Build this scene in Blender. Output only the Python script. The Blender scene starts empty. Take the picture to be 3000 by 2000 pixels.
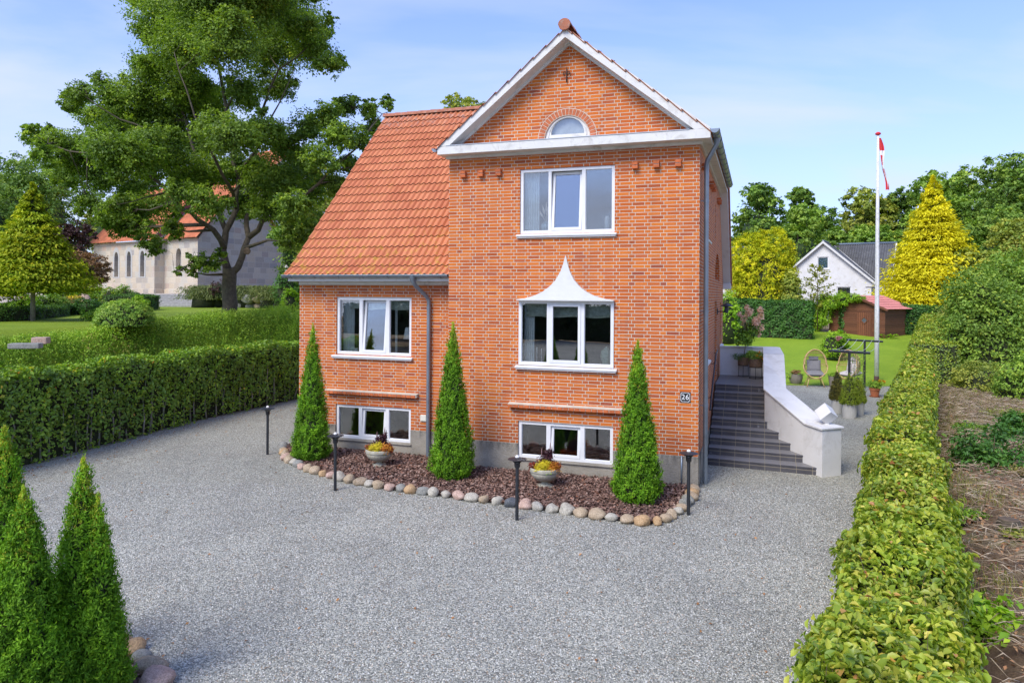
import bpy, math, random
import numpy as np
from mathutils import Vector, Matrix
from mathutils.geometry import tessellate_polygon
random.seed(7)
rng = np.random.default_rng(7)
scene = bpy.context.scene
COL = scene.collection
R = math.radians

# ---------------------------------------------------------------- camera, light, exposure
CAMH = 3.61
cam_d = bpy.data.cameras.new('camera')
cam = bpy.data.objects.new('camera', cam_d)
COL.objects.link(cam)
cam.matrix_world = Matrix.Translation((0, 0, CAMH)) @ Matrix.Rotation(R(90), 4, 'X') @ Matrix.Rotation(0.00607, 4, 'Z')
cam_d.sensor_width = 36.0
cam_d.lens = 2104.0 / 3000.0 * 36.0
cam_d.shift_y = -139.0 / 3000.0
cam_d.clip_end = 2000.0
cam_d.clip_start = 0.05
scene.camera = cam

SUN_EL, SUN_AZ = R(46), R(218)          # azimuth clockwise from +Y (where the camera looks)
world = bpy.data.worlds.new('World')
scene.world = world
world.use_nodes = True
wn = world.node_tree
for n in list(wn.nodes): wn.nodes.remove(n)
sky = wn.nodes.new('ShaderNodeTexSky')
sky.sky_type = 'NISHITA'
sky.sun_disc = False
sky.sun_elevation = SUN_EL
sky.sun_rotation = SUN_AZ
sky.air_density = 1.0
sky.dust_density = 1.0
sky.ozone_density = 1.6
tc = wn.nodes.new('ShaderNodeTexCoord')
sep = wn.nodes.new('ShaderNodeSeparateXYZ')
wn.links.new(tc.outputs['Generated'], sep.inputs[0])
def wmath(op, a, b=None):
    n = wn.nodes.new('ShaderNodeMath'); n.operation = op
    for i, v in enumerate((a, b)):
        if v is None: continue
        if isinstance(v, (int, float)): n.inputs[i].default_value = v
        else: wn.links.new(v, n.inputs[i])
    return n.outputs[0]
zz = wmath('ADD', wmath('MAXIMUM', sep.outputs['Z'], 0.0), 0.22)
cx = wmath('DIVIDE', sep.outputs['X'], zz)
cy = wmath('DIVIDE', sep.outputs['Y'], zz)
comb = wn.nodes.new('ShaderNodeCombineXYZ')
wn.links.new(wmath('MULTIPLY', cx, 0.55), comb.inputs[0])
wn.links.new(wmath('MULTIPLY', cy, 1.1), comb.inputs[1])
cn = wn.nodes.new('ShaderNodeTexNoise')
cn.inputs['Scale'].default_value = 1.25
cn.inputs['Detail'].default_value = 7.0
cn.inputs['Roughness'].default_value = 0.52
cn.inputs['Distortion'].default_value = 0.35
wn.links.new(comb.outputs[0], cn.inputs['Vector'])
cr = wn.nodes.new('ShaderNodeMapRange')
cr.inputs['From Min'].default_value = 0.43
cr.inputs['From Max'].default_value = 0.78
cr.inputs['To Min'].default_value = 0.0
cr.inputs['To Max'].default_value = 0.80
wn.links.new(cn.outputs['Fac'], cr.inputs['Value'])
hz = wn.nodes.new('ShaderNodeMapRange')      # thin milky veil towards the horizon
hz.interpolation_type = 'SMOOTHSTEP'
hz.inputs['From Min'].default_value = 0.0
hz.inputs['From Max'].default_value = 0.55
hz.inputs['To Min'].default_value = 0.60
hz.inputs['To Max'].default_value = 0.06
wn.links.new(sep.outputs['Z'], hz.inputs['Value'])
cf = wmath('MINIMUM', wmath('ADD', cr.outputs[0], hz.outputs[0]), 0.9)
wmix = wn.nodes.new('ShaderNodeMix'); wmix.data_type = 'RGBA'
wn.links.new(cf, wmix.inputs['Factor'])
tint = wn.nodes.new('ShaderNodeMix'); tint.data_type = 'RGBA'; tint.blend_type = 'MULTIPLY'
tint.inputs['Factor'].default_value = 1.0
tint.inputs['B'].default_value = (.76, .96, 1.5, 1)
wn.links.new(sky.outputs[0], tint.inputs['A'])
wn.links.new(tint.outputs['Result'], wmix.inputs['A'])
wmix.inputs['B'].default_value = (3.8, 4.2, 5.5, 1)
bg = wn.nodes.new('ShaderNodeBackground')
bg.inputs['Strength'].default_value = 0.125
wn.links.new(wmix.outputs['Result'], bg.inputs['Color'])
wo = wn.nodes.new('ShaderNodeOutputWorld')
wn.links.new(bg.outputs[0], wo.inputs['Surface'])

sun_d = bpy.data.lights.new('sun', 'SUN')
sun_d.energy = 2.2
sun_d.angle = R(28)
sun_d.color = (1.0, 0.93, 0.80)
sun = bpy.data.objects.new('sun', sun_d)
COL.objects.link(sun)
sdir = Vector((math.sin(SUN_AZ) * math.cos(SUN_EL), math.cos(SUN_AZ) * math.cos(SUN_EL), math.sin(SUN_EL)))
sun.rotation_euler = sdir.to_track_quat('Z', 'Y').to_euler()
sun.location = sdir * 60
vs = scene.view_settings
vs.view_transform = 'Standard'
vs.look = 'None'
vs.exposure = 0.72
vs.gamma = 1.0
scene.cycles.use_denoising = True
scene.cycles.max_bounces = 8
scene.cycles.transparent_max_bounces = 12

# ---------------------------------------------------------------- frames
YAW = 0.332
HC = Vector((3.493, 13.404, 0.0))
def W(x, y, z=0.0):
    """house-local -> world"""
    return Vector((HC.x + x * math.cos(YAW) + y * math.sin(YAW), HC.y - x * math.sin(YAW) + y * math.cos(YAW), z))

def sstep(a, b, v):
    t = np.clip((np.asarray(v, float) - a) / (b - a), 0, 1)
    return t * t * (3 - 2 * t)
HR = [(-.7, 1.0), (1.25, 3.3), (2.41, 5.3), (4.10, 8.2), (5.42, 10.75), (7.0, 13.6), (9.0, 16.9), (11.2, 20.6), (14.2, 25.8), (15.6, 28.2)]   # left top edge of the right-hand hedge
HEDGE_L = [(-13.6, 3.0), (-11.9, 8.0), (-10.0, 14.4), (-9.45, 16.8), (-8.75, 20.0), (-7.35, 23.6), (-6.4, 26.0)]
_hy = np.array([p[1] for p in HEDGE_L]); _hx = np.array([p[0] for p in HEDGE_L])
def xh(Y):
    Y = np.asarray(Y, float)
    return np.where(Y > 26.0, -6.4 + 0.33 * (Y - 26.0), np.interp(Y, _hy, _hx))
def H(X, Y):
    """terrain height"""
    X = np.asarray(X, float); Y = np.asarray(Y, float)
    d = xh(Y) - X
    bank = 2.62 * sstep(0.9, 3.0, d) * sstep(3.0, 9.0, Y)
    far = 0.85 * sstep(49.5, 52.5, Y + 0.3 * (X + 22)) * sstep(0.5, 4, d)
    right = np.clip(0.086 * (Y - 29.4), 0, 1.6) * sstep(-2, 6, X - xh(Y))
    nb_ = .45 * sstep(.85, 1.5, X - np.interp(Y, [p[1] for p in HR], [p[0] for p in HR])) * sstep(31, 26, Y) * (Y > 2)
    hill = 7.0 * sstep(70, 160, Y)
    return bank + far + right + hill + nb_
def h(x, y): return float(H(x, y))

# ---------------------------------------------------------------- object helpers
def tag(o, label=None, cat=None, group=None, kind=None):
    if label: o['label'] = label
    if cat: o['category'] = cat
    if group: o['group'] = group
    if kind: o['kind'] = kind
    return o
def empty(name, loc=(0, 0, 0), rz=0.0, label=None, cat=None, group=None):
    o = bpy.data.objects.new(name, None)
    o.empty_display_size = 0.2
    o.location = loc; o.rotation_euler = (0, 0, rz)
    COL.objects.link(o)
    return tag(o, label, cat, group)
def link(name, me, mat, parent=None, loc=None):
    if mat is not None:
        for m in (mat if isinstance(mat, (list, tuple)) else [mat]): me.materials.append(m)
    o = bpy.data.objects.new(name, me)
    COL.objects.link(o)
    if parent: o.parent = parent
    if loc is not None: o.location = loc
    return o
def copy_tree(o, parent=None):
    c = o.copy(); COL.objects.link(c)
    if parent: c.parent = parent
    for ch in list(o.children): copy_tree(ch, c)
    return c

class MB:
    def __init__(s): s.v = []; s.f = []
    def add(s, vs, fs):
        b = len(s.v); s.v += [tuple(p) for p in vs]; s.f += [tuple(b + i for i in f) for f in fs]; return s
    def box(s, x0, x1, y0, y1, z0, z1):
        return s.add([(x0,y0,z0),(x1,y0,z0),(x1,y1,z0),(x0,y1,z0),(x0,y0,z1),(x1,y0,z1),(x1,y1,z1),(x0,y1,z1)],
                     [(0,3,2,1),(4,5,6,7),(0,1,5,4),(1,2,6,5),(2,3,7,6),(3,0,4,7)])
    def hexa(s, b, t):
        """bottom 4, top 4 points"""
        return s.add(list(b) + list(t), [(0,3,2,1),(4,5,6,7),(0,1,5,4),(1,2,6,5),(2,3,7,6),(3,0,4,7)])
    def tube(s, path, r, n=10, cap=True):
        path = [Vector(p) for p in path]
        rs = r if isinstance(r, (list, tuple)) else [r] * len(path)
        b = len(s.v); prev = None
        for i, p in enumerate(path):
            if i == 0: d = path[1] - p
            elif i == len(path) - 1: d = p - path[-2]
            else: d = (path[i+1] - p).normalized() + (p - path[i-1]).normalized()
            if d.length < 1e-9: d = Vector((0, 0, 1))
            d.normalize()
            if prev is None:
                a = Vector((0, 0, 1)) if abs(d.z) < 0.9 else Vector((1, 0, 0))
                u = d.cross(a).normalized()
            else:
                u = prev - d * prev.dot(d)
                if u.length < 1e-6: u = d.orthogonal()
                u.normalize()
            prev = u; w = d.cross(u)
            for k in range(n):
                t = 2 * math.pi * k / n
                s.v.append(tuple(p + (u * math.cos(t) + w * math.sin(t)) * rs[i]))
        for i in range(len(path) - 1):
            for k in range(n):
                a = b + i * n + k; c = b + i * n + (k + 1) % n
                s.f.append((a, c, c + n, a + n))
        if cap:
            s.f.append(tuple(b + k for k in range(n))[::-1])
            e = b + (len(path) - 1) * n
            s.f.append(tuple(e + k for k in range(n)))
        return s
    def lathe(s, prof, c=(0, 0, 0), n=24, flute=0.0, nf=0):
        b = len(s.v)
        for (r, z) in prof:
            for k in range(n):
                t = 2 * math.pi * k / n
                rr = r
                s.v.append((c[0] + rr * math.cos(t), c[1] + rr * math.sin(t), c[2] + z))
        for i in range(len(prof) - 1):
            for k in range(n):
                a = b + i * n + k; d = b + i * n + (k + 1) % n
                s.f.append((a, d, d + n, a + n))
        s.f.append(tuple(b + k for k in range(n))[::-1])
        e = b + (len(prof) - 1) * n
        s.f.append(tuple(e + k for k in range(n)))
        return s
    def poly(s, loops, fn):
        """2D loops (first = outline, others = holes) tessellated; fn(u,v)->3D"""
        L = [[Vector((p[0], p[1], 0)) for p in lp] for lp in loops]
        tris = tessellate_polygon(L)
        flat = [p for lp in loops for p in lp]
        return s.add([fn(*p) for p in flat], tris)
    def prism(s, pts, fn0, fn1):
        """2D outline extruded between fn0 and fn1 (fn(u,v)->3D)"""
        n = len(pts)
        tris = tessellate_polygon([[Vector((p[0], p[1], 0)) for p in pts]])
        b = len(s.v)
        s.v += [tuple(fn0(*p)) for p in pts] + [tuple(fn1(*p)) for p in pts]
        for t in tris:
            s.f.append((b + t[0], b + t[1], b + t[2])); s.f.append((b + n + t[2], b + n + t[1], b + n + t[0]))
        for i in range(n):
            j = (i + 1) % n
            s.f.append((b + i, b + j, b + n + j, b + n + i))
        return s
    def build(s, name, mat, parent=None, smooth=False, bevel=0.0, loc=None, autosmooth=False):
        me = bpy.data.meshes.new(name)
        me.from_pydata(s.v, [], s.f)
        me.validate()
        import bmesh
        bm = bmesh.new(); bm.from_mesh(me)
        bmesh.ops.recalc_face_normals(bm, faces=bm.faces)
        if bevel > 0:
            ed = [e for e in bm.edges if len(e.link_faces) == 2 and e.calc_face_angle(0) > 0.5]
            bmesh.ops.bevel(bm, geom=ed, offset=bevel, segments=2, profile=0.6, affect='EDGES')
        bm.to_mesh(me); bm.free()
        if smooth:
            me.polygons.foreach_set('use_smooth', [True] * len(me.polygons))
            if autosmooth:
                try: me.set_sharp_from_angle(angle=R(40))
                except Exception: pass
        return link(name, me, mat, parent, loc)

# fast raw mesh from numpy arrays (tris)
def npmesh(name, V, T, mat, parent=None, rnd=None, smooth=False, loc=None):
    me = bpy.data.meshes.new(name)
    nv, nt = len(V), len(T)
    me.vertices.add(nv); me.vertices.foreach_set('co', np.ascontiguousarray(V, np.float32).ravel())
    me.loops.add(nt * 3); me.loops.foreach_set('vertex_index', np.ascontiguousarray(T, np.int32).ravel())
    me.polygons.add(nt)
    me.polygons.foreach_set('loop_start', np.arange(0, nt * 3, 3, dtype=np.int32))
    if smooth: me.polygons.foreach_set('use_smooth', np.ones(nt, bool))
    if rnd is not None:
        a = me.attributes.new('rnd', 'FLOAT', 'FACE')
        a.data.foreach_set('value', np.ascontiguousarray(rnd, np.float32))
    me.update(calc_edges=True)
    return link(name, me, mat, parent, loc)

def unit(a): return a / np.maximum(np.linalg.norm(a, axis=1, keepdims=True), 1e-9)
def leaves(name, P, N, size, mat, parent=None, aspect=0.55, fold=0.25, tip=None, tipj=0.6, lobed=False, oval=False, rnd=None, loc=None, rnd_clump=None):
    """one folded leaf per point: P positions, N normals, tip = preferred tip direction"""
    n = len(P); P = np.asarray(P, float); N = unit(np.asarray(N, float))
    size = np.broadcast_to(size, (n,)) * (rng.uniform(0.5, 1.3, n) if oval else rng.uniform(0.7, 1.25, n))
    t = rng.normal(size=(n, 3))
    if tip is not None: t = unit(t) * tipj + np.asarray(tip, float)
    t = t - N * np.sum(t * N, 1, keepdims=True); t = unit(t)
    w = np.cross(N, t)
    s = size[:, None]; a = aspect
    if lobed:   # 3-lobed leaf of 4 triangles
        off = [(0, 0, 0), (-.62*a*1.6, .42, .1), (-.22, .62, 0), (0, 1.0, -.12), (.22, .62, 0), (.62*a*1.6, .42, .1), (0, .45, 0)]
        V = np.stack([P + s * (w * o[0] + t * (o[1] - .4) + N * o[2] * fold * 2) for o in off], 1).reshape(-1, 3)
        tri = np.array([(0, 6, 1), (0, 5, 6), (1, 6, 2), (6, 5, 4), (2, 6, 3), (6, 4, 3)])
        k = 7
    elif oval:  # pointed oval leaf folded along its midrib
        off = [(0, -.5, 0), (-.42*a, -.22, fold*a*.8), (-.46*a, .10, fold*a), (-.20*a, .36, fold*a*.3), (0, .52, -.12), (.20*a, .36, fold*a*.3), (.46*a, .10, fold*a), (.42*a, -.22, fold*a*.8), (0, .05, -.03)]
        V = np.stack([P + s * (w * o[0] + t * o[1] + N * o[2]) for o in off], 1).reshape(-1, 3)
        tri = np.array([(0, 8, 1), (1, 8, 2), (2, 8, 3), (3, 8, 4), (0, 7, 8), (7, 6, 8), (6, 5, 8), (5, 4, 8)]); k = 9
    else:
        off = [(0, -.5, 0), (-.5*a, -.02, fold*a), (0, .5, -.1), (.5*a, -.02, fold*a)]
        V = np.stack([P + s * (w * o[0] + t * o[1] + N * o[2]) for o in off], 1).reshape(-1, 3)
        tri = np.array([(0, 2, 1), (0, 3, 2)]); k = 4
    T = (np.arange(n)[:, None, None] * k + tri[None]).reshape(-1, 3)
    r = rng.random(n) if rnd is None else rnd
    return npmesh(name, V, T, mat, parent, np.repeat(r, len(tri)), loc=loc)

# ---------------------------------------------------------------- materials
def newmat(name):
    m = bpy.data.materials.new(name); m.use_nodes = True
    nt = m.node_tree
    for n in list(nt.nodes): nt.nodes.remove(n)
    out = nt.nodes.new('ShaderNodeOutputMaterial')
    p = nt.nodes.new('ShaderNodeBsdfPrincipled')
    nt.links.new(p.outputs[0], out.inputs[0])
    return m, nt, p, out
class NT:
    def __init__(s, nt): s.nt = nt
    def n(s, t, **kw):
        x = s.nt.nodes.new(t)
        for k, v in kw.items(): setattr(x, k, v)
        return x
    def set(s, sock, v):
        if v is None: return
        if isinstance(v, bpy.types.NodeSocket): s.nt.links.new(v, sock)
        else:
            if isinstance(v, (tuple, list)) and len(v) == 3 and sock.type == 'RGBA': v = (*v, 1)
            sock.default_value = v
    def m(s, op, a, b=None, c=None):
        x = s.n('ShaderNodeMath', operation=op)
        for i, v in enumerate((a, b, c)): s.set(x.inputs[i], v)
        return x.outputs[0]
    def noise(s, scale, vec=None, detail=4, rough=.55, dist=0, out='Fac'):
        x = s.n('ShaderNodeTexNoise')
        s.set(x.inputs['Scale'], scale); s.set(x.inputs['Detail'], detail); s.set(x.inputs['Roughness'], rough); s.set(x.inputs['Distortion'], dist)
        if vec is not None: s.set(x.inputs['Vector'], vec)
        return x.outputs[out]
    def vor(s, scale, vec=None, feature='F1', out='Color', rand=1.0):
        x = s.n('ShaderNodeTexVoronoi', feature=feature)
        s.set(x.inputs['Scale'], scale); s.set(x.inputs['Randomness'], rand)
        if vec is not None: s.set(x.inputs['Vector'], vec)
        return x.outputs[out]
    def ramp(s, fac, stops, interp='LINEAR'):
        x = s.n('ShaderNodeValToRGB'); x.color_ramp.interpolation = interp
        el = x.color_ramp.elements
        while len(el) < len(stops): el.new(0.5)
        for e, (p, c) in zip(el, stops): e.position = p; e.color = (*c, 1) if len(c) == 3 else c
        s.set(x.inputs[0], fac); return x.outputs[0]
    def mix(s, f, a, b, mode='MIX'):
        x = s.n('ShaderNodeMix', data_type='RGBA', blend_type=mode)
        s.set(x.inputs['Factor'], f); s.set(x.inputs['A'], a); s.set(x.inputs['B'], b)
        return x.outputs['Result']
    def mr(s, v, a, b, c, d):
        x = s.n('ShaderNodeMapRange')
        for i, q in enumerate((v, a, b, c, d)): s.set(x.inputs[i], q)
        return x.outputs[0]
    def obj(s, out='Object'): return s.n('ShaderNodeTexCoord').outputs[out]
    def pos(s): return s.n('ShaderNodeNewGeometry').outputs['Position']
    def xyz(s, v):
        x = s.n('ShaderNodeSeparateXYZ'); s.set(x.inputs[0], v); return x.outputs
    def cxyz(s, a, b, c):
        x = s.n('ShaderNodeCombineXYZ')
        for i, q in enumerate((a, b, c)): s.set(x.inputs[i], q)
        return x.outputs[0]
    def scale(s, v, k):
        x = s.n('ShaderNodeVectorMath', operation='MULTIPLY'); s.set(x.inputs[0], v); s.set(x.inputs[1], k); return x.outputs[0]
    def bump(s, hgt, strength=.5, dist=.01):
        x = s.n('ShaderNodeBump'); s.set(x.inputs['Height'], hgt); s.set(x.inputs['Strength'], strength); s.set(x.inputs['Distance'], dist)
        return x.outputs[0]
def plain(name, col, rough=.6, metal=0.0, var=.12, vs_=6.0, bump=0.0, bs=40, dirt=None, spec=None):
    """a plain surface with mottling and a little bump"""
    m, nt, p, o = newmat(name); k = NT(nt); v = k.obj()
    f = k.noise(vs_, v, 5, .6)
    lo = tuple(c * (1 - var) for c in col); hi = tuple(min(1, c * (1 + var)) for c in col)
    c = k.ramp(f, [(.3, lo), (.7, hi)])
    if dirt:
        d = k.mr(k.noise(dirt[1], v, 8, .7, .6), .52, .72, 0, dirt[2]); c = k.mix(d, c, dirt[0])
    k.set(p.inputs['Base Color'], c); k.set(p.inputs['Roughness'], rough); k.set(p.inputs['Metallic'], metal)
    if spec is not None: k.set(p.inputs['Specular IOR Level'], spec)
    if bump: k.set(p.inputs['Normal'], k.bump(k.noise(bs, v, 4, .6), bump, .01))
    return m
def foliage(name, stops, trans=.3, rough=.5, patch=1.2, pv=.35, spec=.35):
    m, nt, p, o = newmat(name); k = NT(nt)
    at = k.n('ShaderNodeAttribute', attribute_name='rnd')
    c = k.ramp(at.outputs['Fac'], stops)
    f = k.noise(patch, k.pos(), 3, .6)
    c = k.mix(1.0, c, k.ramp(f, [(.3, (1 - pv,) * 3), (.7, (1 + pv * .7, 1 + pv * .6, 1 + pv * .2))]), 'MULTIPLY')
    k.set(p.inputs['Base Color'], c); k.set(p.inputs['Roughness'], rough); k.set(p.inputs['Specular IOR Level'], spec)
    t = k.n('ShaderNodeBsdfTranslucent')
    k.set(t.inputs['Color'], k.mix(1.0, c, (1.5, 1.6, .6), 'MULTIPLY'))
    ms = k.n('ShaderNodeMixShader'); k.set(ms.inputs[0], trans)
    nt.links.new(p.outputs[0], ms.inputs[1]); nt.links.new(t.outputs[0], ms.inputs[2]); nt.links.new(ms.outputs[0], o.inputs[0])
    return m

def brick_mat(name, hue=1.0):
    m, nt, p, o = newmat(name); k = NT(nt)
    v = k.obj(); x, y, z = k.xyz(v)
    nx, ny, nz = k.xyz(k.obj('Normal'))
    side = k.m('GREATER_THAN', k.m('ABSOLUTE', nx), .6)
    u = k.m('ADD', k.m('MULTIPLY', x, k.m('SUBTRACT', 1.0, side)), k.m('MULTIPLY', y, side))
    u = k.m('ADD', u, 120.0)
    C_ = .06667
    zc = k.m('DIVIDE', k.m('ADD', z, 10 - .585 + .0), C_)     # brick base at z = .585
    row = k.m('FLOOR', zc); fz = k.m('FRACT', zc)
    odd = k.m('MODULO', row, 2.0)
    uu = k.m('DIVIDE', k.m('ADD', u, k.m('MULTIPLY', odd, .3)), .6)
    rep = k.m('FLOOR', uu); mm = k.m('MULTIPLY', k.m('FRACT', uu), .6)
    g1 = k.m('GREATER_THAN', mm, .24); g2 = k.m('GREATER_THAN', mm, .48)
    bid = k.m('ADD', k.m('MULTIPLY', rep, 3.0), k.m('ADD', g1, g2))
    d = k.m('MINIMUM', k.m('MINIMUM', mm, k.m('SUBTRACT', .6, mm)), k.m('MINIMUM', k.m('ABSOLUTE', k.m('SUBTRACT', mm, .24)), k.m('ABSOLUTE', k.m('SUBTRACT', mm, .48))))
    dz = k.m('MULTIPLY', k.m('MINIMUM', fz, k.m('SUBTRACT', 1.0, fz)), C_)
    wob = k.m('MULTIPLY', k.m('SUBTRACT', k.noise(9, v, 3), .5), .003)
    dd = k.m('ADD', k.m('MINIMUM', d, dz), wob)
    brick = k.mr(dd, .0042, .0070, 0, 1)
    wnz = k.n('ShaderNodeTexWhiteNoise', noise_dimensions='3D')
    k.set(wnz.inputs['Vector'], k.cxyz(bid, row, side))
    col = k.ramp(wnz.outputs['Value'], [(0, (.38, .080, .022)), (.1, (.50, .112, .022)), (.5, (.585, .142, .024)), (.85, (.66, .185, .028)), (.96, (.54, .13, .035)), (1, (.32, .075, .035))])
    # weathering: large-scale darker/browner areas and fine spots
    pat = k.noise(.7, v, 5, .65, .4)
    col = k.mix(k.mr(pat, .45, .75, 0, .5), col, (.38, .105, .045))
    streak = k.mr(k.noise(2.6, k.cxyz(k.m('MULTIPLY', x, 1.6), k.m('MULTIPLY', y, 1.6), k.m('MULTIPLY', z, .22)), 6, .7), .52, .74, 0, .42)
    splash = k.m('MULTIPLY', k.mr(z, .55, 1.25, .55, 0), k.mr(k.noise(3.5, v, 6, .7), .35, .65, .2, 1))
    col = k.mix(k.m('MAXIMUM', streak, splash), col, (.25, .085, .045))
    fine = k.noise(55, v, 4, .7)
    col = k.mix(1.0, col, k.ramp(fine, [(.25, (.72,) * 3), (.6, (1.08,) * 3)]), 'MULTIPLY')
    mort = k.ramp(k.noise(3, v, 5, .6), [(.3, (.47, .42, .33)), (.7, (.63, .57, .45))])
    c = k.mix(brick, mort, col)
    k.set(p.inputs['Base Color'], c); k.set(p.inputs['Roughness'], .85); k.set(p.inputs['Specular IOR Level'], .25)
    hgt = k.m('ADD', brick, k.m('MULTIPLY', fine, .3))
    k.set(p.inputs['Normal'], k.bump(hgt, .7, .004))
    return m

M = {}
M['brick'] = brick_mat('brick')
def brick_trim():
    m, nt, p, o = newmat('brick_trim'); k = NT(nt); v = k.obj()
    c = k.ramp(k.n('ShaderNodeAttribute', attribute_name='rnd').outputs['Fac'], [(0, (.30, .07, .03)), (.5, (.52, .125, .035)), (1, (.64, .19, .05))])
    c = k.mix(1, c, k.ramp(k.noise(40, v, 4, .7), [(.3, (.75,) * 3), (.7, (1.1,) * 3)]), 'MULTIPLY')
    k.set(p.inputs['Base Color'], c); k.set(p.inputs['Roughness'], .85)
    k.set(p.inputs['Normal'], k.bump(k.noise(60, v, 4), .4, .003)); return m
M['brick_trim'] = plain('brick_single', (.50, .13, .04), .85, var=.35, vs_=5, bump=.4, bs=60)
M['brick_arch'] = plain('brick_arch', (.46, .13, .05), .85, var=.3, vs_=9, bump=.4, bs=60)
M['mortar'] = plain('mortar', (.55, .50, .40), .9, var=.15, bump=.3)
def plinth_mat():
    m, nt, p, o = newmat('cement_plinth'); k = NT(nt); v = k.obj()
    c = k.ramp(k.noise(2.2, v, 6, .65), [(.3, (.26, .235, .19)), (.7, (.40, .36, .29))])
    x, y, z = k.xyz(v)
    st = k.m('MULTIPLY', k.mr(z, .36, .58, 0, 1), k.mr(k.noise(3.2, k.cxyz(k.m('MULTIPLY', x, 2), y, k.m('MULTIPLY', z, .5)), 6, .7), .40, .62, 0, .8))
    c = k.mix(st, c, (.07, .065, .055))     # algae streaks along the top edge
    g = k.mr(k.m('MULTIPLY', z, -1), -.16, -.02, 0, .35)
    c = k.mix(g, c, (.15, .14, .10))
    k.set(p.inputs['Base Color'], c); k.set(p.inputs['Roughness'], .92)
    k.set(p.inputs['Normal'], k.bump(k.noise(35, v, 6, .7), 1.0, .02)); return m
M['plinth'] = plinth_mat()
M['white_wood'] = plain('white_painted_wood', (.66, .65, .61), .55, var=.07, vs_=3, bump=.15, bs=12, dirt=((.36, .34, .29), 3.0, .75))
M['white_frame'] = plain('white_window_frame', (.74, .74, .73), .35, var=.03, dirt=((.55, .55, .52), 4, .25))
M['white_render'] = plain('white_render', (.68, .67, .65), .8, var=.06, vs_=1.6, bump=.5, bs=25, dirt=((.42, .39, .34), 2.2, .6))
M['white_metal'] = plain('white_metal', (.70, .69, .66), .4, var=.05, dirt=((.55, .53, .48), 5, .3))
M['zinc'] = plain('zinc', (.24, .28, .32), .38, .55, var=.15, vs_=3)
M['zinc_light'] = plain('zinc_flashing', (.50, .53, .55), .4, .4, var=.12, vs_=4)
M['black_metal'] = plain('black_metal', (.022, .024, .028), .45, 0, var=.2)
M['dark_iron'] = plain('rusty_iron', (.07, .035, .025), .8, 0, var=.3, vs_=20)
M['cream_plastic'] = plain('cream_plastic', (.72, .68, .56), .5, var=.04)
def glass_mat(name='window_glass', refl=.10, tint=(.93, .95, .945)):
    m, nt, p, o = newmat(name); k = NT(nt); nt.nodes.remove(p)
    g = k.n('ShaderNodeBsdfGlossy'); k.set(g.inputs['Roughness'], .005); k.set(g.inputs['Color'], (1, 1, 1))
    t = k.n('ShaderNodeBsdfTransparent'); k.set(t.inputs['Color'], tint)
    lw = k.n('ShaderNodeFresnel'); k.set(lw.inputs['IOR'], 1.5)
    f = k.m('MINIMUM', k.m('ADD', k.m('MULTIPLY', lw.outputs[0], 1.6), refl), 1.0)
    k.set(g.inputs['Normal'], k.bump(k.noise(1.5, k.obj(), 1), .03, .02))
    ms = k.n('ShaderNodeMixShader'); k.set(ms.inputs[0], f)
    nt.links.new(t.outputs[0], ms.inputs[1]); nt.links.new(g.outputs[0], ms.inputs[2]); nt.links.new(ms.outputs[0], o.inputs[0])
    return m
M['glass'] = glass_mat()
M['frosted'] = plain('frosted_glass', (.30, .33, .35), .25, 0, var=.25, vs_=3)
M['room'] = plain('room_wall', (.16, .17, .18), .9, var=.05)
M['curtain'] = plain('curtain_cloth', (.74, .80, .79), .9, var=.12, vs_=8)
M['blind'] = plain('blind_cloth', (.42, .48, .40), .9, var=.25, vs_=14)
def tile_mat():
    m, nt, p, o = newmat('clay_roof_tile'); k = NT(nt); v = k.obj()
    at = k.n('ShaderNodeAttribute', attribute_name='rnd')
    c = k.ramp(at.outputs['Fac'], [(0, (.09, .035, .02)), (.03, (.09, .035, .02)), (.05, (.50, .155, .065)), (.5, (.55, .185, .08)), (1, (.60, .215, .095))])  # darkest stops: tile front edges, algae plus painted row shadow
    c = k.mix(1, c, k.ramp(k.noise(30, v, 5, .7), [(.25, (.78,) * 3), (.65, (1.08,) * 3)]), 'MULTIPLY')
    x, y, z = k.xyz(v)
    li = k.m('MULTIPLY', k.mr(k.noise(6, v, 7, .7, .5), .52, .64, 0, 1), k.mr(z, 5.3, 4.0, .12, .95))
    c = k.mix(li, c, (.50, .34, .03))              # yellow lichen low on the slope
    gr = k.m('MULTIPLY', k.mr(k.noise(8, v, 7, .7), .5, .62, 0, 1), k.mr(z, 8.0, 8.7, 0, .65))
    c = k.mix(gr, c, (.42, .36, .32))              # grey lichen below the ridge
    k.set(p.inputs['Base Color'], c); k.set(p.inputs['Roughness'], .75)
    k.set(p.inputs['Normal'], k.bump(k.noise(50, v, 4), .25, .004)); return m
M['tile'] = tile_mat()
M['ridge_tile'] = plain('weathered_ridge_tile', (.36, .13, .07), .85, var=.25, vs_=6, bump=.4, dirt=((.40, .36, .30), 9, .7))
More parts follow.
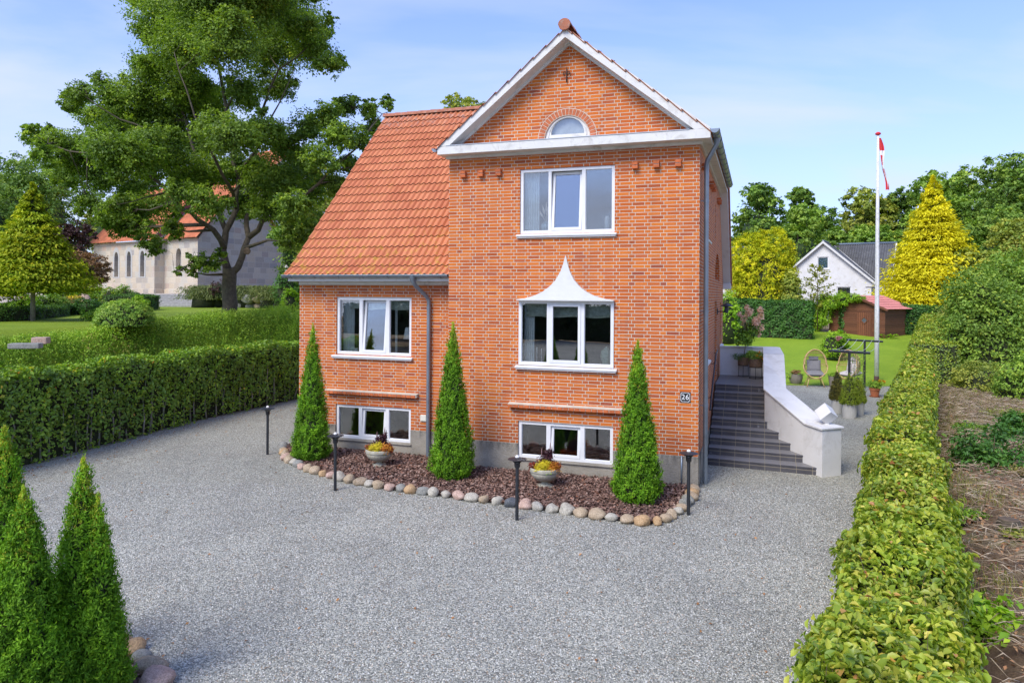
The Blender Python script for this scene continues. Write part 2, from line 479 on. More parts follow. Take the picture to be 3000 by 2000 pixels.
def tread_mat():
    m, nt, p, o = newmat('dark_floor_tile'); k = NT(nt); v = k.obj(); x, y, z = k.xyz(v)
    nx, ny, nz = k.xyz(k.obj('Normal'))
    up = k.m('GREATER_THAN', k.m('ABSOLUTE', nz), .6)
    T_ = .303
    fx = k.m('FRACT', k.m('DIVIDE', k.m('ADD', x, 30.0 + .02), T_))
    dx = k.m('MULTIPLY', k.m('MINIMUM', fx, k.m('SUBTRACT', 1.0, fx)), T_)
    fy = k.m('FRACT', k.m('DIVIDE', k.m('ADD', y, 30.0 - 4.92), T_))
    dy = k.m('MULTIPLY', k.m('MINIMUM', fy, k.m('SUBTRACT', 1.0, fy)), T_)
    land = k.m('GREATER_THAN', y, 4.95)
    dy = k.m('ADD', dy, k.m('MULTIPLY', k.m('SUBTRACT', 1.0, land), 1.0))
    fz = k.m('FRACT', k.m('DIVIDE', k.m('ADD', z, 20 * .155), .155))
    dzl = k.m('ADD', k.m('ABSOLUTE', k.m('SUBTRACT', k.m('MULTIPLY', fz, .155), .085)), k.m('MULTIPLY', up, 1.0))
    d = k.m('MINIMUM', dx, k.m('MINIMUM', k.m('ADD', dy, k.m('MULTIPLY', k.m('SUBTRACT', 1.0, up), 1.0)), dzl))
    gm = k.mr(d, .0035, .0055, 1, 0)
    c = k.ramp(k.noise(5, v, 6, .65), [(.3, (.055, .052, .058)), (.7, (.095, .09, .098))])
    c = k.mix(k.m('MULTIPLY', up, .75), c, (.23, .225, .23))        # upward faces lighter
    c = k.mix(gm, c, (.27, .23, .16))
    e = k.m('MULTIPLY', k.mr(k.noise(7, k.cxyz(x, y, k.m('MULTIPLY', z, .25)), 5, .7), .66, .72, 0, 1), k.m('SUBTRACT', 1.0, up))
    c = k.mix(k.m('MULTIPLY', e, .7), c, (.5, .5, .52))              # lime streaks on risers
    k.set(p.inputs['Base Color'], c); k.set(p.inputs['Roughness'], .5); return m
M['tread'] = tread_mat()

def gravel_mat():
    m, nt, p, o = newmat('grey_gravel'); k = NT(nt); v = k.pos()
    w = k.n('ShaderNodeVectorMath', operation='ADD'); k.set(w.inputs[0], v)
    k.set(w.inputs[1], k.scale(k.noise(30, v, 2, out='Color'), (.03, .03, 0)))
    v2 = w.outputs[0]
    cell = k.vor(66, v2); cx_, cy_, cz_ = k.xyz(cell)
    c = k.ramp(cx_, [(0, (.13, .137, .133)), (.25, (.28, .29, .28)), (.6, (.44, .45, .43)), (.9, (.62, .62, .58)), (1, (.80, .79, .73))])
    tan = k.m('GREATER_THAN', cy_, .93); c = k.mix(k.m('MULTIPLY', tan, .6), c, (.40, .27, .17))
    dist = k.vor(66, v2, out='Distance')
    c = k.mix(k.mr(dist, .35, .75, 0, .50), c, (.05, .05, .05))
    big = k.noise(.35, v, 5, .6, .3)
    c = k.mix(1, c, k.ramp(big, [(.3, (.98, .95, .83)), (.7, (1.30, 1.26, 1.10))]), 'MULTIPLY')
    trk = k.noise(.55, k.scale(v, (1.6, .35, 1)), 5, .6, .8); c = k.mix(k.mr(trk, .48, .66, 0, .22), c, (.17, .165, .155))
    dirt = k.mr(k.noise(1.1, v, 6, .7, .3), .55, .75, 0, .4); c = k.mix(dirt, c, (.19, .165, .135))
    k.set(p.inputs['Base Color'], c); k.set(p.inputs['Roughness'], .9); k.set(p.inputs['Specular IOR Level'], .3)
    hgt = k.m('SUBTRACT', k.m('MULTIPLY', cx_, .4), dist)
    k.set(p.inputs['Normal'], k.bump(hgt, .9, .014)); return m
M['gravel'] = gravel_mat()
def grass_mat(name, a, b, c3, s=1.0):
    m, nt, p, o = newmat(name); k = NT(nt); v = k.pos()
    c = k.ramp(k.noise(.5, v, 5, .65), [(.3, a), (.7, b)])
    st = k.noise(6, k.scale(v, (.25, 1.2, 1)), 6, .75)
    c = k.mix(k.mr(st, .42, .68, 0, .55), c, c3)
    f = k.noise(60, v, 3, .7)
    c = k.mix(1, c, k.ramp(f, [(.3, (.65,) * 3), (.7, (1.3,) * 3)]), 'MULTIPLY')
    k.set(p.inputs['Base Color'], c); k.set(p.inputs['Roughness'], .85); k.set(p.inputs['Specular IOR Level'], .15)
    k.set(p.inputs['Normal'], k.bump(k.noise(40, v, 4, .8), .8, .03)); return m
M['lawn'] = grass_mat('lawn_grass', (.22, .34, .025), (.31, .43, .035), (.15, .26, .018))
M['church_lawn'] = grass_mat('churchyard_grass', (.19, .28, .02), (.28, .36, .035), (.14, .22, .02))
M['bark'] = plain('bark', (.085, .068, .045), .9, var=.4, vs_=9, bump=1.0, bs=18, dirt=((.13, .14, .07), 2, .5))
M['bark_grey'] = plain('grey_bark', (.22, .20, .16), .9, var=.3, vs_=12, bump=.7, bs=25)
# ================================================================ THE HOUSE (house-local frame)
M['canopy'] = plain('painted_zinc_canopy', (.58, .58, .56), .5, var=.06, vs_=2.5, bump=.3, bs=6, dirt=((.46, .46, .42), 5, .35))
house = empty('brick_house', (HC.x, HC.y, 0), -YAW, 'two storey red brick house with orange tiled roof, front gable and white trim, number 26', 'house')
def hp(name, mb, mat, parent=None, **kw): return mb.build(name, mat, parent or house, **kw)
XM = -2.52
def gz(x, top): return top - .8 * abs(x - XM)
BW = -5.10; WL = -9.14; WY = .5        # bay left edge, wing left edge, wing set-back
REV = .13
def rect(x0, x1, z0, z1): return [(x0, z0), (x1, z0), (x1, z1), (x0, z1)]
WIN = dict(top=(-3.537, -1.598, 4.82, 6.13), low=(-3.545, -1.598, 2.18, 3.487), base=(-3.546, -1.604, .30, 1.045),
           wlow=(-8.136, -6.22, 2.205, 3.515), wbase=(-8.142, -6.22, .288, 1.058))
AC = (-2.56, 6.69); AR = .46
arch_pts = [(AC[0] + AR * math.cos(t), AC[1] + AR * math.sin(t)) for t in np.linspace(0, math.pi, 17)]
def reveal(mb, pts, y, d, closed=True):
    n = len(pts)
    for i in range(n if closed else n - 1):
        a = pts[i]; b = pts[(i + 1) % n]
        mb.add([(a[0], y, a[1]), (b[0], y, b[1]), (b[0], y + d, b[1]), (a[0], y + d, a[1])], [(0, 1, 2, 3)])
# bay front wall with gable
mb = MB()
out = [(BW, .585), (WIN['base'][0], .585), (WIN['base'][0], WIN['base'][3]), (WIN['base'][1], WIN['base'][3]), (WIN['base'][1], .585), (0, .585),
       (0, gz(0, 8.60)), (XM, 8.60), (BW, gz(BW, 8.60))]
mb.poly([out, rect(*WIN['top']), rect(*WIN['low']), arch_pts], lambda u, v: (u, 0, v))
for w in ('top', 'low'): reveal(mb, rect(*WIN[w]), 0, REV)
reveal(mb, arch_pts, 0, REV)
reveal(mb, [(WIN['base'][0], .585), (WIN['base'][0], WIN['base'][3]), (WIN['base'][1], WIN['base'][3]), (WIN['base'][1], .585)], 0, REV, False)
hp('wall', mb, M['brick'])
# bay left wall (above wing roof), right wall, wing front and left walls
mb = MB().poly([[(0, .585), (WY, .585), (WY + 3, .585), (WY + 3, 6.6), (0, 6.6)]], lambda u, v: (BW, u, v)); hp('wall', mb, M['brick'])
def arc(cy_, cz_, r, n=9): return [(cy_ + r * math.cos(t), cz_ + r * math.sin(t)) for t in np.linspace(0, math.pi, n)]
SH = [rect(1.5, 2.5, 4.80, 5.95), rect(1.5, 2.5, 2.22, 3.45), rect(4.95, 5.15, 5.05, 5.9), [(5.0, 4.0)] + [(7.2, 4.0)] + [(6.1 + 1.1 * math.cos(t), 4.0 + .72 * math.sin(t)) for t in np.linspace(.15, math.pi - .15, 9)], rect(4.9, 5.95, 1.42, 3.45), rect(7.5, 8.3, 2.2, 3.4)]
mb = MB()
outl = [(0, .585), (9.2, .585), (9.2, 4.1), (7.0, 6.46), (0, 6.46)]
mb.poly([outl] + SH, lambda u, v: (0, u, v))
for lp in SH:
    for i in range(len(lp)):
        a = lp[i]; b = lp[(i + 1) % len(lp)]
        mb.add([(0, a[0], a[1]), (0, b[0], b[1]), (-REV, b[0], b[1]), (-REV, a[0], a[1])], [(0, 1, 2, 3)])
hp('wall', mb, M['brick'])
mb = MB()
for k, lp in enumerate(SH):
    if k in (2, 3): mb.poly([lp], lambda u, v: (-REV, u, v))
hp('niche_back', mb, M['brick'])
wb = WIN['wbase']
mb = MB()
out = [(WL, .585), (wb[0], .585), (wb[0], wb[3]), (wb[1], wb[3]), (wb[1], .585), (BW, .585), (BW, 3.92), (WL, 3.92)]
mb.poly([out, rect(*WIN['wlow'])], lambda u, v: (u, WY, v))
reveal(mb, rect(*WIN['wlow']), WY, REV)
reveal(mb, [(wb[0], .585), (wb[0], wb[3]), (wb[1], wb[3]), (wb[1], .585)], WY, REV, False)
hp('wall', mb, M['brick'])
mb = MB().poly([[(WY, .585), (9.2, .585), (9.2, 4.1), (4.75, 8.6), (WY, 4.25)]], lambda u, v: (WL, u, v)); hp('wall', mb, M['brick'])
mb = MB().poly([rect(WL, 0, -.2, 4.1)], lambda u, v: (u, 9.2, v)); hp('wall', mb, M['brick'])
# cement plinth, 12 mm proud of the brick
mb = MB()
e = .014
def plinth_front(x0, x1, y, win):
    o = [(x0, -.3), (x1, -.3), (x1, .585), (win[1], .585), (win[1], win[2]), (win[0], win[2]), (win[0], .585), (x0, .585)]
    mb.poly([o], lambda u, v: (u, y - e, v))
    reveal(mb, [(win[0], .585), (win[0], win[2]), (win[1], win[2]), (win[1], .585)], y - e, REV + e, False)
    for a, b in ((x0, win[0]), (win[1], x1)):
        mb.add([(a, y - e, .585), (b, y - e, .585), (b, y + .02, .585), (a, y + .02, .585)], [(0, 1, 2, 3)])
plinth_front(BW - e, e, 0, WIN['base'])
plinth_front(WL - e, BW - e, WY, WIN['wbase'])
mb.box(0, e, -e, 9.2, -.3, .585)
mb.box(BW - e, BW, -e, WY, -.3, .585)
mb.box(WL - e, WL, WY - e, 9.2, -.3, .585)
hp('plinth', mb, M['plinth'])
hp('plinth_sill', MB().hexa([(WIN['base'][0]-.02, -.05, .265), (WIN['base'][1]+.02, -.05, .265), (WIN['base'][1]+.02, .12, .27), (WIN['base'][0]-.02, .12, .27)], [(WIN['base'][0]-.02, -.05, .285), (WIN['base'][1]+.02, -.05, .285), (WIN['base'][1]+.02, .12, .298), (WIN['base'][0]-.02, .12, .298)]), M['plinth'])
hp('plinth_sill', MB().hexa([(wb[0]-.02, WY-.05, .25), (wb[1]+.02, WY-.05, .25), (wb[1]+.02, WY+.12, .26), (wb[0]-.02, WY+.12, .26)], [(wb[0]-.02, WY-.05, .272), (wb[1]+.02, WY-.05, .272), (wb[1]+.02, WY+.12, .286), (wb[0]-.02, WY+.12, .286)]), M['plinth'])

# ---- windows
def frame_rect(mb, x0, x1, z0, z1, t, y0, y1):
    mb.box(x0, x0 + t, y0, y1, z0, z1); mb.box(x1 - t, x1, y0, y1, z0, z1)
    mb.box(x0 + t, x1 - t, y0, y1, z0, z0 + t); mb.box(x0 + t, x1 - t, y0, y1, z1 - t, z1)
def window(w, yf, m1, m2, sash='tilt', proud=False, glass='glass'):
    x0, x1, z0, z1 = w
    ya = yf - .02 if proud else yf + .03
    yb = ya + .07
    t = .062
    mb = MB(); frame_rect(mb, x0 + .003, x1 - .003, z0 + .003, z1 - .003, t, ya, yb)
    for a, b in (m1, m2): mb.box(a, b, ya + .002, yb, z0 + t, z1 - t)
    fr = hp('window', mb, M['white_frame'], bevel=.004)
    yg = ya + .04
    for a, b in ((x0 + t, m1[0]), (m2[1], x1 - t)):
        hp('pane', MB().box(a, b, yg, yg + .006, z0 + t, z1 - t), M[glass], fr)
        g = MB(); frame_rect(g, a, b, z0 + t, z1 - t, .008, yg - .006, yg + .012); hp('glazing_bead', g, M['black_metal'] if False else M['white_frame'], fr)
    # middle casement
    a, b = m1[1] + .004, m2[0] - .004
    c, d = z0 + t + .004, z1 - t - .004
    ang = {'tilt': -R(5.5), 'closed': 0.0}[sash]
    hy = ya - .008
    def rot(v):
        y, z = v[1] - hy, v[2] - c
        return (v[0], hy + y * math.cos(ang) - z * math.sin(ang), c + y * math.sin(ang) + z * math.cos(ang))
    mb = MB(); frame_rect(mb, a, b, c, d, .055, ya - .008, ya + .05); mb.v = [rot(v) for v in mb.v]
    s = hp('sash', mb, M['white_frame'], fr, bevel=.003)
    mb = MB().box(a + .055, b - .055, ya + .022, ya + .028, c + .055, d - .055); mb.v = [rot(v) for v in mb.v]
    hp('pane', mb, M[glass], fr)
    return fr
def mset(xs): return (xs[0], xs[1]), (xs[2], xs[3])
w_top = window(WIN['top'], 0, *mset([-2.948, -2.885, -2.261, -2.185]), 'tilt')
w_low = window(WIN['low'], 0, *mset([-2.951, -2.882, -2.252, -2.185]), 'closed', proud=True)
w_base = window(WIN['base'], 0, *mset([-2.961, -2.871, -2.265, -2.178]), 'tilt')
w_wlow = window(WIN['wlow'], WY, *mset([-7.556, -7.472, -6.868, -6.783]), 'tilt')
w_wbase = window(WIN['wbase'], WY, *mset([-7.556, -7.472, -6.868, -6.783]), 'tilt')
w_top['label'] = 'upper bay window with blue grey sky reflections'
w_low['label'] = 'window under the white pointed canopy'
# side windows on the right wall and the entrance door
for (a, b, c, d) in ((1.5, 2.5, 4.80, 5.95), (1.5, 2.5, 2.22, 3.45), (7.5, 8.3, 2.2, 3.4)):
    mb = MB()
    for q in ((a, a + .06, c, d), (b - .06, b, c, d), (a + .06, b - .06, c, c + .06), (a + .06, b - .06, d - .06, d)):
        mb.box(-.11, -.04, q[0], q[1], q[2], q[3])
    f = hp('window', mb, M['white_frame']); hp('pane', MB().box(-.08, -.075, a + .06, b - .06, c + .06, d - .06), M['glass'], f)
    hp('window_sill', MB().hexa([(-.06, a - .06, c - .06), (.07, a - .06, c - .075), (.07, b + .06, c - .075), (-.06, b + .06, c - .06)], [(-.06, a - .06, c), (.07, a - .06, c - .035), (.07, b + .06, c - .035), (-.06, b + .06, c)]), M['white_metal'])
d_ = hp('door', MB().box(-.12, -.07, 4.95, 5.9, 1.42, 3.42), M['white_frame'], bevel=.005)
hp('handle', MB().tube([(-.07, 5.05, 2.45), (-.03, 5.05, 2.45), (-.03, 5.17, 2.45)], .01), M['zinc'], d_)
# sills
def sill(x0, x1, z, y, p=.07):
    mb = MB().hexa([(x0, y - p, z - .055), (x1, y - p, z - .055), (x1, y + .03, z - .05), (x0, y + .03, z - .05)],
                   [(x0, y - p, z - .022), (x1, y - p, z - .022), (x1, y + .03, z), (x0, y + .03, z)])
    mb.box(x0 + .02, x1 - .02, y - p + .02, y + .001, z - .085, z - .055)
    hp('window_sill', mb, M['white_metal'], bevel=.006)
sill(-3.60, -1.55, 4.822, 0); sill(-3.605, -1.53, 2.178, 0, .09); sill(-8.23, -6.17, 2.2, WY, .08)
# half-round gable window
mb = MB()
oa = [(AC[0] + (AR - .004) * math.cos(t), AC[1] + .004 + (AR - .004) * math.sin(t)) for t in np.linspace(0, math.pi, 25)]
ia = [(AC[0] + (AR - .12) * math.cos(t), AC[1] + .10 + (AR - .13) * math.sin(t)) for t in np.linspace(0, math.pi, 25)]
b0 = len(mb.v)
lo = [(p[0], p[1]) for p in oa] ; li_ = [(p[0], p[1]) for p in ia]
mb.poly([lo, li_[::-1]], lambda u, v: (u, .03, v))
mb.poly([lo, li_[::-1]], lambda u, v: (u, .09, v))
for lp in (lo, li_):
    for i in range(len(lp)):
        a = lp[i]; b = lp[(i + 1) % len(lp)]
        mb.add([(a[0], .03, a[1]), (b[0], .03, b[1]), (b[0], .09, b[1]), (a[0], .09, a[1])], [(0, 1, 2, 3)])
f = hp('gable_window', mb, M['white_wood'])
hp('pane', MB().poly([ia], lambda u, v: (u, .06, v)), M['glass'], f)
hp('blind', MB().poly([oa], lambda u, v: (u, .12, v)), M['frosted'], f)
hp('bead', MB().tube([(AC[0] + (AR - .07) * math.cos(t), .025, AC[1] + .05 + (AR - .075) * math.sin(t)) for t in np.linspace(0.03, math.pi - .03, 24)], .012, 6), M['white_wood'], f)
# brick arch ring (voussoirs)
mb = MB()
n = 23
for i in range(n):
    t0 = math.pi * (i + .07) / n; t1 = math.pi * (i + .93) / n
    r0, r1 = AR + .012, AR + .135
    P4 = [(AC[0] + r * math.cos(t), AC[1] + r * math.sin(t)) for r, t in ((r0, t0), (r1, t0), (r1, t1), (r0, t1))]
    mb.hexa([(p[0], -.006, p[1]) for p in P4], [(p[0], .05, p[1]) for p in P4])
f = hp('brick_arch', mb, M['brick_arch'])
ring = [(AC[0] + (AR + .001) * math.cos(t), AC[1] + (AR) * math.sin(t)) for t in np.linspace(0, math.pi, 25)] + [(AC[0] + (AR + .147) * math.cos(t), AC[1] + (AR + .147) * math.sin(t)) for t in np.linspace(math.pi, 0, 25)]
hp('mortar_bed', MB().prism(ring, lambda u, v: (u, -.003, v), lambda u, v: (u, .04, v)), M['mortar'], f)
# wall anchor
mb = MB().tube([(-2.57, -.03, 7.80), (-2.57, -.03, 8.09)], [.012, .009], 8)
for sx in (-1, 1):
    mb.tube([(-2.57 + sx * (.0 + .035 * (1 - math.cos(t))), -.03, 7.96 + .04 * math.sin(t) + .02 * t / 3) for t in np.linspace(0, 4.6, 14)], .009, 6)
mb.tube([(-2.57, 0, 7.95), (-2.57, -.04, 7.95)], .014, 8)
hp('wall_anchor', mb, M['dark_iron'], smooth=True)
# corbel bricks
def corbel(x, z, y=0.0, axis='x'):
    mb = MB()
    if axis == 'x':
        mb.box(x, x + .11, y - .105, y + .03, z + .0705, z + .128); mb.box(x, x + .11, y - .10, y + .03, z + .0, z + .0575)
        m2 = MB().box(x + .006, x + .104, y - .092, y + .03, z + .0585, z + .0695)
    else:
        mb.box(-.03, .105, x, x + .11, z + .0705, z + .128); mb.box(-.03, .10, x, x + .11, z, z + .0575)
        m2 = MB().box(-.03, .092, x + .006, x + .104, z + .0585, z + .0695)
    c = hp('corbel', mb, M['brick_trim'], bevel=.003); hp('joint', m2, M['mortar'], c)
for x in (-1.255, -.85, -.447, -4.815, -4.425, -4.035): corbel(x, 6.018)
for y in (.45, 2.7, 3.1, 3.5, 5.6, 6.0): corbel(y, 6.018, axis='y')
# brick ledges above the basement windows
def ledge(x0, x1, z, y):
    mb = MB(); x = x0; k = 0
    while x < x1 - .05:
        mb.box(x, min(x + .103, x1), y - .115 - .004 * (k % 2), y + .02, z - .062, z); x += .115; k += 1
    l = hp('brick_ledge', mb, M['brick_trim'], bevel=.003)
    hp('joint', MB().box(x0 + .004, x1 - .004, y - .105, y + .02, z - .055, z - .002), M['mortar'], l)
    hp('ledge_capping', MB().hexa([(x0 - .004, y - .118, z), (x1 + .004, y - .118, z), (x1 + .004, y, z), (x0 - .004, y, z)], [(x0 - .004, y - .118, z + .014), (x1 + .004, y - .118, z + .014), (x1 + .004, y, z + .03), (x0 - .004, y, z + .03)]), M['mortar'], l)
ledge(-3.73, -1.42, 1.388, 0); ledge(-8.35, -6.03, 1.375, WY)
# white concave pointed canopy above the bay window
cv = [(0, .888), (.012, .86), (.045, .72), (.10, .56), (.19, .40), (.31, .27), (.46, .16), (.64, .08), (.84, .03), (1.0, .005)]
mb = MB(); z0 = 3.492; xc = -2.572
rows = []
for kx, kz in cv:
    pr = .02 + .13 * (1 - kz / .888) ** 1.5          # projection from the wall
    rows.append((kx * .985, z0 + kz, pr))
L_ = [(xc - r[0], r[1]) for r in rows[::-1]]; R_ = [(xc + r[0], r[1]) for r in rows[1:]]
front = L_ + R_
pj = [r[2] for r in rows[::-1]] + [r[2] for r in rows[1:]]
nn = len(front)
b0 = len(mb.v)
# front surface: horizontal bands
for (kx, kz, pr) in rows:
    for j in range(9):
        u = -1 + 2 * j / 8
        mb.v.append((xc + kx * u, -pr - .0 * (1 - u * u), kz))
for i in range(len(rows) - 1):
    for j in range(8):
        a = b0 + i * 9 + j; mb.f.append((a, a + 1, a + 10, a + 9))
for i in range(len(rows) - 1):
    for sgn in (-1, 1):
        r0, r1 = rows[i], rows[i + 1]
        mb.add([(xc + sgn * r0[0], -r0[2], r0[1]), (xc + sgn * r1[0], -r1[2], r1[1]), (xc + sgn * r1[0], 0, r1[1]), (xc + sgn * r0[0], 0, r0[1])], [(0, 1, 2, 3)])
r = rows[-1]
mb.box(xc - r[0], xc + r[0], -r[2] - .005, 0, z0 - .012, z0 + .004)
cn_ = hp('window_canopy', mb, M['canopy'])

# ---- cornice, fascia, soffits of the bay
x0, x1 = -5.22, .21; P_ = .35
hp('cornice', MB().box(x0, x1, -P_, 0, 6.46, 6.63).box(x0 + .02, 0, 0, .01, 6.46, 6.5), M['white_wood'], bevel=.006)
hp('frieze', MB().box(BW - .04, .045, -.085, .0, 6.412, 6.46), M['white_wood'])
hp('frieze', MB().box(.0, .045, 0, 7.0, 6.412, 6.46), M['white_wood'])
hp('flashing', MB().hexa([(-5.03, -P_ - .012, 6.63), (-.17, -P_ - .012, 6.63), (-.17, 0, 6.63), (-5.03, 0, 6.63)], [(-5.03, -P_ - .012, 6.642), (-.17, -P_ - .012, 6.642), (-.17, 0, 6.70), (-5.03, 0, 6.70)]), M['zinc_light'])
for sgn, xe in ((-1, x0), (1, x1)):
    xs = [XM, xe]
    top = 8.76; bot = 8.585
    zt = top - .8 * abs(xe - XM); zb = bot - .8 * abs(xe - XM)
    if sgn > 0: zt = 6.63 + .02; 
    # rake board
    q = [(XM, bot), (XM, top), (xe, zt), (xe, 6.632), (XM + sgn * (bot - 6.632) / .8, 6.632)]
    hp('rake_board', MB().prism(q, lambda u, v: (u, -P_, v), lambda u, v: (u, -P_ + .035, v)), M['white_wood'])
    q = [(XM, bot + .01), (XM, bot + .06), (xe, zb + .06 if sgn < 0 else 6.46), (xe, 6.632), (XM + sgn * (bot + .01 - 6.632) / .8, 6.632)]
    xk = XM + sgn * (bot + .01 - 6.64) / .8
    hp('rake_soffit', MB().hexa([(XM, -P_ + .035, bot + .0), (XM, -.0, bot - .0), (xk, 0, 6.64), (xk, -P_ + .035, 6.64)], [(XM, -P_ + .035, bot + .05), (XM, 0, bot + .05), (xk, 0, 6.69), (xk, -P_ + .035, 6.69)]), M['white_wood'])
    hp('rake_moulding', MB().hexa([(XM, -.05, bot - .055), (XM, 0, bot - .055), (xk - sgn * .07, 0, 6.65), (xk - sgn * .07, -.05, 6.65)], [(XM, -.05, bot + .0), (XM, 0, bot + .0), (xk, 0, 6.65), (xk, -.05, 6.65)]), M['white_wood'])
# right eave box and left eave box
hp('eaves_soffit', MB().box(0, x1, 0, 7.0, 6.46, 6.475).box(x1 - .03, x1, 0, 7.0, 6.475, 6.63), M['white_wood'])
hp('eaves_soffit', MB().box(x0, BW, 0, 2.5, 6.46, 6.475).box(x0, x0 + .03, 0, 2.5, 6.475, 6.63), M['white_wood'])
# right verge board of the rear slope
mb = MB().hexa([(0, 6.98, 6.46), (x1, 6.98, 6.46), (x1, 9.42, 3.84), (0, 9.42, 3.84)][::1], [(0, 7.12, 6.62), (x1, 7.12, 6.62), (x1, 9.52, 3.98), (0, 9.52, 3.98)])
hp('verge_board', mb, M['white_render'])
hp('verge_return', MB().box(0, x1 + .02, 9.2, 9.5, 3.80, 3.97), M['white_wood'])
# wing cornice
hp('cornice', MB().box(-9.19, BW - .002, .12, WY, 3.87, 3.99), M['white_wood'], bevel=.006)
hp('frieze', MB().box(-9.19 + .1, BW - .002, WY - .1, WY, 3.795, 3.868), M['white_wood'])
hp('verge_board', MB().hexa([(WL - .05, .5, 4.1), (WL, .5, 4.1), (WL, 4.75, 8.45), (WL - .05, 4.75, 8.45)], [(WL - .05, .5, 4.22), (WL, .5, 4.22), (WL, 4.75, 8.60), (WL - .05, 4.75, 8.60)]), M['white_wood'])
# ---- gutters
def gutter(path, r, name='gutter'):
    path = [Vector(p) for p in path]; mb = MB()
    d = (path[1] - path[0]).normalized(); u = d.cross(Vector((0, 0, 1))).normalized()
    n = 9
    for rr in (r, r - .006):
        b = len(mb.v)
        for p in path:
            for k in range(n):
                t = math.pi * k / (n - 1)
                mb.v.append(tuple(p + u * math.cos(t) * rr - Vector((0, 0, 1)) * math.sin(t) * rr))
        for i in range(len(path) - 1):
            for k in range(n - 1):
                a = b + i * n + k; mb.f.append((a, a + 1, a + n + 1, a + n))
    for p in (path[0], path[-1]):
        b = len(mb.v)
        mb.v += [tuple(p + u * math.cos(math.pi * k / 8) * r - Vector((0, 0, 1)) * math.sin(math.pi * k / 8) * r) for k in range(9)]
        mb.f.append(tuple(range(b, b + 9)))
    for s in (-1, 1): mb.tube([p + u * s * r for p in path], .009, 6)
    g = hp(name, mb, M['zinc'], smooth=True, autosmooth=True)
    L = (path[1] - path[0]).length; k = .25
    while k < L:
        p = path[0] + d * k; m2 = MB()
        m2.tube([p + u * math.cos(t) * (r + .006) - Vector((0, 0, 1)) * math.sin(t) * (r + .006) for t in np.linspace(-.25, math.pi + .25, 10)], .007, 5)
        k += .62
        hp('gutter_bracket', m2, M['zinc'], g, smooth=True)
gutter([(-9.27, .035, 4.005), (BW - .03, .035, 4.005)], .062)
gutter([(.285, -.38, 6.615), (.285, 6.55, 6.60)], .075)
gutter([(-5.30, -.30, 6.60), (-5.30, 2.4, 6.60)], .07)
# downpipes
def pipe(path, r, clips, name='downpipe'):
    p = hp(name, MB().tube(path, r, 14), M['zinc'], smooth=True, autosmooth=True)
    for c in clips:
        mb = MB(); mb.tube([(c[0], c[1], c[2] - .03), (c[0], c[1], c[2] + .03)], r[-1] + .006, 14)
        mb.box(c[0] - .012, c[0] + .012, c[1], c[1] + .11, c[2] - .008, c[2] + .008) if len(c) < 4 else mb.box(c[0] - .1, c[0], c[1] - .012, c[1] + .012, c[2] - .008, c[2] + .008)
        hp('pipe_clip', mb, M['zinc'], p, smooth=True, autosmooth=True)
xq = -5.76
pipe([(xq - .20, .04, 3.97), (xq - .20, .04, 3.88), (xq - .17, .10, 3.78), (xq - .03, .36, 3.55), (xq, .42, 3.45), (xq, .42, 3.3), (xq, .42, 0.0)], [.075, .055] + [.043] * 5, [(xq, .42, 3.3), (xq, .42, 2.1), (xq, .42, .95)])
pipe([(.285, .22, 6.56), (.285, .22, 6.47), (.27, .22, 6.42), (.12, .26, 6.16), (.10, .28, 6.08), (.10, .30, 5.9), (.10, .42, 0.0)], [.07, .05] + [.045] * 5, [(.10, .31, 5.4, 1), (.10, .36, 3.3, 1), (.10, .39, 1.5, 1)])
hp('conduit', MB().tube([(-.30, -.03, .0), (-.30, -.03, .60)], .016, 8), M['zinc'], smooth=True)
hp('vent_cover', MB().box(-5.975, -5.822, WY - .03, WY, .803, .945).box(-5.96, -5.837, WY - .036, WY - .03, .818, .93), M['cream_plastic'], bevel=.006)

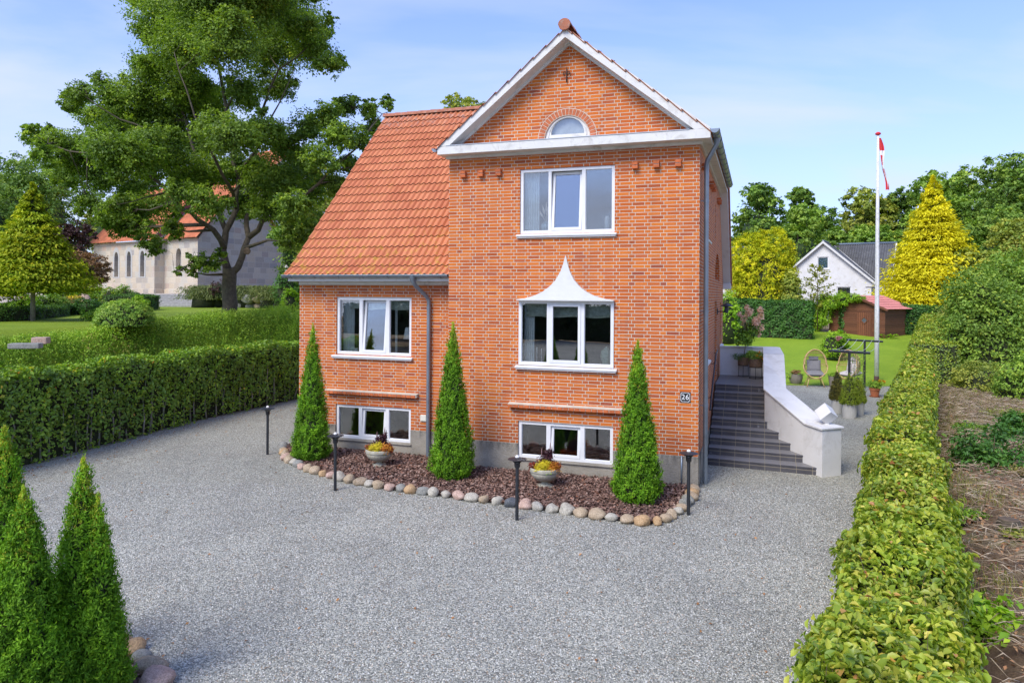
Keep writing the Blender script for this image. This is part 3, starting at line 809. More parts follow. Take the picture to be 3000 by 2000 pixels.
# ---- tiled roofs
def tile_roof(path, to3, urange, name, wave=.148, rowL=.333, amp=.042, thick=.030, seed=1):
    """path: list of 2D points (a,z) up the slope; to3(u,a,z)->3D; urange(a,z)->(u0,u1)"""
    path = [Vector(p) for p in path]
    seg = [(path[i+1] - path[i]).length for i in range(len(path) - 1)]; tot = sum(seg)
    def at(s):
        s = max(0, min(s, tot - 1e-6))
        for i, L in enumerate(seg):
            if s <= L or i == len(seg) - 1:
                d = (path[i+1] - path[i]) / L; return path[i] + d * s, Vector((-d.y, d.x))
            s -= L
    rr = random.Random(seed)
    V = []; T = []; RN = []
    nrow = int(math.ceil(tot / rowL)); per = 8
    for j in range(nrow):
        s0 = j * rowL; s1 = min(tot, s0 + rowL + .04)
        p0, n0 = at(s0); p1, n1 = at(s1)
        ua, ub = urange(*at(s0 + rowL * .5)[0])
        if ub - ua < .1: continue
        k0 = int(math.floor(ua / wave)); k1 = int(math.ceil(ub / wave))
        us = []
        for k in range(k0, k1):
            for q in range(per): us.append((k + q / per) * wave)
        us.append(k1 * wave)
        us = sorted(set([ua, ub] + [u for u in us if ua < u < ub]))
        b = len(V)
        for u in us:
            f = (u / wave) % 1.0
            hgt = (f / .78) ** 1.3 if f < .78 else (1 - (f - .78) / .22)
            hgt = .5 - .5 * math.cos(math.pi * hgt)
            hgt *= amp
            row = []
            for (p, nrm, off) in ((p0, n0, thick), (p1, n1, 0.0)):
                q = p + nrm * (off + hgt); row.append(q)
            q = p0 + n0 * (hgt - .012)
            for qq in (q, row[0], row[1]): V.append(to3(u, qq.x, qq.y))
        for i in range(len(us) - 1):
            a = b + i * 3; c = a + 3
            tid = (math.floor((us[i] + 1e-6) / (wave * 2)), j)
            rv = .06 + .94 * rr.random() if not RN or tid != last else rv
            last = tid
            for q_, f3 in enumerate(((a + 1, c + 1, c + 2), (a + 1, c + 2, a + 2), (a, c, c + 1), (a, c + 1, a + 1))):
                T.append(f3); RN.append(rv if q_ < 2 else 0.0)  # front edges take the dark shadow-line colour
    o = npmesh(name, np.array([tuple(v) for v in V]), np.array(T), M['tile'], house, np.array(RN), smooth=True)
    try: o.data.set_sharp_from_angle(angle=R(48))
    except Exception: pass
    return o
RX = .205
main_path = [(.04, 3.985), (.46, 4.31), (.95, 4.82), (4.75, 8.72)]
def mur(a, z):   # main front slope: full height over the wing, then bounded by the valley with the bay roof
    if a < 2.35: return (-9.25, BW + .0)
    return (-9.25, BW + (a - 2.35) * (abs(BW - XM)) / 2.4)
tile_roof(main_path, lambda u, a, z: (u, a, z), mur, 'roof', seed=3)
bay_r = [(.26, 6.60), (XM, 8.80)]
def bur(a, z): return (-P_ - .03, min(7.3, 4.75 + (a - XM) * 1.0))
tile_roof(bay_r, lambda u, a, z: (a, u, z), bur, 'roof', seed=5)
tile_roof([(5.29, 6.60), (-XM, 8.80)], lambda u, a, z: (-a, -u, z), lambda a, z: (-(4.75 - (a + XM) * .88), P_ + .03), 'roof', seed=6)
rear = MB().add([(-9.25, 4.75, 8.72), (XM, 4.75, 8.72), (x1, 7.2, 6.60), (x1, 9.55, 3.95), (-9.25, 9.55, 3.95)], [(0, 1, 2, 3, 4)])
hp('roof', rear, M['ridge_tile'])
hp('roof_edge', MB().hexa([(x1 - .01, 7.2, 6.55), (x1 + .05, 7.2, 6.55), (x1 + .05, 9.55, 3.9), (x1 - .01, 9.55, 3.9)], [(x1 - .01, 7.26, 6.64), (x1 + .05, 7.26, 6.64), (x1 + .05, 9.62, 4.0), (x1 - .01, 9.62, 4.0)]), M['ridge_tile'])
# ridge tiles
def ridge(pa, pb, r, n, name='ridge_tile'):
    pa, pb = Vector(pa), Vector(pb); d = (pb - pa).normalized(); u = d.cross(Vector((0, 0, 1))).normalized(); L = (pb - pa).length / n
    mb = MB()
    for i in range(n):
        a = pa + d * (i * L - .02); b = pa + d * ((i + 1) * L + .02)
        r0, r1 = r * 1.06, r * .94
        bb = len(mb.v)
        for p, rr_ in ((a, r0), (b, r1)):
            for k in range(9):
                t = math.pi * k / 8
                mb.v.append(tuple(p + u * math.cos(t) * rr_ + Vector((0, 0, 1)) * (math.sin(t) * rr_ - .02)))
        for k in range(8): mb.f.append((bb + k, bb + k + 1, bb + 10 + k, bb + 9 + k))
        mb.f.append(tuple(bb + k for k in range(9)))
    return hp(name, mb, M['ridge_tile'], smooth=True, autosmooth=True)
ridge((-9.28, 4.75, 8.74), (XM, 4.75, 8.74), .11, 18)
ridge((XM, -P_ - .03, 8.83), (XM, 4.75, 8.83), .115, 13)
# ridge end cap
hp('ridge_end_cap', MB().prism([(XM + .125 * math.cos(t), 8.81 + .115 * math.sin(t)) for t in np.linspace(0, math.pi, 11)] + [(XM - .09, 8.73), (XM - .04, 8.70), (XM + .04, 8.70), (XM + .09, 8.73)], lambda u, v: (u, -P_ - .075, v), lambda u, v: (u, -P_ - .03, v)), M['ridge_tile'], bevel=.006)

# ---- rooms behind the windows
def room(w, y, depth, mat='room', dx=.5, zb=.3, zt=.35, name='room'):
    x0_, x1_, z0_, z1_ = w[0] - dx, w[1] + dx, w[2] - zb, w[3] + zt
    mb = MB(); y0_, y1_ = y + REV + .02, y + depth
    mb.add([(x0_, y0_, z0_), (x1_, y0_, z0_), (x1_, y1_, z0_), (x0_, y1_, z0_), (x0_, y0_, z1_), (x1_, y0_, z1_), (x1_, y1_, z1_), (x0_, y1_, z1_)], [(0,3,2,1),(4,5,6,7),(1,2,6,5),(2,3,7,6),(3,0,4,7)])
    # board under / beside the opening closes the room towards the wall
    a, b, c, d = w
    for q in ((x0_, a, z0_, z1_), (b, x1_, z0_, z1_), (a, b, z0_, c), (a, b, d, z1_)):
        mb.add([(q[0], y0_, q[2]), (q[1], y0_, q[2]), (q[1], y0_, q[3]), (q[0], y0_, q[3])], [(0, 1, 2, 3)])
    return hp(name, mb, M[mat])
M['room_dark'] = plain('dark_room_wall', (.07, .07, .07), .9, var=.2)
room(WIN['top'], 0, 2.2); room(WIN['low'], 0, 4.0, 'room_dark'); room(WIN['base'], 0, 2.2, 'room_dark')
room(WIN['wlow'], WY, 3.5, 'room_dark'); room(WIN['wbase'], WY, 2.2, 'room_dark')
for w, y in ((WIN['top'], 0), (WIN['low'], 0), (WIN['wlow'], WY)):
    hp('inner_sill', MB().box(w[0] - .1, w[1] + .1, y + REV + .021, y + .42, w[2] - .03, w[2] + .035), M['white_frame'])

# ---- things seen through the windows (top level)
def hth(name, x, y, z, label, cat, group=None):
    w = W(x, y, z); return empty(name, w, -YAW, label, cat, group)
def curtain(x, y, z0_, z1_, w_, label, folds=7):
    t = hth('curtain', x, y, z0_, label, 'curtain')
    V_ = []; n = folds * 6; mb = MB()
    for i in range(n + 1):
        u = i / n; V_.append((w_ * u, .025 * math.sin(u * folds * 2 * math.pi)))
    for i in range(n):
        a, b = V_[i], V_[i + 1]
        mb.add([(a[0], a[1], 0), (b[0], b[1], 0), (b[0], b[1], z1_ - z0_), (a[0], a[1], z1_ - z0_)], [(0, 1, 2, 3)])
    mb.build('cloth', M['curtain'], t, smooth=True)
    MB().tube([(-.02, 0, z1_ - z0_), (w_ + .02, 0, z1_ - z0_)], .012, 8).build('rail', M['zinc'], t, smooth=True)
curtain(-3.53, .24, 4.84, 6.12, .34, 'pale pleated curtain at the left of the upper bay window')
curtain(-3.50, .24, 2.22, 3.45, .22, 'pale curtain tied back at the left of the window under the pointed canopy', 5)
curtain(-8.10, .74, 2.24, 3.48, .30, 'sheer white curtain at the left of the wing window beside the thin leaved plant')
curtain(-6.75, .74, 2.24, 3.48, .06, 'narrow strip of curtain left of the table lamp in the wing window', 2)
def blind(x0_, x1_, y, z1_, hh, label):
    t = hth('roman_blind', x0_, y, z1_ - hh, label, 'blind')
    mb = MB(); n = 24
    for j in range(6):
        za, zb_ = hh * j / 6, hh * (j + 1) / 6
        for i in range(n):
            u0, u1 = i / n, (i + 1) / n
            s = lambda u: .012 * math.sin(u * 9 + j) + (.02 if j == 0 else 0)
            dz = lambda u: .012 * math.sin(u * 14) if j == 0 else 0
            mb.add([((x1_ - x0_) * u0, -.02 * (j == 0), za + dz(u0)), ((x1_ - x0_) * u1, -.02 * (j == 0), za + dz(u1)), ((x1_ - x0_) * u1, s(u1), zb_), ((x1_ - x0_) * u0, s(u0), zb_)], [(0, 1, 2, 3)])
    mb.build('cloth', M['blind'], t, smooth=True)
    MB().box(0, x1_ - x0_, -.01, .03, hh - .02, hh).build('head_rail', M['white_frame'], t)
blind(-3.45, -1.64, .20, 3.45, .30, 'green grey patterned blind across the top of the window under the pointed canopy')
blind(-7.90, -6.26, .70, 3.48, .24, 'pale blind across the top of the left wing window')
M['vase_blue'] = plain('blue_glazed_vase', (.30, .42, .48), .3, var=.35, vs_=14)
M['plume'] = plain('dried_plume', (.72, .64, .52), .9, var=.1)
t = hth('pampas_vase', -3.06, .27, 4.862, 'pale blue vase of dried cream plumes on the upper bay window sill', 'vase')
MB().lathe([(.05, 0), (.095, .03), (.10, .12), (.095, .17), (.05, .21), (.045, .225)], n=20).build('vase_body', M['vase_blue'], t, smooth=True)
for k, (dx, l) in enumerate([(-.15, .44), (-.07, .50), (0, .56), (.06, .52), (.13, .50), (.03, .44), (-.11, .38)]):
    a = Vector((0, 0, .2)); b = Vector((dx, .02 * (k % 3 - 1), l + .02))
    mbp = MB().tube([a, a.lerp(b, .5), b.lerp(a, .35)], .003, 5).tube([a.lerp(b, .55), a.lerp(b, .7), a.lerp(b, .88), b + (b - a) * .12], [.006, .022, .018, .003], 8)
    mbp.build('plume', M['plume'], t, smooth=True)
t = hth('ribbed_vase', -1.80, .27, 2.215, 'pale green ribbed lidded vase at the right of the window under the canopy', 'vase')
M['vase_green'] = plain('green_ribbed_glaze', (.42, .52, .40), .35, var=.3, vs_=22)
mb = MB(); nn_ = 48; prof = [(.06, 0), (.075, .03), (.105, .12), (.112, .20), (.10, .27), (.065, .305), (.05, .315)]
for (r_, z_) in prof:
    for k in range(nn_):
        a = 2 * math.pi * k / nn_; rr_ = r_ * (1 + .05 * math.cos(12 * a)); mb.v.append((rr_ * math.cos(a), rr_ * math.sin(a), z_))
for i in range(len(prof) - 1):
    for k in range(nn_):
        a = i * nn_ + k; b = i * nn_ + (k + 1) % nn_; mb.f.append((a, b, b + nn_, a + nn_))
mb.build('vase_body', M['vase_green'], t, smooth=True)
MB().lathe([(.055, .312), (.05, .33), (.018, .34), (.02, .36), (.005, .366)], n=20).build('lid', M['vase_green'], t, smooth=True)
M['candle'] = plain('white_candle', (.85, .85, .82), .5, var=.02)
for i, (dx, hh) in enumerate(((-3.235, .20), (-3.135, .17))):
    t = hth('candlestick', dx, .25, 2.215, ['taller silver candlestick with white candle, left one by the tied curtain', 'shorter silver candlestick with white candle, right of its taller twin'][i], 'candlestick', 'silver candlesticks on the window sill')
    MB().lathe([(.03, 0), (.028, .008), (.008, .02), (.012, .05), (.006, .07), (.012, .10), (.007, .13), (.014, hh - .005), (.014, hh)], n=12).build('stem', M['zinc_light'], t, smooth=True)
    MB().lathe([(.010, hh), (.010, hh + .11), (.002, hh + .115)], n=10).build('candle', M['candle'], t, smooth=True)
t = hth('table_lamp', -6.41, .80, 2.24, 'table lamp with pale pleated shade at the right of the wing window', 'lamp')
MB().lathe([(.06, 0), (.055, .015), (.01, .03), (.02, .09), (.008, .12), (.012, .2), (.006, .3)], n=16).build('lamp_base', M['zinc_light'], t, smooth=True)
MB().lathe([(.145, .34), (.10, .60), (.098, .60), (.142, .34)], n=24).build('lamp_shade', M['curtain'], t, smooth=True)
t = hth('potted_plant', -7.78, .78, 2.24, 'thin leaved plant in a small pot at the left of the wing window', 'plant')
MB().lathe([(.04, 0), (.06, .1), (.055, .1), (.05, .08)], n=16).build('pot', M['white_frame'], t, smooth=True)
M['thin_leaf'] = plain('thin_leaf', (.10, .14, .08), .7, var=.2)
mb = MB()
for k in range(14):
    a = k * 2.4; l = .16 + .02 * (k % 7)
    mb.tube([(0, 0, .08), (.05 * math.cos(a), .03 * math.sin(a), .08 + l), (.12 * math.cos(a), .06 * math.sin(a), .1 + l * 1.6)], [.006, .005, .001], 4)
mb.build('leaves', M['thin_leaf'], t, smooth=True)
mb = MB(); t = hth('tall_pale_vase', -1.87, .6, 4.862, 'tall pale vase faintly seen in the right pane of the upper bay window', 'vase')  # a vase, not a lamp
MB().lathe([(.05, 0), (.055, .3), (.04, .33), (.03, .34)], n=16).build('vase_body', M['curtain'], t, smooth=True)
t = None

# ---- house number sign
sg = hth('house_number_sign', -.24, -.004, 1.695, 'small black enamel sign with white number 26 on the brick wall', 'sign')
M['sign_black'] = plain('black_enamel', (.02, .022, .025), .3, var=.05)
c_ = .022; hs = .09
def notch(s_, c_): return [(-s_ + c_, -s_), (s_ - c_, -s_), (s_ - c_, -s_ + c_), (s_, -s_ + c_), (s_, s_ - c_), (s_ - c_, s_ - c_), (s_ - c_, s_), (-s_ + c_, s_), (-s_ + c_, s_ - c_), (-s_, s_ - c_), (-s_, -s_ + c_), (-s_ + c_, -s_ + c_)]
MB().box(-hs - .006, hs + .006, -.012, 0, -hs - .006, hs + .006).build('plate', M['sign_black'], sg, bevel=.002)
mb = MB(); o_ = notch(.086, .016); i_ = notch(.078, .016)
mb.poly([o_, i_[::-1]], lambda u, v: (u, -.0145, v)); mb.build('border', M['white_frame'], sg)
def text_mesh(txt, size, mat, parent, loc, rot=(R(90), 0, 0), extrude=.0015, offset=.0012):
    cu = bpy.data.curves.new('digits', 'FONT'); cu.body = txt; cu.size = size; cu.align_x = 'CENTER'; cu.align_y = 'CENTER'; cu.extrude = extrude; cu.offset = offset; cu.space_character = 1.08
    o = bpy.data.objects.new('tmp', cu); COL.objects.link(o)
    dg = bpy.context.evaluated_depsgraph_get(); me = bpy.data.meshes.new_from_object(o.evaluated_get(dg))
    bpy.data.objects.remove(o)
    q = link('digits', me, None, parent, loc); me.materials.clear(); me.materials.append(mat); q.rotation_euler = rot
    return q
text_mesh('26', .135, M['white_frame'], sg, (0, -.016, 0))
# wall lamp and handrail by the entrance
wl = hth('wall_lamp', .0, 5.98, 3.2, 'black outdoor wall lamp with a flat round shade on the side wall', 'lamp')
MB().box(0, .025, -.04, .04, -.1, .06).build('wall_plate', M['black_metal'], wl, bevel=.004)
MB().tube([(.02, 0, -.02), (.2, 0, -.02), (.22, 0, .03)], .014, 8).build('arm', M['black_metal'], wl, smooth=True)
MB().lathe([(.05, -.05), (.055, .06), (.05, .1), (.17, .13), (.05, .18), (.02, .2)], (.24, 0, .0), 24).build('lamp_shade', M['black_metal'], wl, smooth=True, autosmooth=True)
hr = hth('handrail', 0, 0, 0, 'thin black metal handrail on the brick wall beside the steps', 'handrail')
MB().tube([(.09, 1.95, 1.18), (.09, 2.05, 1.22), (.09, 2.3, 1.42), (.09, 4.0, 2.2), (.09, 4.7, 2.25)], .018, 8).build('rail', M['black_metal'], hr, smooth=True)
for y, z in ((2.35, 1.44), (3.7, 2.06), (4.6, 2.24)):
    MB().tube([(0, y, z - .06), (.05, y, z - .06), (.09, y, z)], .009, 6).build('bracket', M['black_metal'], hr, smooth=True)

# ================================================================ ENTRANCE STEPS
st = empty('entrance_steps', (HC.x, HC.y, 0), -YAW, 'dark tiled flight of nine steps with white rendered parapet wall beside the house', 'steps')
r_, t_ = .155, .36
xr = [2.19, 1.94, 1.70, 1.46, 1.19, 1.19, 1.19, 1.19, 1.19]
x_in = .03
for k in range(9):
    sk = .10 * max(0, 1 - k / 6)
    yl, yr = 1.98 + k * t_ + sk * .4, 1.93 + k * t_ - sk * .7
    z0_, z1_ = k * r_ - (.25 if k == 0 else .02), (k + 1) * r_
    yb = 7.05 if k == 8 else yl + t_ + .35
    X1 = xr[k] + .05
    mb = MB().hexa([(x_in, yl, z0_), (X1, yr, z0_), (X1, yb, z0_), (x_in, yb, z0_)], [(x_in, yl, z1_ - .035), (X1, yr, z1_ - .035), (X1, yb, z1_ - .035), (x_in, yb, z1_ - .035)])
    mb.hexa([(x_in, yl - .012, z1_ - .035), (X1, yr - .012, z1_ - .035), (X1, yb, z1_ - .035), (x_in, yb, z1_ - .035)], [(x_in, yl - .012, z1_), (X1, yr - .012, z1_), (X1, yb, z1_), (x_in, yb, z1_)])
    mb.build('step' if k < 8 else 'landing', M['tread'], st, bevel=.009)
# parapet: inner/outer lines with heights
pin = [(1.19, 7.04, 2.16), (1.19, 4.9, 2.13), (1.19, 3.45, 1.46), (1.97, 2.17, .95), (2.262, 1.71, .935)]
pout = [(1.58, 7.04, 2.16), (1.61, 4.9, 2.13), (1.62, 3.66, 1.46), (2.37, 2.47, .95), (2.64, 2.05, .935)]
mb = MB()
for i in range(4):
    a, b, c, d = pin[i], pin[i+1], pout[i+1], pout[i]
    mb.hexa([(p[0], p[1], -.25) for p in (a, b, c, d)], [p for p in (a, b, c, d)])
mb.box(x_in, 1.45, 7.04, 7.20, -.25, 2.15)
mb.hexa([(1.45, 7.04, -.25), (1.58, 7.04, -.25), (1.50, 7.20, -.25), (1.45, 7.20, -.25)], [(1.45, 7.04, 2.16), (1.58, 7.04, 2.16), (1.50, 7.20, 2.16), (1.45, 7.20, 2.16)])
pw = mb.build('parapet_wall', M['white_render'], st)
mb = MB()
def off(p, q, s): return (p[0] + s[0], p[1] + s[1], p[2] + .0)
pi2 = [(1.16, 7.02, 2.165), (1.16, 4.9, 2.135), (1.162, 3.44, 1.465), (1.945, 2.15, .955), (2.245, 1.665, .94)]
po2 = [(1.60, 7.02, 2.165), (1.64, 4.9, 2.135), (1.65, 3.67, 1.465), (2.40, 2.49, .955), (2.695, 2.06, .94)]
for i in range(4):
    q = (pi2[i], pi2[i+1], po2[i+1], po2[i])
    mb.hexa(q, [(p[0], p[1], p[2] + .04) for p in q])
q = [(x_in, 7.02, 2.153), (1.45, 7.02, 2.165), (1.45, 7.24, 2.165), (x_in, 7.24, 2.153)]; mb.hexa(q, [(p[0], p[1], p[2] + .04) for p in q])
q = [(1.45, 7.02, 2.165), (1.60, 7.02, 2.165), (1.50, 7.24, 2.165), (1.45, 7.24, 2.165)]; mb.hexa(q, [(p[0], p[1], p[2] + .04) for p in q])
mb.build('coping', M['white_render'], pw, bevel=.008)
# tilted white cube on its corner
cb = hth('stone_cube', 2.37, 2.20, .985, 'white cube ornament balanced on a corner on the end of the parapet wall', 'ornament')
mb = MB().box(-.135, .135, -.135, .135, -.135, .135)
rot = Matrix.Rotation(R(28), 3, 'Z') @ Matrix.Rotation(R(36), 3, 'X') @ Matrix.Rotation(R(34), 3, 'Y')
vv = [rot @ Vector(v) for v in mb.v]; mz = min(v.z for v in vv); mb.v = [(v.x, v.y, v.z - mz - .02) for v in vv]
mb.build('cube', M['white_render'], cb, bevel=.008)
MB().lathe([(.07, -.005), (.06, .02), (.03, .03)], n=16).build('foot', M['white_render'], cb)
# ================================================================ GROUND
def px(x, y, D):
    """photo pixel (3000 wide) at a distance D -> world point"""
    c_, s_ = math.cos(.00607), math.sin(.00607)
    a, b = x - 1500, y - 861
    return Vector(((c_ * a + s_ * b) / 2104 * D, D, CAMH - (-s_ * a + c_ * b) / 2104 * D))
def gp(x, y, z=0.0):
    p = px(x, y, 1.0); t = (z - CAMH) / (p.z - CAMH); return Vector((p.x * t, t, z))
def sheet(name, left, right, nu, off, mat, kind='structure', zf=H, sub=1):
    """surface between two polylines of equal length, draped on the terrain"""
    n = len(left); V = []
    for i in range((n - 1) * sub + 1):
        k = min(i // sub, n - 2); f = (i - k * sub) / sub
        a = Vector(left[k]).lerp(Vector(left[k + 1]), f); b = Vector(right[k]).lerp(Vector(right[k + 1]), f)
        for j in range(nu + 1):
            p = a.lerp(b, j / nu); V.append((p.x, p.y))
    V = np.array(V); Z = zf(V[:, 0], V[:, 1]) + off if zf else np.full(len(V), off)
    rows = (n - 1) * sub + 1; T = []
    for i in range(rows - 1):
        for j in range(nu):
            a = i * (nu + 1) + j; T += [(a, a + 1, a + nu + 2), (a, a + nu + 2, a + nu + 1)]
    o = npmesh(name, np.column_stack([V, Z]), np.array(T), mat, smooth=True)
    return tag(o, kind=kind)
def earth_mat():
    m, nt, p, o = newmat('earth_and_litter'); k = NT(nt); v = k.pos()
    c = k.ramp(k.noise(1.0, v, 7, .7, .4), [(.3, (.16, .10, .065)), (.47, (.26, .18, .11)), (.56, (.36, .28, .16)), (.66, (.24, .26, .07)), (.78, (.16, .22, .05))])
    c = k.mix(1, c, k.ramp(k.noise(45, v, 5, .75), [(.3, (.55,) * 3), (.7, (1.4,) * 3)]), 'MULTIPLY')
    k.set(p.inputs['Base Color'], c); k.set(p.inputs['Roughness'], .95); k.set(p.inputs['Specular IOR Level'], .1)
    k.set(p.inputs['Normal'], k.bump(k.noise(20, v, 6, .8), 1, .05)); return m
M['earth'] = earth_mat()
def Hg(X, Y):
    d = xh(Y) - np.asarray(X, float)
    return H(X, Y) - .35 * sstep(1.2, 2.6, d) - .10 * sstep(29, 31, Y) * sstep(-1, 1, -d)
sheet('ground', [(-90, -60), (-90, 200)], [(-30, -60), (-30, 200)], 30, -.04, M['earth'], zf=Hg, sub=130)
sheet('ground', [(-30, -60), (-30, 200)], [(40, -60), (40, 200)], 90, -.035, M['earth'], zf=Hg, sub=260)
sheet('ground', [(40, -60), (40, 200)], [(140, -60), (140, 200)], 30, -.04, M['earth'], zf=Hg, sub=100)
hl = [(-24, -20), (-20, 0)] + [(float(xh(y)) - .3, y) for y in (6, 8, 14.4, 18, 21, 23.5, 26, 27.5, 29.2)]
hr_ = [(14, -20), (3, -3), (1.3, 3), (3.3, 7.0), (6.2, 11.9), (8.2, 15.2), (9.8, 17.8), (11.2, 20.2), (13.0, 23.4), (14.6, 26.0), (16.0, 28.7)]
V_ = [(p[0], p[1]) for p in hl] + [(11.3, 29.9), (13.0, 29.2), (15.2, 29.1)] + [(p[0] + .2, p[1]) for p in hr_[::-1]]
g = MB().poly([V_], lambda u, v: (u, v, 0.0)); tag(g.build('gravel_drive', M['gravel']), kind='structure')
sheet('lawn', [(-2, 29.5), (-1, 45)], [(20, 28.6), (30, 45)], 40, .012, M['lawn'], sub=30)
sheet('churchyard_lawn', [(-60, 9.5), (-60, 49.4)], [(float(xh(9.5)) - 2.2, 9.5), (float(xh(49.4)) - 2.2, 49.4)], 60, .01, M['church_lawn'], sub=60)
M['pale_gravel'] = plain('pale_path_gravel', (.42, .36, .29), .9, var=.25, vs_=12, bump=.5, bs=30)
sheet('church_path', [(-60, 52.2), (-62, 62)], [(-8, 52.2), (-8, 62)], 20, .02, M['pale_gravel'], sub=6)

# ================================================================ FOLIAGE HELPERS
HEDGE_ST = [(0, (.022, .07, .010)), (.35, (.045, .12, .013)), (.7, (.085, .18, .018)), (.90, (.17, .25, .025)), (.96, (.26, .27, .035)), (1, (.28, .13, .04))]
M['hedge_r'] = foliage('beech_leaf_yellow', [(0, (0.095, 0.169, 0.026)), (.25, (0.190, 0.301, 0.033)), (.5, (0.333, 0.432, 0.043)), (.75, (0.514, 0.545, 0.072)), (.90, (0.666, 0.584, 0.108)), (.95, (0.628, 0.338, 0.086)), (1, (0.419, 0.169, 0.058))], .28, .42, 1.3, .35, .45)  # yellower leaf colour of the right-hand hedges
M['hedge_l'] = foliage('beech_leaf', [(0, (0.119, 0.207, 0.032)), (.4, (0.199, 0.352, 0.039)), (.8, (0.344, 0.517, 0.050)), (.95, (0.635, 0.642, 0.062)), (.975, (0.855, 0.621, 0.088)), (1, (0.855, 0.331, 0.106))], .28, .45, 1.2, .3, .5)
M['hedge_dark'] = foliage('dark_hedge_leaf', [(0, (0.040, 0.120, 0.022)), (.6, (0.080, 0.208, 0.032)), (1, (0.160, 0.304, 0.048))], .22, .5, 1.0, .3)
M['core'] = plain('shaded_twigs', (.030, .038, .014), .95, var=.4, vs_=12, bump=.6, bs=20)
M['twig'] = plain('brown_twig', (.13, .09, .055), .9, var=.4, vs_=10)
M['stem'] = plain('pale_hedge_stem', (.30, .28, .22), .85, var=.3, vs_=9, bump=.4)
M['thuja'] = foliage('thuja_spray', [(0, (0.066, 0.182, 0.012)), (.5, (0.140, 0.314, 0.015)), (.9, (0.244, 0.462, 0.021)), (1, (0.450, 0.495, 0.045))], .22, .6, 3.0, .35, .2)
M['thuja_tip'] = foliage('young_thuja_tip', [(0, (0.256, 0.432, 0.032)), (.7, (0.448, 0.576, 0.048)), (1, (0.672, 0.480, 0.096))], .3, .6, 3.0, .2, .2)
M['oak'] = foliage('oak_leaf', [(0, (0.079, 0.143, 0.029)), (.35, (0.151, 0.249, 0.037)), (.75, (0.268, 0.393, 0.050)), (.95, (0.431, 0.569, 0.061)), (1, (0.820, 0.752, 0.070))], .36, .5, .6, .3, .35)
M['gold'] = foliage('golden_conifer_spray', [(0, (.30, .34, .02)), (.35, (.58, .56, .02)), (.75, (.80, .72, .03)), (1, (.88, .78, .05))], .25, .6, .9, .25, .12)
M['gold_in'] = foliage('golden_green_spray', [(0, (.24, .32, .02)), (.4, (.50, .54, .02)), (.8, (.76, .70, .03)), (1, (.85, .72, .04))], .25, .6, 1.2, .35, .12)
M['lime_con'] = foliage('lime_conifer_spray', [(0, (0.086, 0.176, 0.016)), (.5, (0.210, 0.319, 0.019)), (.85, (0.460, 0.493, 0.029)), (1, (0.769, 0.669, 0.048))], .22, .6, .9, .4, .15)
M['wood_a'] = foliage('maple_leaf', [(0, (0.109, 0.214, 0.034)), (.5, (0.216, 0.364, 0.048)), (.9, (0.370, 0.502, 0.067)), (1, (0.617, 0.626, 0.076))], .22, .55, .35, .35)
M['wood_b'] = foliage('beech_wood_leaf', [(0, (0.086, 0.175, 0.034)), (.5, (0.169, 0.301, 0.046)), (1, (0.339, 0.451, 0.067))], .22, .55, .3, .35)
M['wood_c'] = foliage('olive_wood_leaf', [(0, (0.155, 0.226, 0.038)), (.5, (0.308, 0.377, 0.057)), (1, (0.556, 0.527, 0.085))], .22, .55, .35, .35)
M['purple'] = foliage('copper_leaf', [(0, (0.046, 0.023, 0.026)), (.6, (0.091, 0.039, 0.039)), (1, (0.156, 0.091, 0.065))], .15, .6, .8, .3)
M['redmaple'] = foliage('bronze_maple_leaf', [(0, (0.144, 0.096, 0.048)), (.6, (0.304, 0.160, 0.080)), (1, (0.448, 0.272, 0.128))], .2, .6, .8, .3)
M['lime_leaf'] = foliage('lime_shrub_leaf', [(0, (0.160, 0.320, 0.022)), (.5, (0.288, 0.496, 0.029)), (1, (0.512, 0.672, 0.048))], .3, .5, 1.5, .3)
M['shrub'] = foliage('small_shrub_leaf', [(0, (0.083, 0.184, 0.022)), (.5, (0.177, 0.350, 0.032)), (.9, (0.354, 0.534, 0.048)), (1, (0.520, 0.626, 0.072))], .25, .55, .7, .45)
M['brown_shrub'] = foliage('browned_shrub_leaf', [(0, (0.125, 0.088, 0.032)), (.5, (0.270, 0.211, 0.064)), (.8, (0.333, 0.352, 0.064)), (1, (0.499, 0.264, 0.112))], .2, .6, .9, .4)
M['weeping'] = foliage('arching_juniper', [(0, (0.096, 0.136, 0.048)), (.6, (0.208, 0.256, 0.088)), (1, (0.336, 0.368, 0.144))], .15, .6, 1.0, .4)
M['box'] = foliage('clipped_box_leaf', [(0, (0.048, 0.112, 0.019)), (.6, (0.096, 0.208, 0.032)), (1, (0.192, 0.320, 0.048))], .2, .5, 1.5, .35)
M['yew_gold'] = foliage('variegated_leaf', [(0, (0.134, 0.270, 0.035)), (.5, (0.246, 0.416, 0.058)), (.85, (0.493, 0.624, 0.115)), (1, (0.851, 0.874, 0.230))], .25, .5, 2.0, .3)

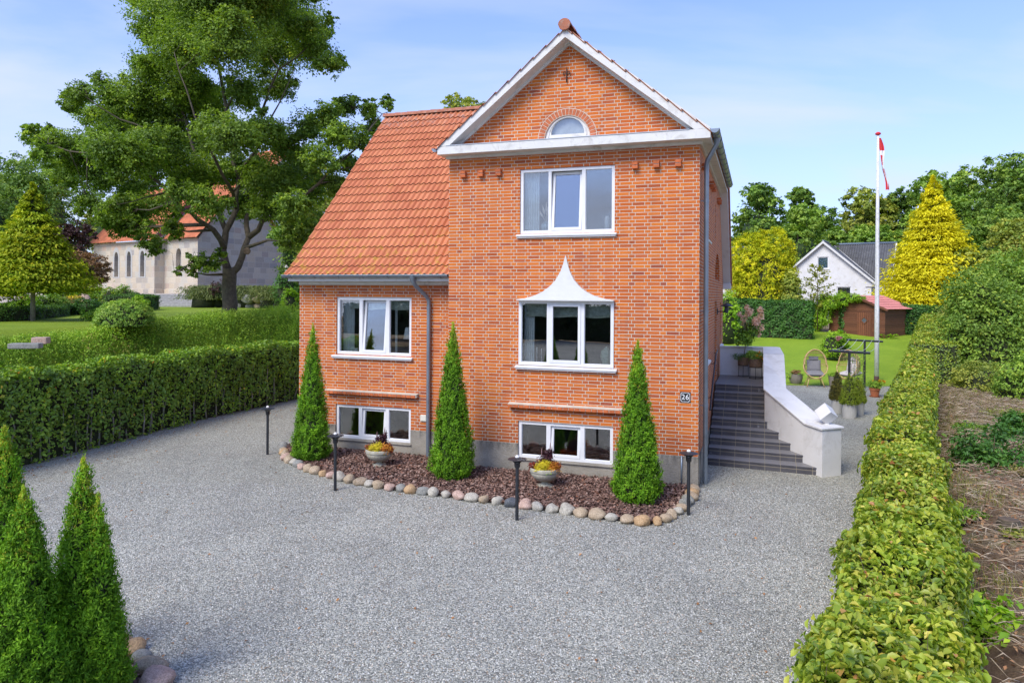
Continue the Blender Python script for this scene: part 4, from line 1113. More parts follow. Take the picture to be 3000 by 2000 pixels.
def rn(*s): return rng.normal(size=s)
def sph(n):
    return unit(rn(n, 3))
def blob_leaves(name, clumps, n, size, mat, parent=None, per=22, sub=.2, shell=(.6, 1.05), up=.5, outw=.7, aspect=.6, droop=0.0, lobed=False, tipmode=None, zmin=None, loc=None, wpow=2.0):
    """clumps: list of (centre, (rx,ry,rz)); leaves gathered in small sprays on the outer part of every clump"""
    C_ = np.array([tuple(c) for c, r in clumps]); Rr = np.array([(r, r, r) if isinstance(r, (int, float)) else r for c, r in clumps], float)
    w = Rr.mean(1) ** wpow; w /= w.sum()
    K = max(1, n // per)
    ci = rng.choice(len(clumps), K, p=w)
    d = sph(K); rad = rng.uniform(shell[0], shell[1], K)[:, None]
    cen = C_[ci] + d * Rr[ci] * rad
    idx = np.repeat(np.arange(K), per)
    subr = sub * Rr[ci].mean(1)
    # a spray is a flattened patch of leaves
    P = cen[idx] + rn(len(idx), 3) * subr[idx][:, None] * np.array([1, 1, .62])
    dd = d[idx]
    N = dd * outw + np.array([0, 0, 1.0]) * up + rn(len(idx), 3) * .55
    if zmin is not None: keep = P[:, 2] > zmin
    else: keep = np.ones(len(P), bool)
    tip = dd * .8 + np.array([0, 0, -droop]) if tipmode is None else (dd * .6 + np.array([0, 0, tipmode]))
    # each spray has its own shade, leaves vary around it
    r = np.clip(rng.random(K)[idx] * .65 + rng.random(len(idx)) * .35, 0, 1)
    return leaves(name, P[keep], N[keep], size, mat, parent, aspect=aspect, tip=tip[keep], rnd=r[keep], lobed=lobed, loc=loc)

def cone_conifer(name, x, y, hgt, rad, mat, label, cat='conifer', n=9000, size=.05, z0=None, p=1.15, group=None, per=14, spread=.05, tipmat=None, rough=.12, trunk=None, skirt=0.0, seed=1, tops=None, base=.0, crownz=0.0, tipup=.9):
    z = h(x, y) if z0 is None else z0
    t = empty(name, (x, y, z), 0, label, cat, group)
    K = n // per
    axes = tops or [(0, 0, hgt, rad, 1.0)]
    w = np.array([a[4] for a in axes]); w = w / w.sum()
    ai = rng.choice(len(axes), K, p=w)
    A = np.array([(a[0], a[1], a[2], a[3]) for a in axes])[ai]
    f = 1 - np.sqrt(rng.random(K)) * .995                  # more sprays low down
    f = np.clip(f, 0, 1)
    prof = (1 - f ** p) * np.clip((f + .03) / .10, .55, 1)
    th = rng.random(K) * 2 * math.pi
    lump = 1 + rough * (np.sin(th * 5 + f * 17 + seed) * .5 + np.sin(th * 9 - f * 31 + seed * 2) * .5) + rng.uniform(-.13, .06, K)
    rr = prof * A[:, 3] * lump + .01
    cen = np.column_stack([A[:, 0] + rr * np.cos(th), A[:, 1] + rr * np.sin(th), crownz + base + f * (A[:, 2] - crownz)])
    out_ = np.column_stack([np.cos(th), np.sin(th), np.full(K, .25)])
    idx = np.repeat(np.arange(K), per)
    dirv = unit(out_ * .7 + np.array([0, 0, tipup]) + rn(K, 3) * .35)
    along = rng.uniform(-.5, 1, len(idx))
    P = cen[idx] + dirv[idx] * (along * spread * 1.8)[:, None] + rn(len(idx), 3) * spread * .42
    N = out_[idx] + rn(len(idx), 3) * .7
    tip = dirv[idx] + rn(len(idx), 3) * .35
    r = np.clip(rng.random(K)[idx] * .6 + rng.random(len(idx)) * .25 + .15 * along, 0, 1)
    leaves('crown', P, N, size, mat, t, aspect=.34, tip=tip, tipj=.3, rnd=r)
    # dense inner growth
    mb = MB()
    for (ax, ay, ah, ar, _) in axes:
        prof_ = [(max(.012, .80 * ar * (1 - (q ** p)) * min(1, max(.5, (q + .03) / .1))), crownz + q * (ah - crownz) * .97) for q in np.linspace(0, 1, 10)]
        mb.lathe(prof_, (ax, ay, 0), 14)
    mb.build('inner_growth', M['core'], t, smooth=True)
    if tipmat:
        nt_ = int(n * .06) // per; K2 = nt_ * per
        idx2 = np.repeat(np.arange(nt_), per)
        a2 = rng.choice(len(axes), nt_, p=w); AA = np.array([(a[0], a[1], a[2], a[3]) for a in axes])[a2]
        f2 = rng.uniform(.72, 1.0, nt_); th2 = rng.random(nt_) * 6.28
        r2 = (1 - f2 ** p) * AA[:, 3] * 1.05
        c2 = np.column_stack([AA[:, 0] + r2 * np.cos(th2), AA[:, 1] + r2 * np.sin(th2), f2 * AA[:, 2]])
        al = rng.uniform(0, 1, K2)
        P = c2[idx2] + np.array([0, 0, 1.0]) * (al * spread * 2.6)[:, None] + rn(K2, 3) * spread * .22
        leaves('young_tips', P, rn(K2, 3), size * .9, tipmat, t, aspect=.3, tip=np.tile([0, 0, 1.0], (K2, 1)) + rn(K2, 3) * .3, tipj=.2)
    if trunk: MB().tube([(0, 0, -.15), (0, 0, .3 * hgt), (0, 0, .9 * hgt)], [trunk, trunk * .8, .01], 10).build('trunk', M['bark_grey'], t, smooth=True)
    return t

def hedge_along(name, line, width, height, mat, label, cat='hedge', size=lambda s: .06, dens=lambda s: 700, lineside=+1, top_wave=.05, base=0.0, gaps=0.0, group=None, core_in=.10, droopy=.2, oval=False, topmat=None, zfun=None):
    """line = one long edge (x,y); the hedge body lies to the right of the line direction if lineside=+1"""
    t = empty(name, (line[0][0], line[0][1], 0), 0, label, cat, group); ox, oy = line[0]
    zfun = zfun or (lambda X, Y: H(X, Y))
    L = [Vector(p) for p in line]; segs = []
    for i in range(len(L) - 1):
        d = L[i + 1] - L[i]; ln = d.length; d.normalize(); nrm = Vector((d.y, -d.x)) * lineside
        segs.append((L[i], d, nrm, ln))
    Ps = []; Ns = []; Ss = []; Rs = []; tips = []
    mb = MB(); s0 = 0
    for (a, d, nrm, ln) in segs:
        a3 = np.array([a.x, a.y]); dn = np.array([d.x, d.y]); nn_ = np.array([nrm.x, nrm.y])
        sm = s0 + ln / 2
        for face, area in (('top', ln * width), ('in', ln * height), ('out', ln * height)):
            n = int(area * dens(sm))
            u = rng.random(n) * ln; v = rng.random(n)
            hh = height + top_wave * (np.sin((u + s0) * 2.1) + .6 * np.sin((u + s0) * 5.3 + 1) + .5 * np.sin((u + s0) * 11.3 + v * 5))
            if face == 'top':
                lat = v * width; z = hh + rng.normal(0, .032, n) + .03 * np.sin((u + s0) * 8 + v * 9); edge = np.minimum(v, 1 - v) * width
                z -= np.clip(.12 - edge, 0, .12) * .7
                nz = np.column_stack([np.zeros(n), np.zeros(n), np.ones(n)]) + rn(n, 3) * .55
            else:
                sg = -1 if face == 'in' else 1
                v = v ** .85 if gaps == 0 else 1 - (1 - v) * rng.random(n) ** 0
                zz_ = v * hh
                bul = .05 * np.sin((u + s0) * 3.3 + zz_ * 4) + .04 * np.sin((u + s0) * 7.9 - zz_ * 9)
                lat = (0 if sg < 0 else width) + sg * (bul + rng.normal(0, .035, n) - .04 * (1 - v) - .10 * np.clip(v - .9, 0, .1) * 10 * .6)
                z = zz_
                if gaps > 0:
                    # leaves thin out towards the ground so that stems and shade show
                    keepp = rng.random(n) < np.clip(.30 + v * 1.3, 0, 1) - gaps * (np.sin((u + s0) * 6.1 + 2 * np.sin((u + s0) * 1.7)) * np.sin(zz_ * 6 + 3 * np.sin((u + s0) * 2.3)) > .6)
                    u, lat, z, v = u[keepp], lat[keepp], z[keepp], v[keepp]; n = len(u)
                nz = np.column_stack([np.full(n, nn_[0] * sg), np.full(n, nn_[1] * sg), np.full(n, .55)]) + rn(n, 3) * .45
            XY = a3 + np.outer(u, dn) + np.outer(lat, nn_)
            zg = zfun(XY[:, 0], XY[:, 1]) + base
            P = np.column_stack([XY[:, 0] - ox, XY[:, 1] - oy, zg + z])
            Ps.append(P); Ns.append(nz); Ss.append(np.full(n, size(sm)))
            tv = np.column_stack([dn[0] * rng.normal(0, 1, n), dn[1] * rng.normal(0, 1, n), rng.normal(-droopy, .5, n)]); tips.append(tv)
            cl = .5 + .5 * np.sin(P[:, 0] * 5.1 + P[:, 2] * 7) * np.sin(P[:, 1] * 4.3 + 1)
            up_ = np.clip((P[:, 2] - zg) / height, 0, 1)
            Rs.append(np.clip(.62 * rng.random(n) + .16 * cl + .30 * (rng.random(n) ** 3) + (.06 if face == 'top' else -.02) , 0, 1))
        for e_, (pt, sg2) in enumerate(((a, -1), (a + d * ln, 1))):
            if (e_ == 0 and s0 > 0) or (e_ == 1 and (a - segs[-1][0]).length > 1e-6): continue
            n = int(width * height * dens(sm)); v = rng.random(n); w2 = rng.random(n) * width; j_ = rng.normal(0, .05, n)
            XY = np.array([pt.x, pt.y]) + np.outer(w2, nn_) + np.outer(sg2 * (.02 + j_), dn)
            P = np.column_stack([XY[:, 0] - ox, XY[:, 1] - oy, zfun(XY[:, 0], XY[:, 1]) + base + v * height])
            Ps.append(P); Ns.append(np.tile([dn[0] * sg2, dn[1] * sg2, .5], (n, 1)) + rn(n, 3) * .45); Ss.append(np.full(n, size(sm))); tips.append(rn(n, 3)); Rs.append(.6 * rng.random(n))
        # core
        c = core_in
        q = [a + nrm * c, a + d * ln + nrm * c, a + d * ln + nrm * (width - c), a + nrm * (width - c)]
        q = [Vector((p.x, p.y)) for p in q]
        lo = [(p.x - ox, p.y - oy, float(zfun(p.x, p.y)) + base + .0) for p in q]; hi = [(p.x - ox, p.y - oy, float(zfun(p.x, p.y)) + base + height - c * .9) for p in q]
        mb.hexa(lo, hi)
        s0 += ln
    leaves('leaves', np.vstack(Ps), np.vstack(Ns), np.concatenate(Ss), mat, t, aspect=.62, fold=.3, tip=np.vstack(tips), rnd=np.concatenate(Rs), oval=oval)
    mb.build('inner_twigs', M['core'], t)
    return t

# ================================================================ HEDGES
t = hedge_along('beech_hedge', HR, .76, 1.5, M['hedge_r'], 'long yellow green beech hedge running from the bottom right corner up to the lawn', size=lambda s: .066 if s < 12 else (.078 if s < 20 else .09), dens=lambda s: 2300 if s < 12 else (950 if s < 20 else 600), top_wave=.06, core_in=.12, oval=True)
# loose young shoots standing out of the top
P = []; N = []; T_ = []
for k in range(60):
    i = rng.integers(1, 6); f = rng.random(); a = Vector(HR[i]).lerp(Vector(HR[i + 1]), f); d = (Vector(HR[i+1]) - Vector(HR[i])).normalized(); nrm = Vector((d.y, -d.x))
    q = a + nrm * rng.uniform(.02, .84); z = 1.47
    tilt = Vector((rng.normal(0, .25), rng.normal(0, .25), 1)).normalized(); l = rng.uniform(.08, .24)
    b = Vector((q.x, q.y, z)) - Vector((*HR[0], 0)); MB().tube([b, b + tilt * l], [.003, .001], 4).build('shoot', M['twig'], t)
    for j in range(5):
        P.append(b + tilt * l * (j + 1) / 5 + Vector(rng.normal(0, .018, 3))); N.append((rng.normal(), rng.normal(), 1.2)); T_.append(tilt)
leaves('shoot_leaves', np.array([tuple(p) for p in P]), np.array(N), .058, M['hedge_r'], t, aspect=.6, tip=np.array([tuple(p) for p in T_]))
# long arching shoot at the lower right
mb = MB(); b0 = Vector((3.0, 4.6, 1.35)) - Vector((*HR[0], 0))
pp = [b0, b0 + Vector((.22, .05, .06)), b0 + Vector((.45, .12, .17)), b0 + Vector((.68, .2, .33))]
s2 = mb.tube(pp, [.005, .004, .003, .001], 5).build('long_shoot', M['twig'], t)
LP = []; LN = []
for j in range(16):
    f = j / 15 * 3; i = min(2, int(f)); q = pp[i].lerp(pp[i + 1], f - i); LP.append(q + Vector((0, 0, .01)) + Vector(rng.normal(0, .02, 3))); LN.append((rng.normal(0, .3), rng.normal(0, .3), 1))
leaves('shoot_leaves', np.array([tuple(p) for p in LP]), np.array(LN), .085, M['lime_leaf'], s2, aspect=.55)
HB = [(16.6, 29.9), (20.3, 36.0), (23.8, 41.6)]
hedge_along('beech_hedge', HB, 1.75, 1.55, M['hedge_r'], 'broader clipped hedge block beyond the long hedge, right of the brown shed', size=lambda s: .10, dens=lambda s: 420, top_wave=.05)
lh = hedge_along('beech_hedge', [(-11.9, 8.0), (-10.75, 11.8), (-10.0, 14.4), (-9.45, 16.8), (-8.75, 20.0), (-7.45, 23.5), (-6.8, 25.2)], .75, 1.92, M['hedge_l'], 'tall dark green beech hedge with bare pale stems along the left of the gravel drive', size=lambda s: .088, dens=lambda s: 700, oval=True, lineside=-1, gaps=.35, top_wave=.05, zfun=lambda X, Y: 0 * np.asarray(X), core_in=.2)
for k in range(58):
    f = k / 57; y = 9 + f * 15.5 + rng.uniform(-.1, .1); x = float(np.interp(y, [8, 11.8, 14.4, 16.8, 20, 23.5, 25.2], [-11.9, -10.75, -10, -9.45, -8.75, -7.45, -6.8])) - rng.uniform(.06, .22)
    b = Vector((x + 11.9, y - 8, -.05)); w1 = rng.normal(0, .03, 4)
    MB().tube([b, b + Vector((w1[0], w1[1], .45)), b + Vector((w1[2], w1[3], .9)), b + Vector((w1[0] * 2, w1[1] * 2, 1.45))], [rng.uniform(.018, .034), .02, .016, .008], 6).build('stem', M['stem'], lh, smooth=True)
# clipped hedge behind the right lawn (two runs, the shed between them)
hedge_along('clipped_hedge', [(7.5, 45.3), (13.0, 43.9), (17.7, 42.6)], 1.0, 2.15, M['hedge_dark'], 'dense dark clipped hedge behind the lawn, left of the brown shed', size=lambda s: .13, dens=lambda s: 330, top_wave=.03)
hedge_along('clipped_hedge', [(20.6, 45.5), (27.5, 44.2)], 1.0, 1.75, M['hedge_dark'], 'short run of dark clipped hedge showing right of the shed roof', size=lambda s: .13, dens=lambda s: 330, top_wave=.03)

# ================================================================ CONIFERS
for i, (X, Y, hh, rr, lb, tops) in enumerate([
    (-4.27, 15.42, 2.86, .36, 'cone shaped thuja in the bark bed, the left one before the wing windows', [(0, 0, 2.86, .36, 1.0), (-.16, .05, 1.95, .24, .3)]),
    (-1.14, 13.94, 2.95, .39, 'cone shaped thuja in the bark bed, the middle one beside the downpipe', None),
    (2.18, 12.42, 2.72, .385, 'cone shaped thuja in the bark bed, the right one near the house number', None)]):
    cone_conifer('thuja', X, Y, hh, rr, M['thuja'], lb, 'thuja', n=24000, size=.052, tops=tops, spread=.045, tipmat=M['thuja_tip'], group='cone thujas in the bark bed', seed=i * 3, per=12, rough=.2)
for i, (X, Y, hh, rr, lb, tops) in enumerate([
    (-3.72, 6.25, 2.18, .46, 'nearest tall thuja in the left corner with a lower side leader on its right', [(0, 0, 2.10, .34, 1.0), (.16, -.05, 1.82, .20, .5)]),
    (-3.95, 5.82, 1.95, .37, 'bright green thuja in the left corner, left of the tallest one', None),
    (-4.62, 6.55, 2.3, .42, 'thuja cut by the left edge of the photo, behind the others', None)]):
    cone_conifer('thuja', X, Y, hh, rr, M['thuja'], lb, 'thuja', n=52000, size=.036, tops=tops, spread=.034, tipmat=M['thuja_tip'], group='thujas in the front left bed', seed=i * 4 + 5, per=12, p=1.35, rough=.19)

def conifer_tiered(name, x, y, z0, hgt, rad, mat, label, cat, n=26000, size=.16, trunk_r=.1, clear=0.0, lay=16, group=None, p=1.0, droop=.25, crown_in=.55):
    """conifer of branch fans: each tier a ring of flat drooping sprays"""
    t = empty(name, (x, y, z0), 0, label, cat, group)
    P = []; N = []; T_ = []; Rn = []
    nb = n // 60
    f = 1 - np.sqrt(rng.random(nb)); th = rng.random(nb) * 6.283
    rr = rad * (1 - f ** p) * rng.uniform(crown_in, 1.08, nb) + .05
    cz = clear + f * (hgt - clear) + rng.normal(0, .035 * hgt, nb) * (1 - f)
    for j in range(nb):
        l = rr[j]; m_ = 60
        s = rng.random(m_) ** .6
        side = rng.normal(0, .13 + .10 * (1 - f[j]), m_) * l * (.4 + s)
        rad_ = l * s
        zz_ = cz[j] + .30 * rad_ * (1 - f[j] * .3) * 0 - droop * rad_ + .12 * rad * .15 * rng.normal(size=m_) + .12 * l * s ** 3
        c_, s_ = math.cos(th[j]), math.sin(th[j])
        P.append(np.column_stack([rad_ * c_ - side * s_, rad_ * s_ + side * c_, zz_]))
        N.append(np.tile([c_ * .35, s_ * .35, 1.0], (m_, 1)) + rn(m_, 3) * .45)
        T_.append(np.tile([c_, s_, -.25], (m_, 1)) + rn(m_, 3) * .35)
        Rn.append(np.clip(.25 * rng.random() + .35 * rng.random(m_) + .4 * s, 0, 1))
    leaves('crown', np.vstack(P), np.vstack(N), size, mat, t, aspect=.42, tip=np.vstack(T_), tipj=.3, rnd=np.concatenate(Rn))
    MB().tube([(0, 0, -.2), (0, 0, hgt * .4), (0, 0, hgt * .96)], [trunk_r, trunk_r * .7, .01], 10).build('trunk', M['bark_grey'], t, smooth=True)
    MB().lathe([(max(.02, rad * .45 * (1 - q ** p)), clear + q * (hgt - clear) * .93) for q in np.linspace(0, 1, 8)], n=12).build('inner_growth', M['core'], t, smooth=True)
    return t
# big golden cypress and the rounded golden thuja behind the hedge
gp_ = px(2735, 880, 48); conifer_tiered('golden_cypress', gp_.x, 48, 1.7, 10.05, 4.3, M['gold'], 'tall bright yellow pyramid conifer behind the shed and flagpole', 'conifer', n=80000, size=.25, trunk_r=.2, droop=.18, p=1.15, crown_in=.6)
gx = px(2232, 880, 47)
t = empty('golden_thuja', (gx.x, 47, 1.6), 0, 'rounded yellow conifer beside the brick side wall, left of the white house', 'conifer')
cl = [((0, 0, 2.2), (2.2, 1.9, 2.1)), ((-.7, 0, 4.3), (1.5, 1.4, 1.8)), ((.65, 0, 4.6), (1.4, 1.3, 1.9)), ((0, -.3, 3.4), (2.0, 1.6, 2.1)), ((0, 0, 1.0), (1.9, 1.7, 1.2))]
blob_leaves('crown', cl, 42000, .17, M['gold_in'], t, per=14, sub=.06, shell=(.8, 1.04), aspect=.4, tipmode=.9)
MB().lathe([(1.2, .3), (1.7, 1.5), (1.5, 3.2), (.8, 4.8), (.1, 5.2)], n=16).build('inner_growth', M['core'], t, smooth=True)
MB().tube([(0, 0, -.3), (0, 0, 1.5)], .16, 8).build('trunk', M['bark'], t, smooth=True)
# left churchyard conifer
lp = px(96, 948, 23.6); conifer_tiered('golden_fir', lp.x, lp.y, 2.60, 4.55, 1.95, M['lime_con'], 'yellow green layered conifer with a bare trunk at the left edge of the churchyard lawn', 'conifer', n=52000, size=.14, trunk_r=.085, clear=1.15, droop=.16, p=.85, crown_in=.38)
lp = px(20, 925, 27); conifer_tiered('golden_fir', lp.x - .4, lp.y, 2.62, 2.9, 1.3, M['lime_con'], 'smaller dark based conifer at the far left behind the layered one', 'conifer', n=16000, size=.14, trunk_r=.07, clear=.9, droop=.05, p=.9)
# ================================================================ THE OAK
OD = 26.0; K_ = 1.2755
def op(x, y, dy=0.0): return px(x * K_, y * K_, OD + dy)
ob = op(531, 737); obz = h(ob.x, ob.y)
oak = empty('oak_tree', (ob.x, ob.y, obz), 0, 'huge spreading oak with a forked trunk on the churchyard lawn before the stone church', 'tree')
O0 = Vector((ob.x, ob.y, obz))
def lim(pts, rs): 
    P_ = [op(*p) - O0 for p in pts]
    # densify with a little sway
    Q = []; Rr = []
    for i in range(len(P_) - 1):
        for f in (0, .5):
            q = P_[i].lerp(P_[i + 1], f)
            if f: q += Vector(rng.normal(0, .05, 3))
            Q.append(q); Rr.append(rs[0] + (rs[1] - rs[0]) * ((i + f) / (len(P_) - 1)) ** .8)
    Q.append(P_[-1]); Rr.append(rs[1]); return Q, Rr
limbs = [
 ([(531, 760, 0), (529, 700, 0), (526, 655, 0), (527, 615, 0)], (.30, .26)),
 ([(526, 630, 0), (512, 575, .0), (519, 530, .2), (543, 480, .5), (549, 420, .4), (532, 330, .2), (520, 250, 0), (502, 150, -.3), (490, 50, -.4), (500, -60, 0)], (.20, .04)),
 ([(515, 570, 0), (490, 528, -.5), (455, 505, -1), (420, 482, -1.4), (388, 440, -1.8), (340, 402, -2), (280, 372, -1.8), (200, 352, -1.5), (110, 330, -1)], (.15, .025)),
 ([(530, 630, 0), (556, 590, .2), (571, 545, .4), (566, 500, .8), (572, 440, 1.2), (590, 340, 1.2), (604, 250, 1), (640, 160, .8), (705, 110, .5)], (.19, .03)),
 ([(571, 545, .4), (602, 508, 0), (650, 480, -.4), (700, 448, -.8), (760, 390, -1), (820, 340, -.8), (878, 262, -.5)], (.15, .02)),
 ([(519, 530, .2), (482, 430, 1.2), (440, 330, 1.8), (405, 230, 2.0), (380, 120, 1.6), (370, 30, 1.4)], (.13, .02)),
 ([(514, 600, 0), (485, 590, -.8), (440, 602, -1.4), (400, 622, -1.8)], (.06, .012)),
 ([(482, 430, 1.2), (400, 345, .5), (310, 285, 0), (235, 250, -.4), (170, 205, -.6)], (.08, .012)),
 ([(566, 500, .8), (600, 420, 2.4), (640, 330, 3.0), (700, 290, 3), (790, 240, 2.5)], (.08, .012)),
 ([(543, 480, .5), (510, 400, -1.5), (470, 300, -2.5), (430, 210, -2.8), (400, 120, -2.6)], (.10, .015)),
 ([(549, 420, .4), (600, 330, -1.5), (640, 240, -2.2), (680, 150, -2)], (.08, .012)),
 ([(388, 440, -1.8), (330, 455, -2.5), (270, 470, -3)], (.05, .01)),
]
mb = MB(); nodes = []
for pts, rs in limbs:
    Q, Rr = lim(pts, rs); Rr = [r_ * (.92 if r_ > .24 else .74) for r_ in Rr]; mb.tube(Q, Rr, 10); nodes += list(zip(Q, Rr))
cl2 = [(380,40,72),(470,30,80),(560,10,82),(640,40,72),(700,58,55),(420,110,70),(520,100,72),(620,120,66),(715,115,50),(755,145,32),(355,150,48),(450,-60,80),(580,-80,90),(500,-150,80),(350,-30,60),(680,-30,60),
(325,215,58),(262,222,46),(190,215,30),(165,235,26),(215,265,38),(420,200,60),(300,282,62),(390,280,62),(480,230,52),(560,205,46),(640,200,40),
(92,318,30),(70,300,16),(130,330,36),(180,340,46),(240,340,52),(152,388,42),(222,405,46),(300,360,58),(102,358,30),
(380,360,56),(450,330,56),(530,310,56),(600,300,50),(655,330,50),(500,390,54),(580,390,54),(640,410,50),(690,390,46),
(715,285,40),(755,262,34),(800,245,28),(850,250,24),(890,238,18),(780,310,38),(830,320,32),(740,360,42),(800,375,30),(858,290,26),(770,420,34),
(310,430,42),(262,470,36),(360,470,42),(430,448,44),(330,520,30),(392,525,26),(480,470,40),(560,468,38),(620,480,40),(680,470,42),(720,430,38),(700,528,32),(662,555,26),(720,500,30),
(285,520,34),(240,500,30),(350,560,26),(300,480,40),(200,460,34),(430,400,50),(340,330,50),(270,300,40),(500,300,50),(600,420,44),(455,598,24),(480,612,20),(415,618,14),(505,585,16),(440,625,14)]
clumps = []
for (x, y, r) in cl2:
    dy = rng.uniform(-3.6, 3.6) if r > 34 else rng.uniform(-1.6, 1.6)
    if y > 560: dy = -1.2
    c = op(x, y, dy) - O0; rr = r * K_ / 2104 * (OD + dy)
    clumps.append((c, (rr, rr, rr * .82)))
    # a branch from the nearest limb node, preferably from below
    best = min(nodes, key=lambda nd: (nd[0] - c).length + (1.2 if nd[0].z > c.z else 0))
    a = best[0]; mid = a.lerp(c, .5) + Vector(rng.normal(0, .12, 3)) + Vector((0, 0, .1))
    r0 = min(best[1] * .8, .045 + .012 * (c - a).length)
    mb.tube([a, a.lerp(mid, .55), mid, c], [r0, r0 * .8, r0 * .55, .012], 6)
    for k in range(5):
        e = c + Vector(unit(rn(1, 3))[0]) * rr * rng.uniform(.6, .95)
        mb.tube([mid.lerp(c, .6), c.lerp(e, .5) + Vector(rng.normal(0, .06, 3)), e], [.018, .012, .004], 4)
mb.build('trunk', M['bark'], oak, smooth=True)
sat = []
for c, rr in clumps:
    for k in range(3):
        dv = Vector(unit(rn(1, 3))[0]); r2 = rr[0] * rng.uniform(.28, .5)
        sat.append((c + dv * rr[0] * rng.uniform(.75, 1.12), (r2, r2, r2 * .8)))
clumps += sat
blob_leaves('crown', clumps, 480000, .105, M['oak'], oak, per=24, sub=.17, shell=(.1, 1.2), up=.6, outw=.5, aspect=.55, wpow=1.9)
ps = MB().lathe([(.13, 0), (.12, .05), (.07, .06), (.02, .05)], n=14).build('pruning_scar', M['twig'], oak)
ps.location = op(570, 577, 0) - O0 + Vector((0, -.10, 0)); ps.rotation_euler = (R(90), 0, 0)

# ================================================================ OTHER TREES
def tree(name, x, y, hgt, r, mat, label, n=9000, size=.3, trunk=.2, base=None, nclump=14, squash=.8, group=None, per=24, low=.25, seed=0, tallness=1.0):
    z = h(x, y) if base is None else base
    t = empty(name, (x, y, z), 0, label, 'tree', group)
    rs = random.Random(seed + int(x * 13 + y * 7)); cl = []
    cz = z * 0 + hgt * (low + (1 - low) * .5); rz = hgt * (1 - low) * .5
    for k in range(nclump):
        th = rs.random() * 6.283; f = rs.random() ** .5; u = rs.uniform(-1, 1)
        rr = r * rs.uniform(.30, .46)
        q = math.sqrt(max(0, 1 - u * u))
        cl.append((Vector(((r - rr) * q * math.cos(th), (r - rr) * q * math.sin(th), cz + (rz - rr * squash) * u)), (rr, rr, rr * squash)))
    cl.append((Vector((0, 0, cz)), (r * .6, r * .6, rz * .7)))
    blob_leaves('crown', cl, n, size, mat, t, per=per, sub=.13, shell=(.72, 1.08), up=.6, wpow=2)
    mb = MB().tube([(0, 0, -.4), (0, 0, hgt * .3), (rs.uniform(-.3, .3), 0, hgt * .62)], [trunk, trunk * .8, trunk * .3], 8)
    for c, rr in cl[:-1]: mb.tube([(0, 0, hgt * .28), Vector((0, 0, hgt * .3)).lerp(c, .55), c], [trunk * .4, trunk * .25, .02], 5)
    mb.build('trunk', M['bark'], t, smooth=True)
    mbc = MB()
    for c, rr in cl[-1:]:
        q = [rr[0] * .9, rr[2] * .5]
        mbc.lathe([(max(.02, q[0] * math.sin(a)), q[1] * -math.cos(a)) for a in np.linspace(.02, math.pi - .02, 6)], tuple(c), 8)
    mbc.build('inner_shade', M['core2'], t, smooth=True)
    return t
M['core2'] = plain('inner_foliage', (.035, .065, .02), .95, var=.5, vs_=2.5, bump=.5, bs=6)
def ptree(xp, ytop, wpx, D, mat, label, ybot=880, **kw):
    """tree placed from its apparent centre, top and width at distance D; stands on the terrain"""
    p = px(xp, ytop, D); g_ = h(p.x, D); hh = p.z - g_; r = wpx / 2 / 2104 * D
    name = kw.pop('name', 'broadleaf_tree')
    return tree(name, p.x, D, hh, r, M[mat], label, **kw)
G1 = 'wooded edge behind the white house'
bgt = [
 (2225, 520, 190, 84, 'wood_b', 'dark round crowned tree on the skyline just right of the house gutter'),
 (2345, 545, 120, 90, 'wood_b', 'small dark tree crown beside the round crowned one on the skyline'),
 (2150, 690, 150, 80, 'wood_b', 'low dark tree behind the rounded yellow conifer'),
 (2350, 595, 210, 66, 'wood_a', 'mid green maple right behind the rounded yellow conifer'),
 (2420, 600, 160, 78, 'wood_b', 'green tree filling the dip of the skyline left of the flagpole'),
 (2450, 640, 170, 72, 'wood_a', 'maple crown above the left roof of the white house'),
 (2530, 528, 190, 84, 'wood_c', 'tall olive green tree behind the flagpole'),
 (2560, 620, 200, 70, 'wood_a', 'broad green tree above the ridge of the white house'),
 (2650, 540, 150, 84, 'wood_b', 'dark tree left of the golden cypress top'),
 (2650, 660, 140, 68, 'wood_c', 'reddish brown twigged tree between white house and golden cypress'),
 (2760, 490, 240, 78, 'wood_a', 'tall green tree right behind the golden cypress top'),
 (2860, 480, 220, 70, 'wood_a', 'green tree on the rising skyline right of the golden cypress'),
 (2960, 425, 230, 62, 'wood_b', 'tallest tree of the wood at the right edge of the photo'),
 (3080, 430, 260, 60, 'wood_a', 'tree of the wood cut by the right edge'),
 (2900, 600, 260, 54, 'wood_a', 'big mid height green tree at the right, below the tallest one'),
 (3010, 620, 240, 48, 'wood_c', 'olive tree at the right edge halfway up the wood'),
 (2860, 720, 180, 46, 'wood_c', 'grey green bushy tree right of the golden cypress'),
]
for (x, yt, w_, D, m_, lb) in bgt:
    ptree(x, yt, w_, D, m_, lb, n=int(9000 + w_ * 30), size=.0046 * D, nclump=18, group=G1, low=.12, trunk=.25)
# left and middle background
ptree(95, 445, 330, 62, 'wood_b', 'large tree behind the churchyard at the left edge, under the oak branches', n=20000, size=.26, nclump=20, low=.1)
ptree(-60, 500, 260, 50, 'wood_a', 'tree at the far left edge behind the layered conifer', n=10000, size=.22)
ptree(215, 640, 150, 46, 'purple', 'dark purple leaved tree behind the golden conifer', n=12000, size=.18, name='copper_beech', low=.15)
ptree(300, 600, 120, 80, 'wood_c', 'hazy tree far behind the purple leaved tree', n=6000, size=.3)
ptree(235, 735, 170, 40, 'redmaple', 'small bronze leaved maple with a forked trunk before the church', n=11000, size=.12, trunk=.06, name='japanese_maple', low=.35)
ptree(1350, 258, 200, 62, 'wood_c', 'tree top showing above the wing roof ridge', n=12000, size=.24, low=.3)
ptree(985, 500, 300, 38, 'wood_c', 'yellow green tree behind the right side of the oak and the wing roof', n=22000, size=.16, low=.1)
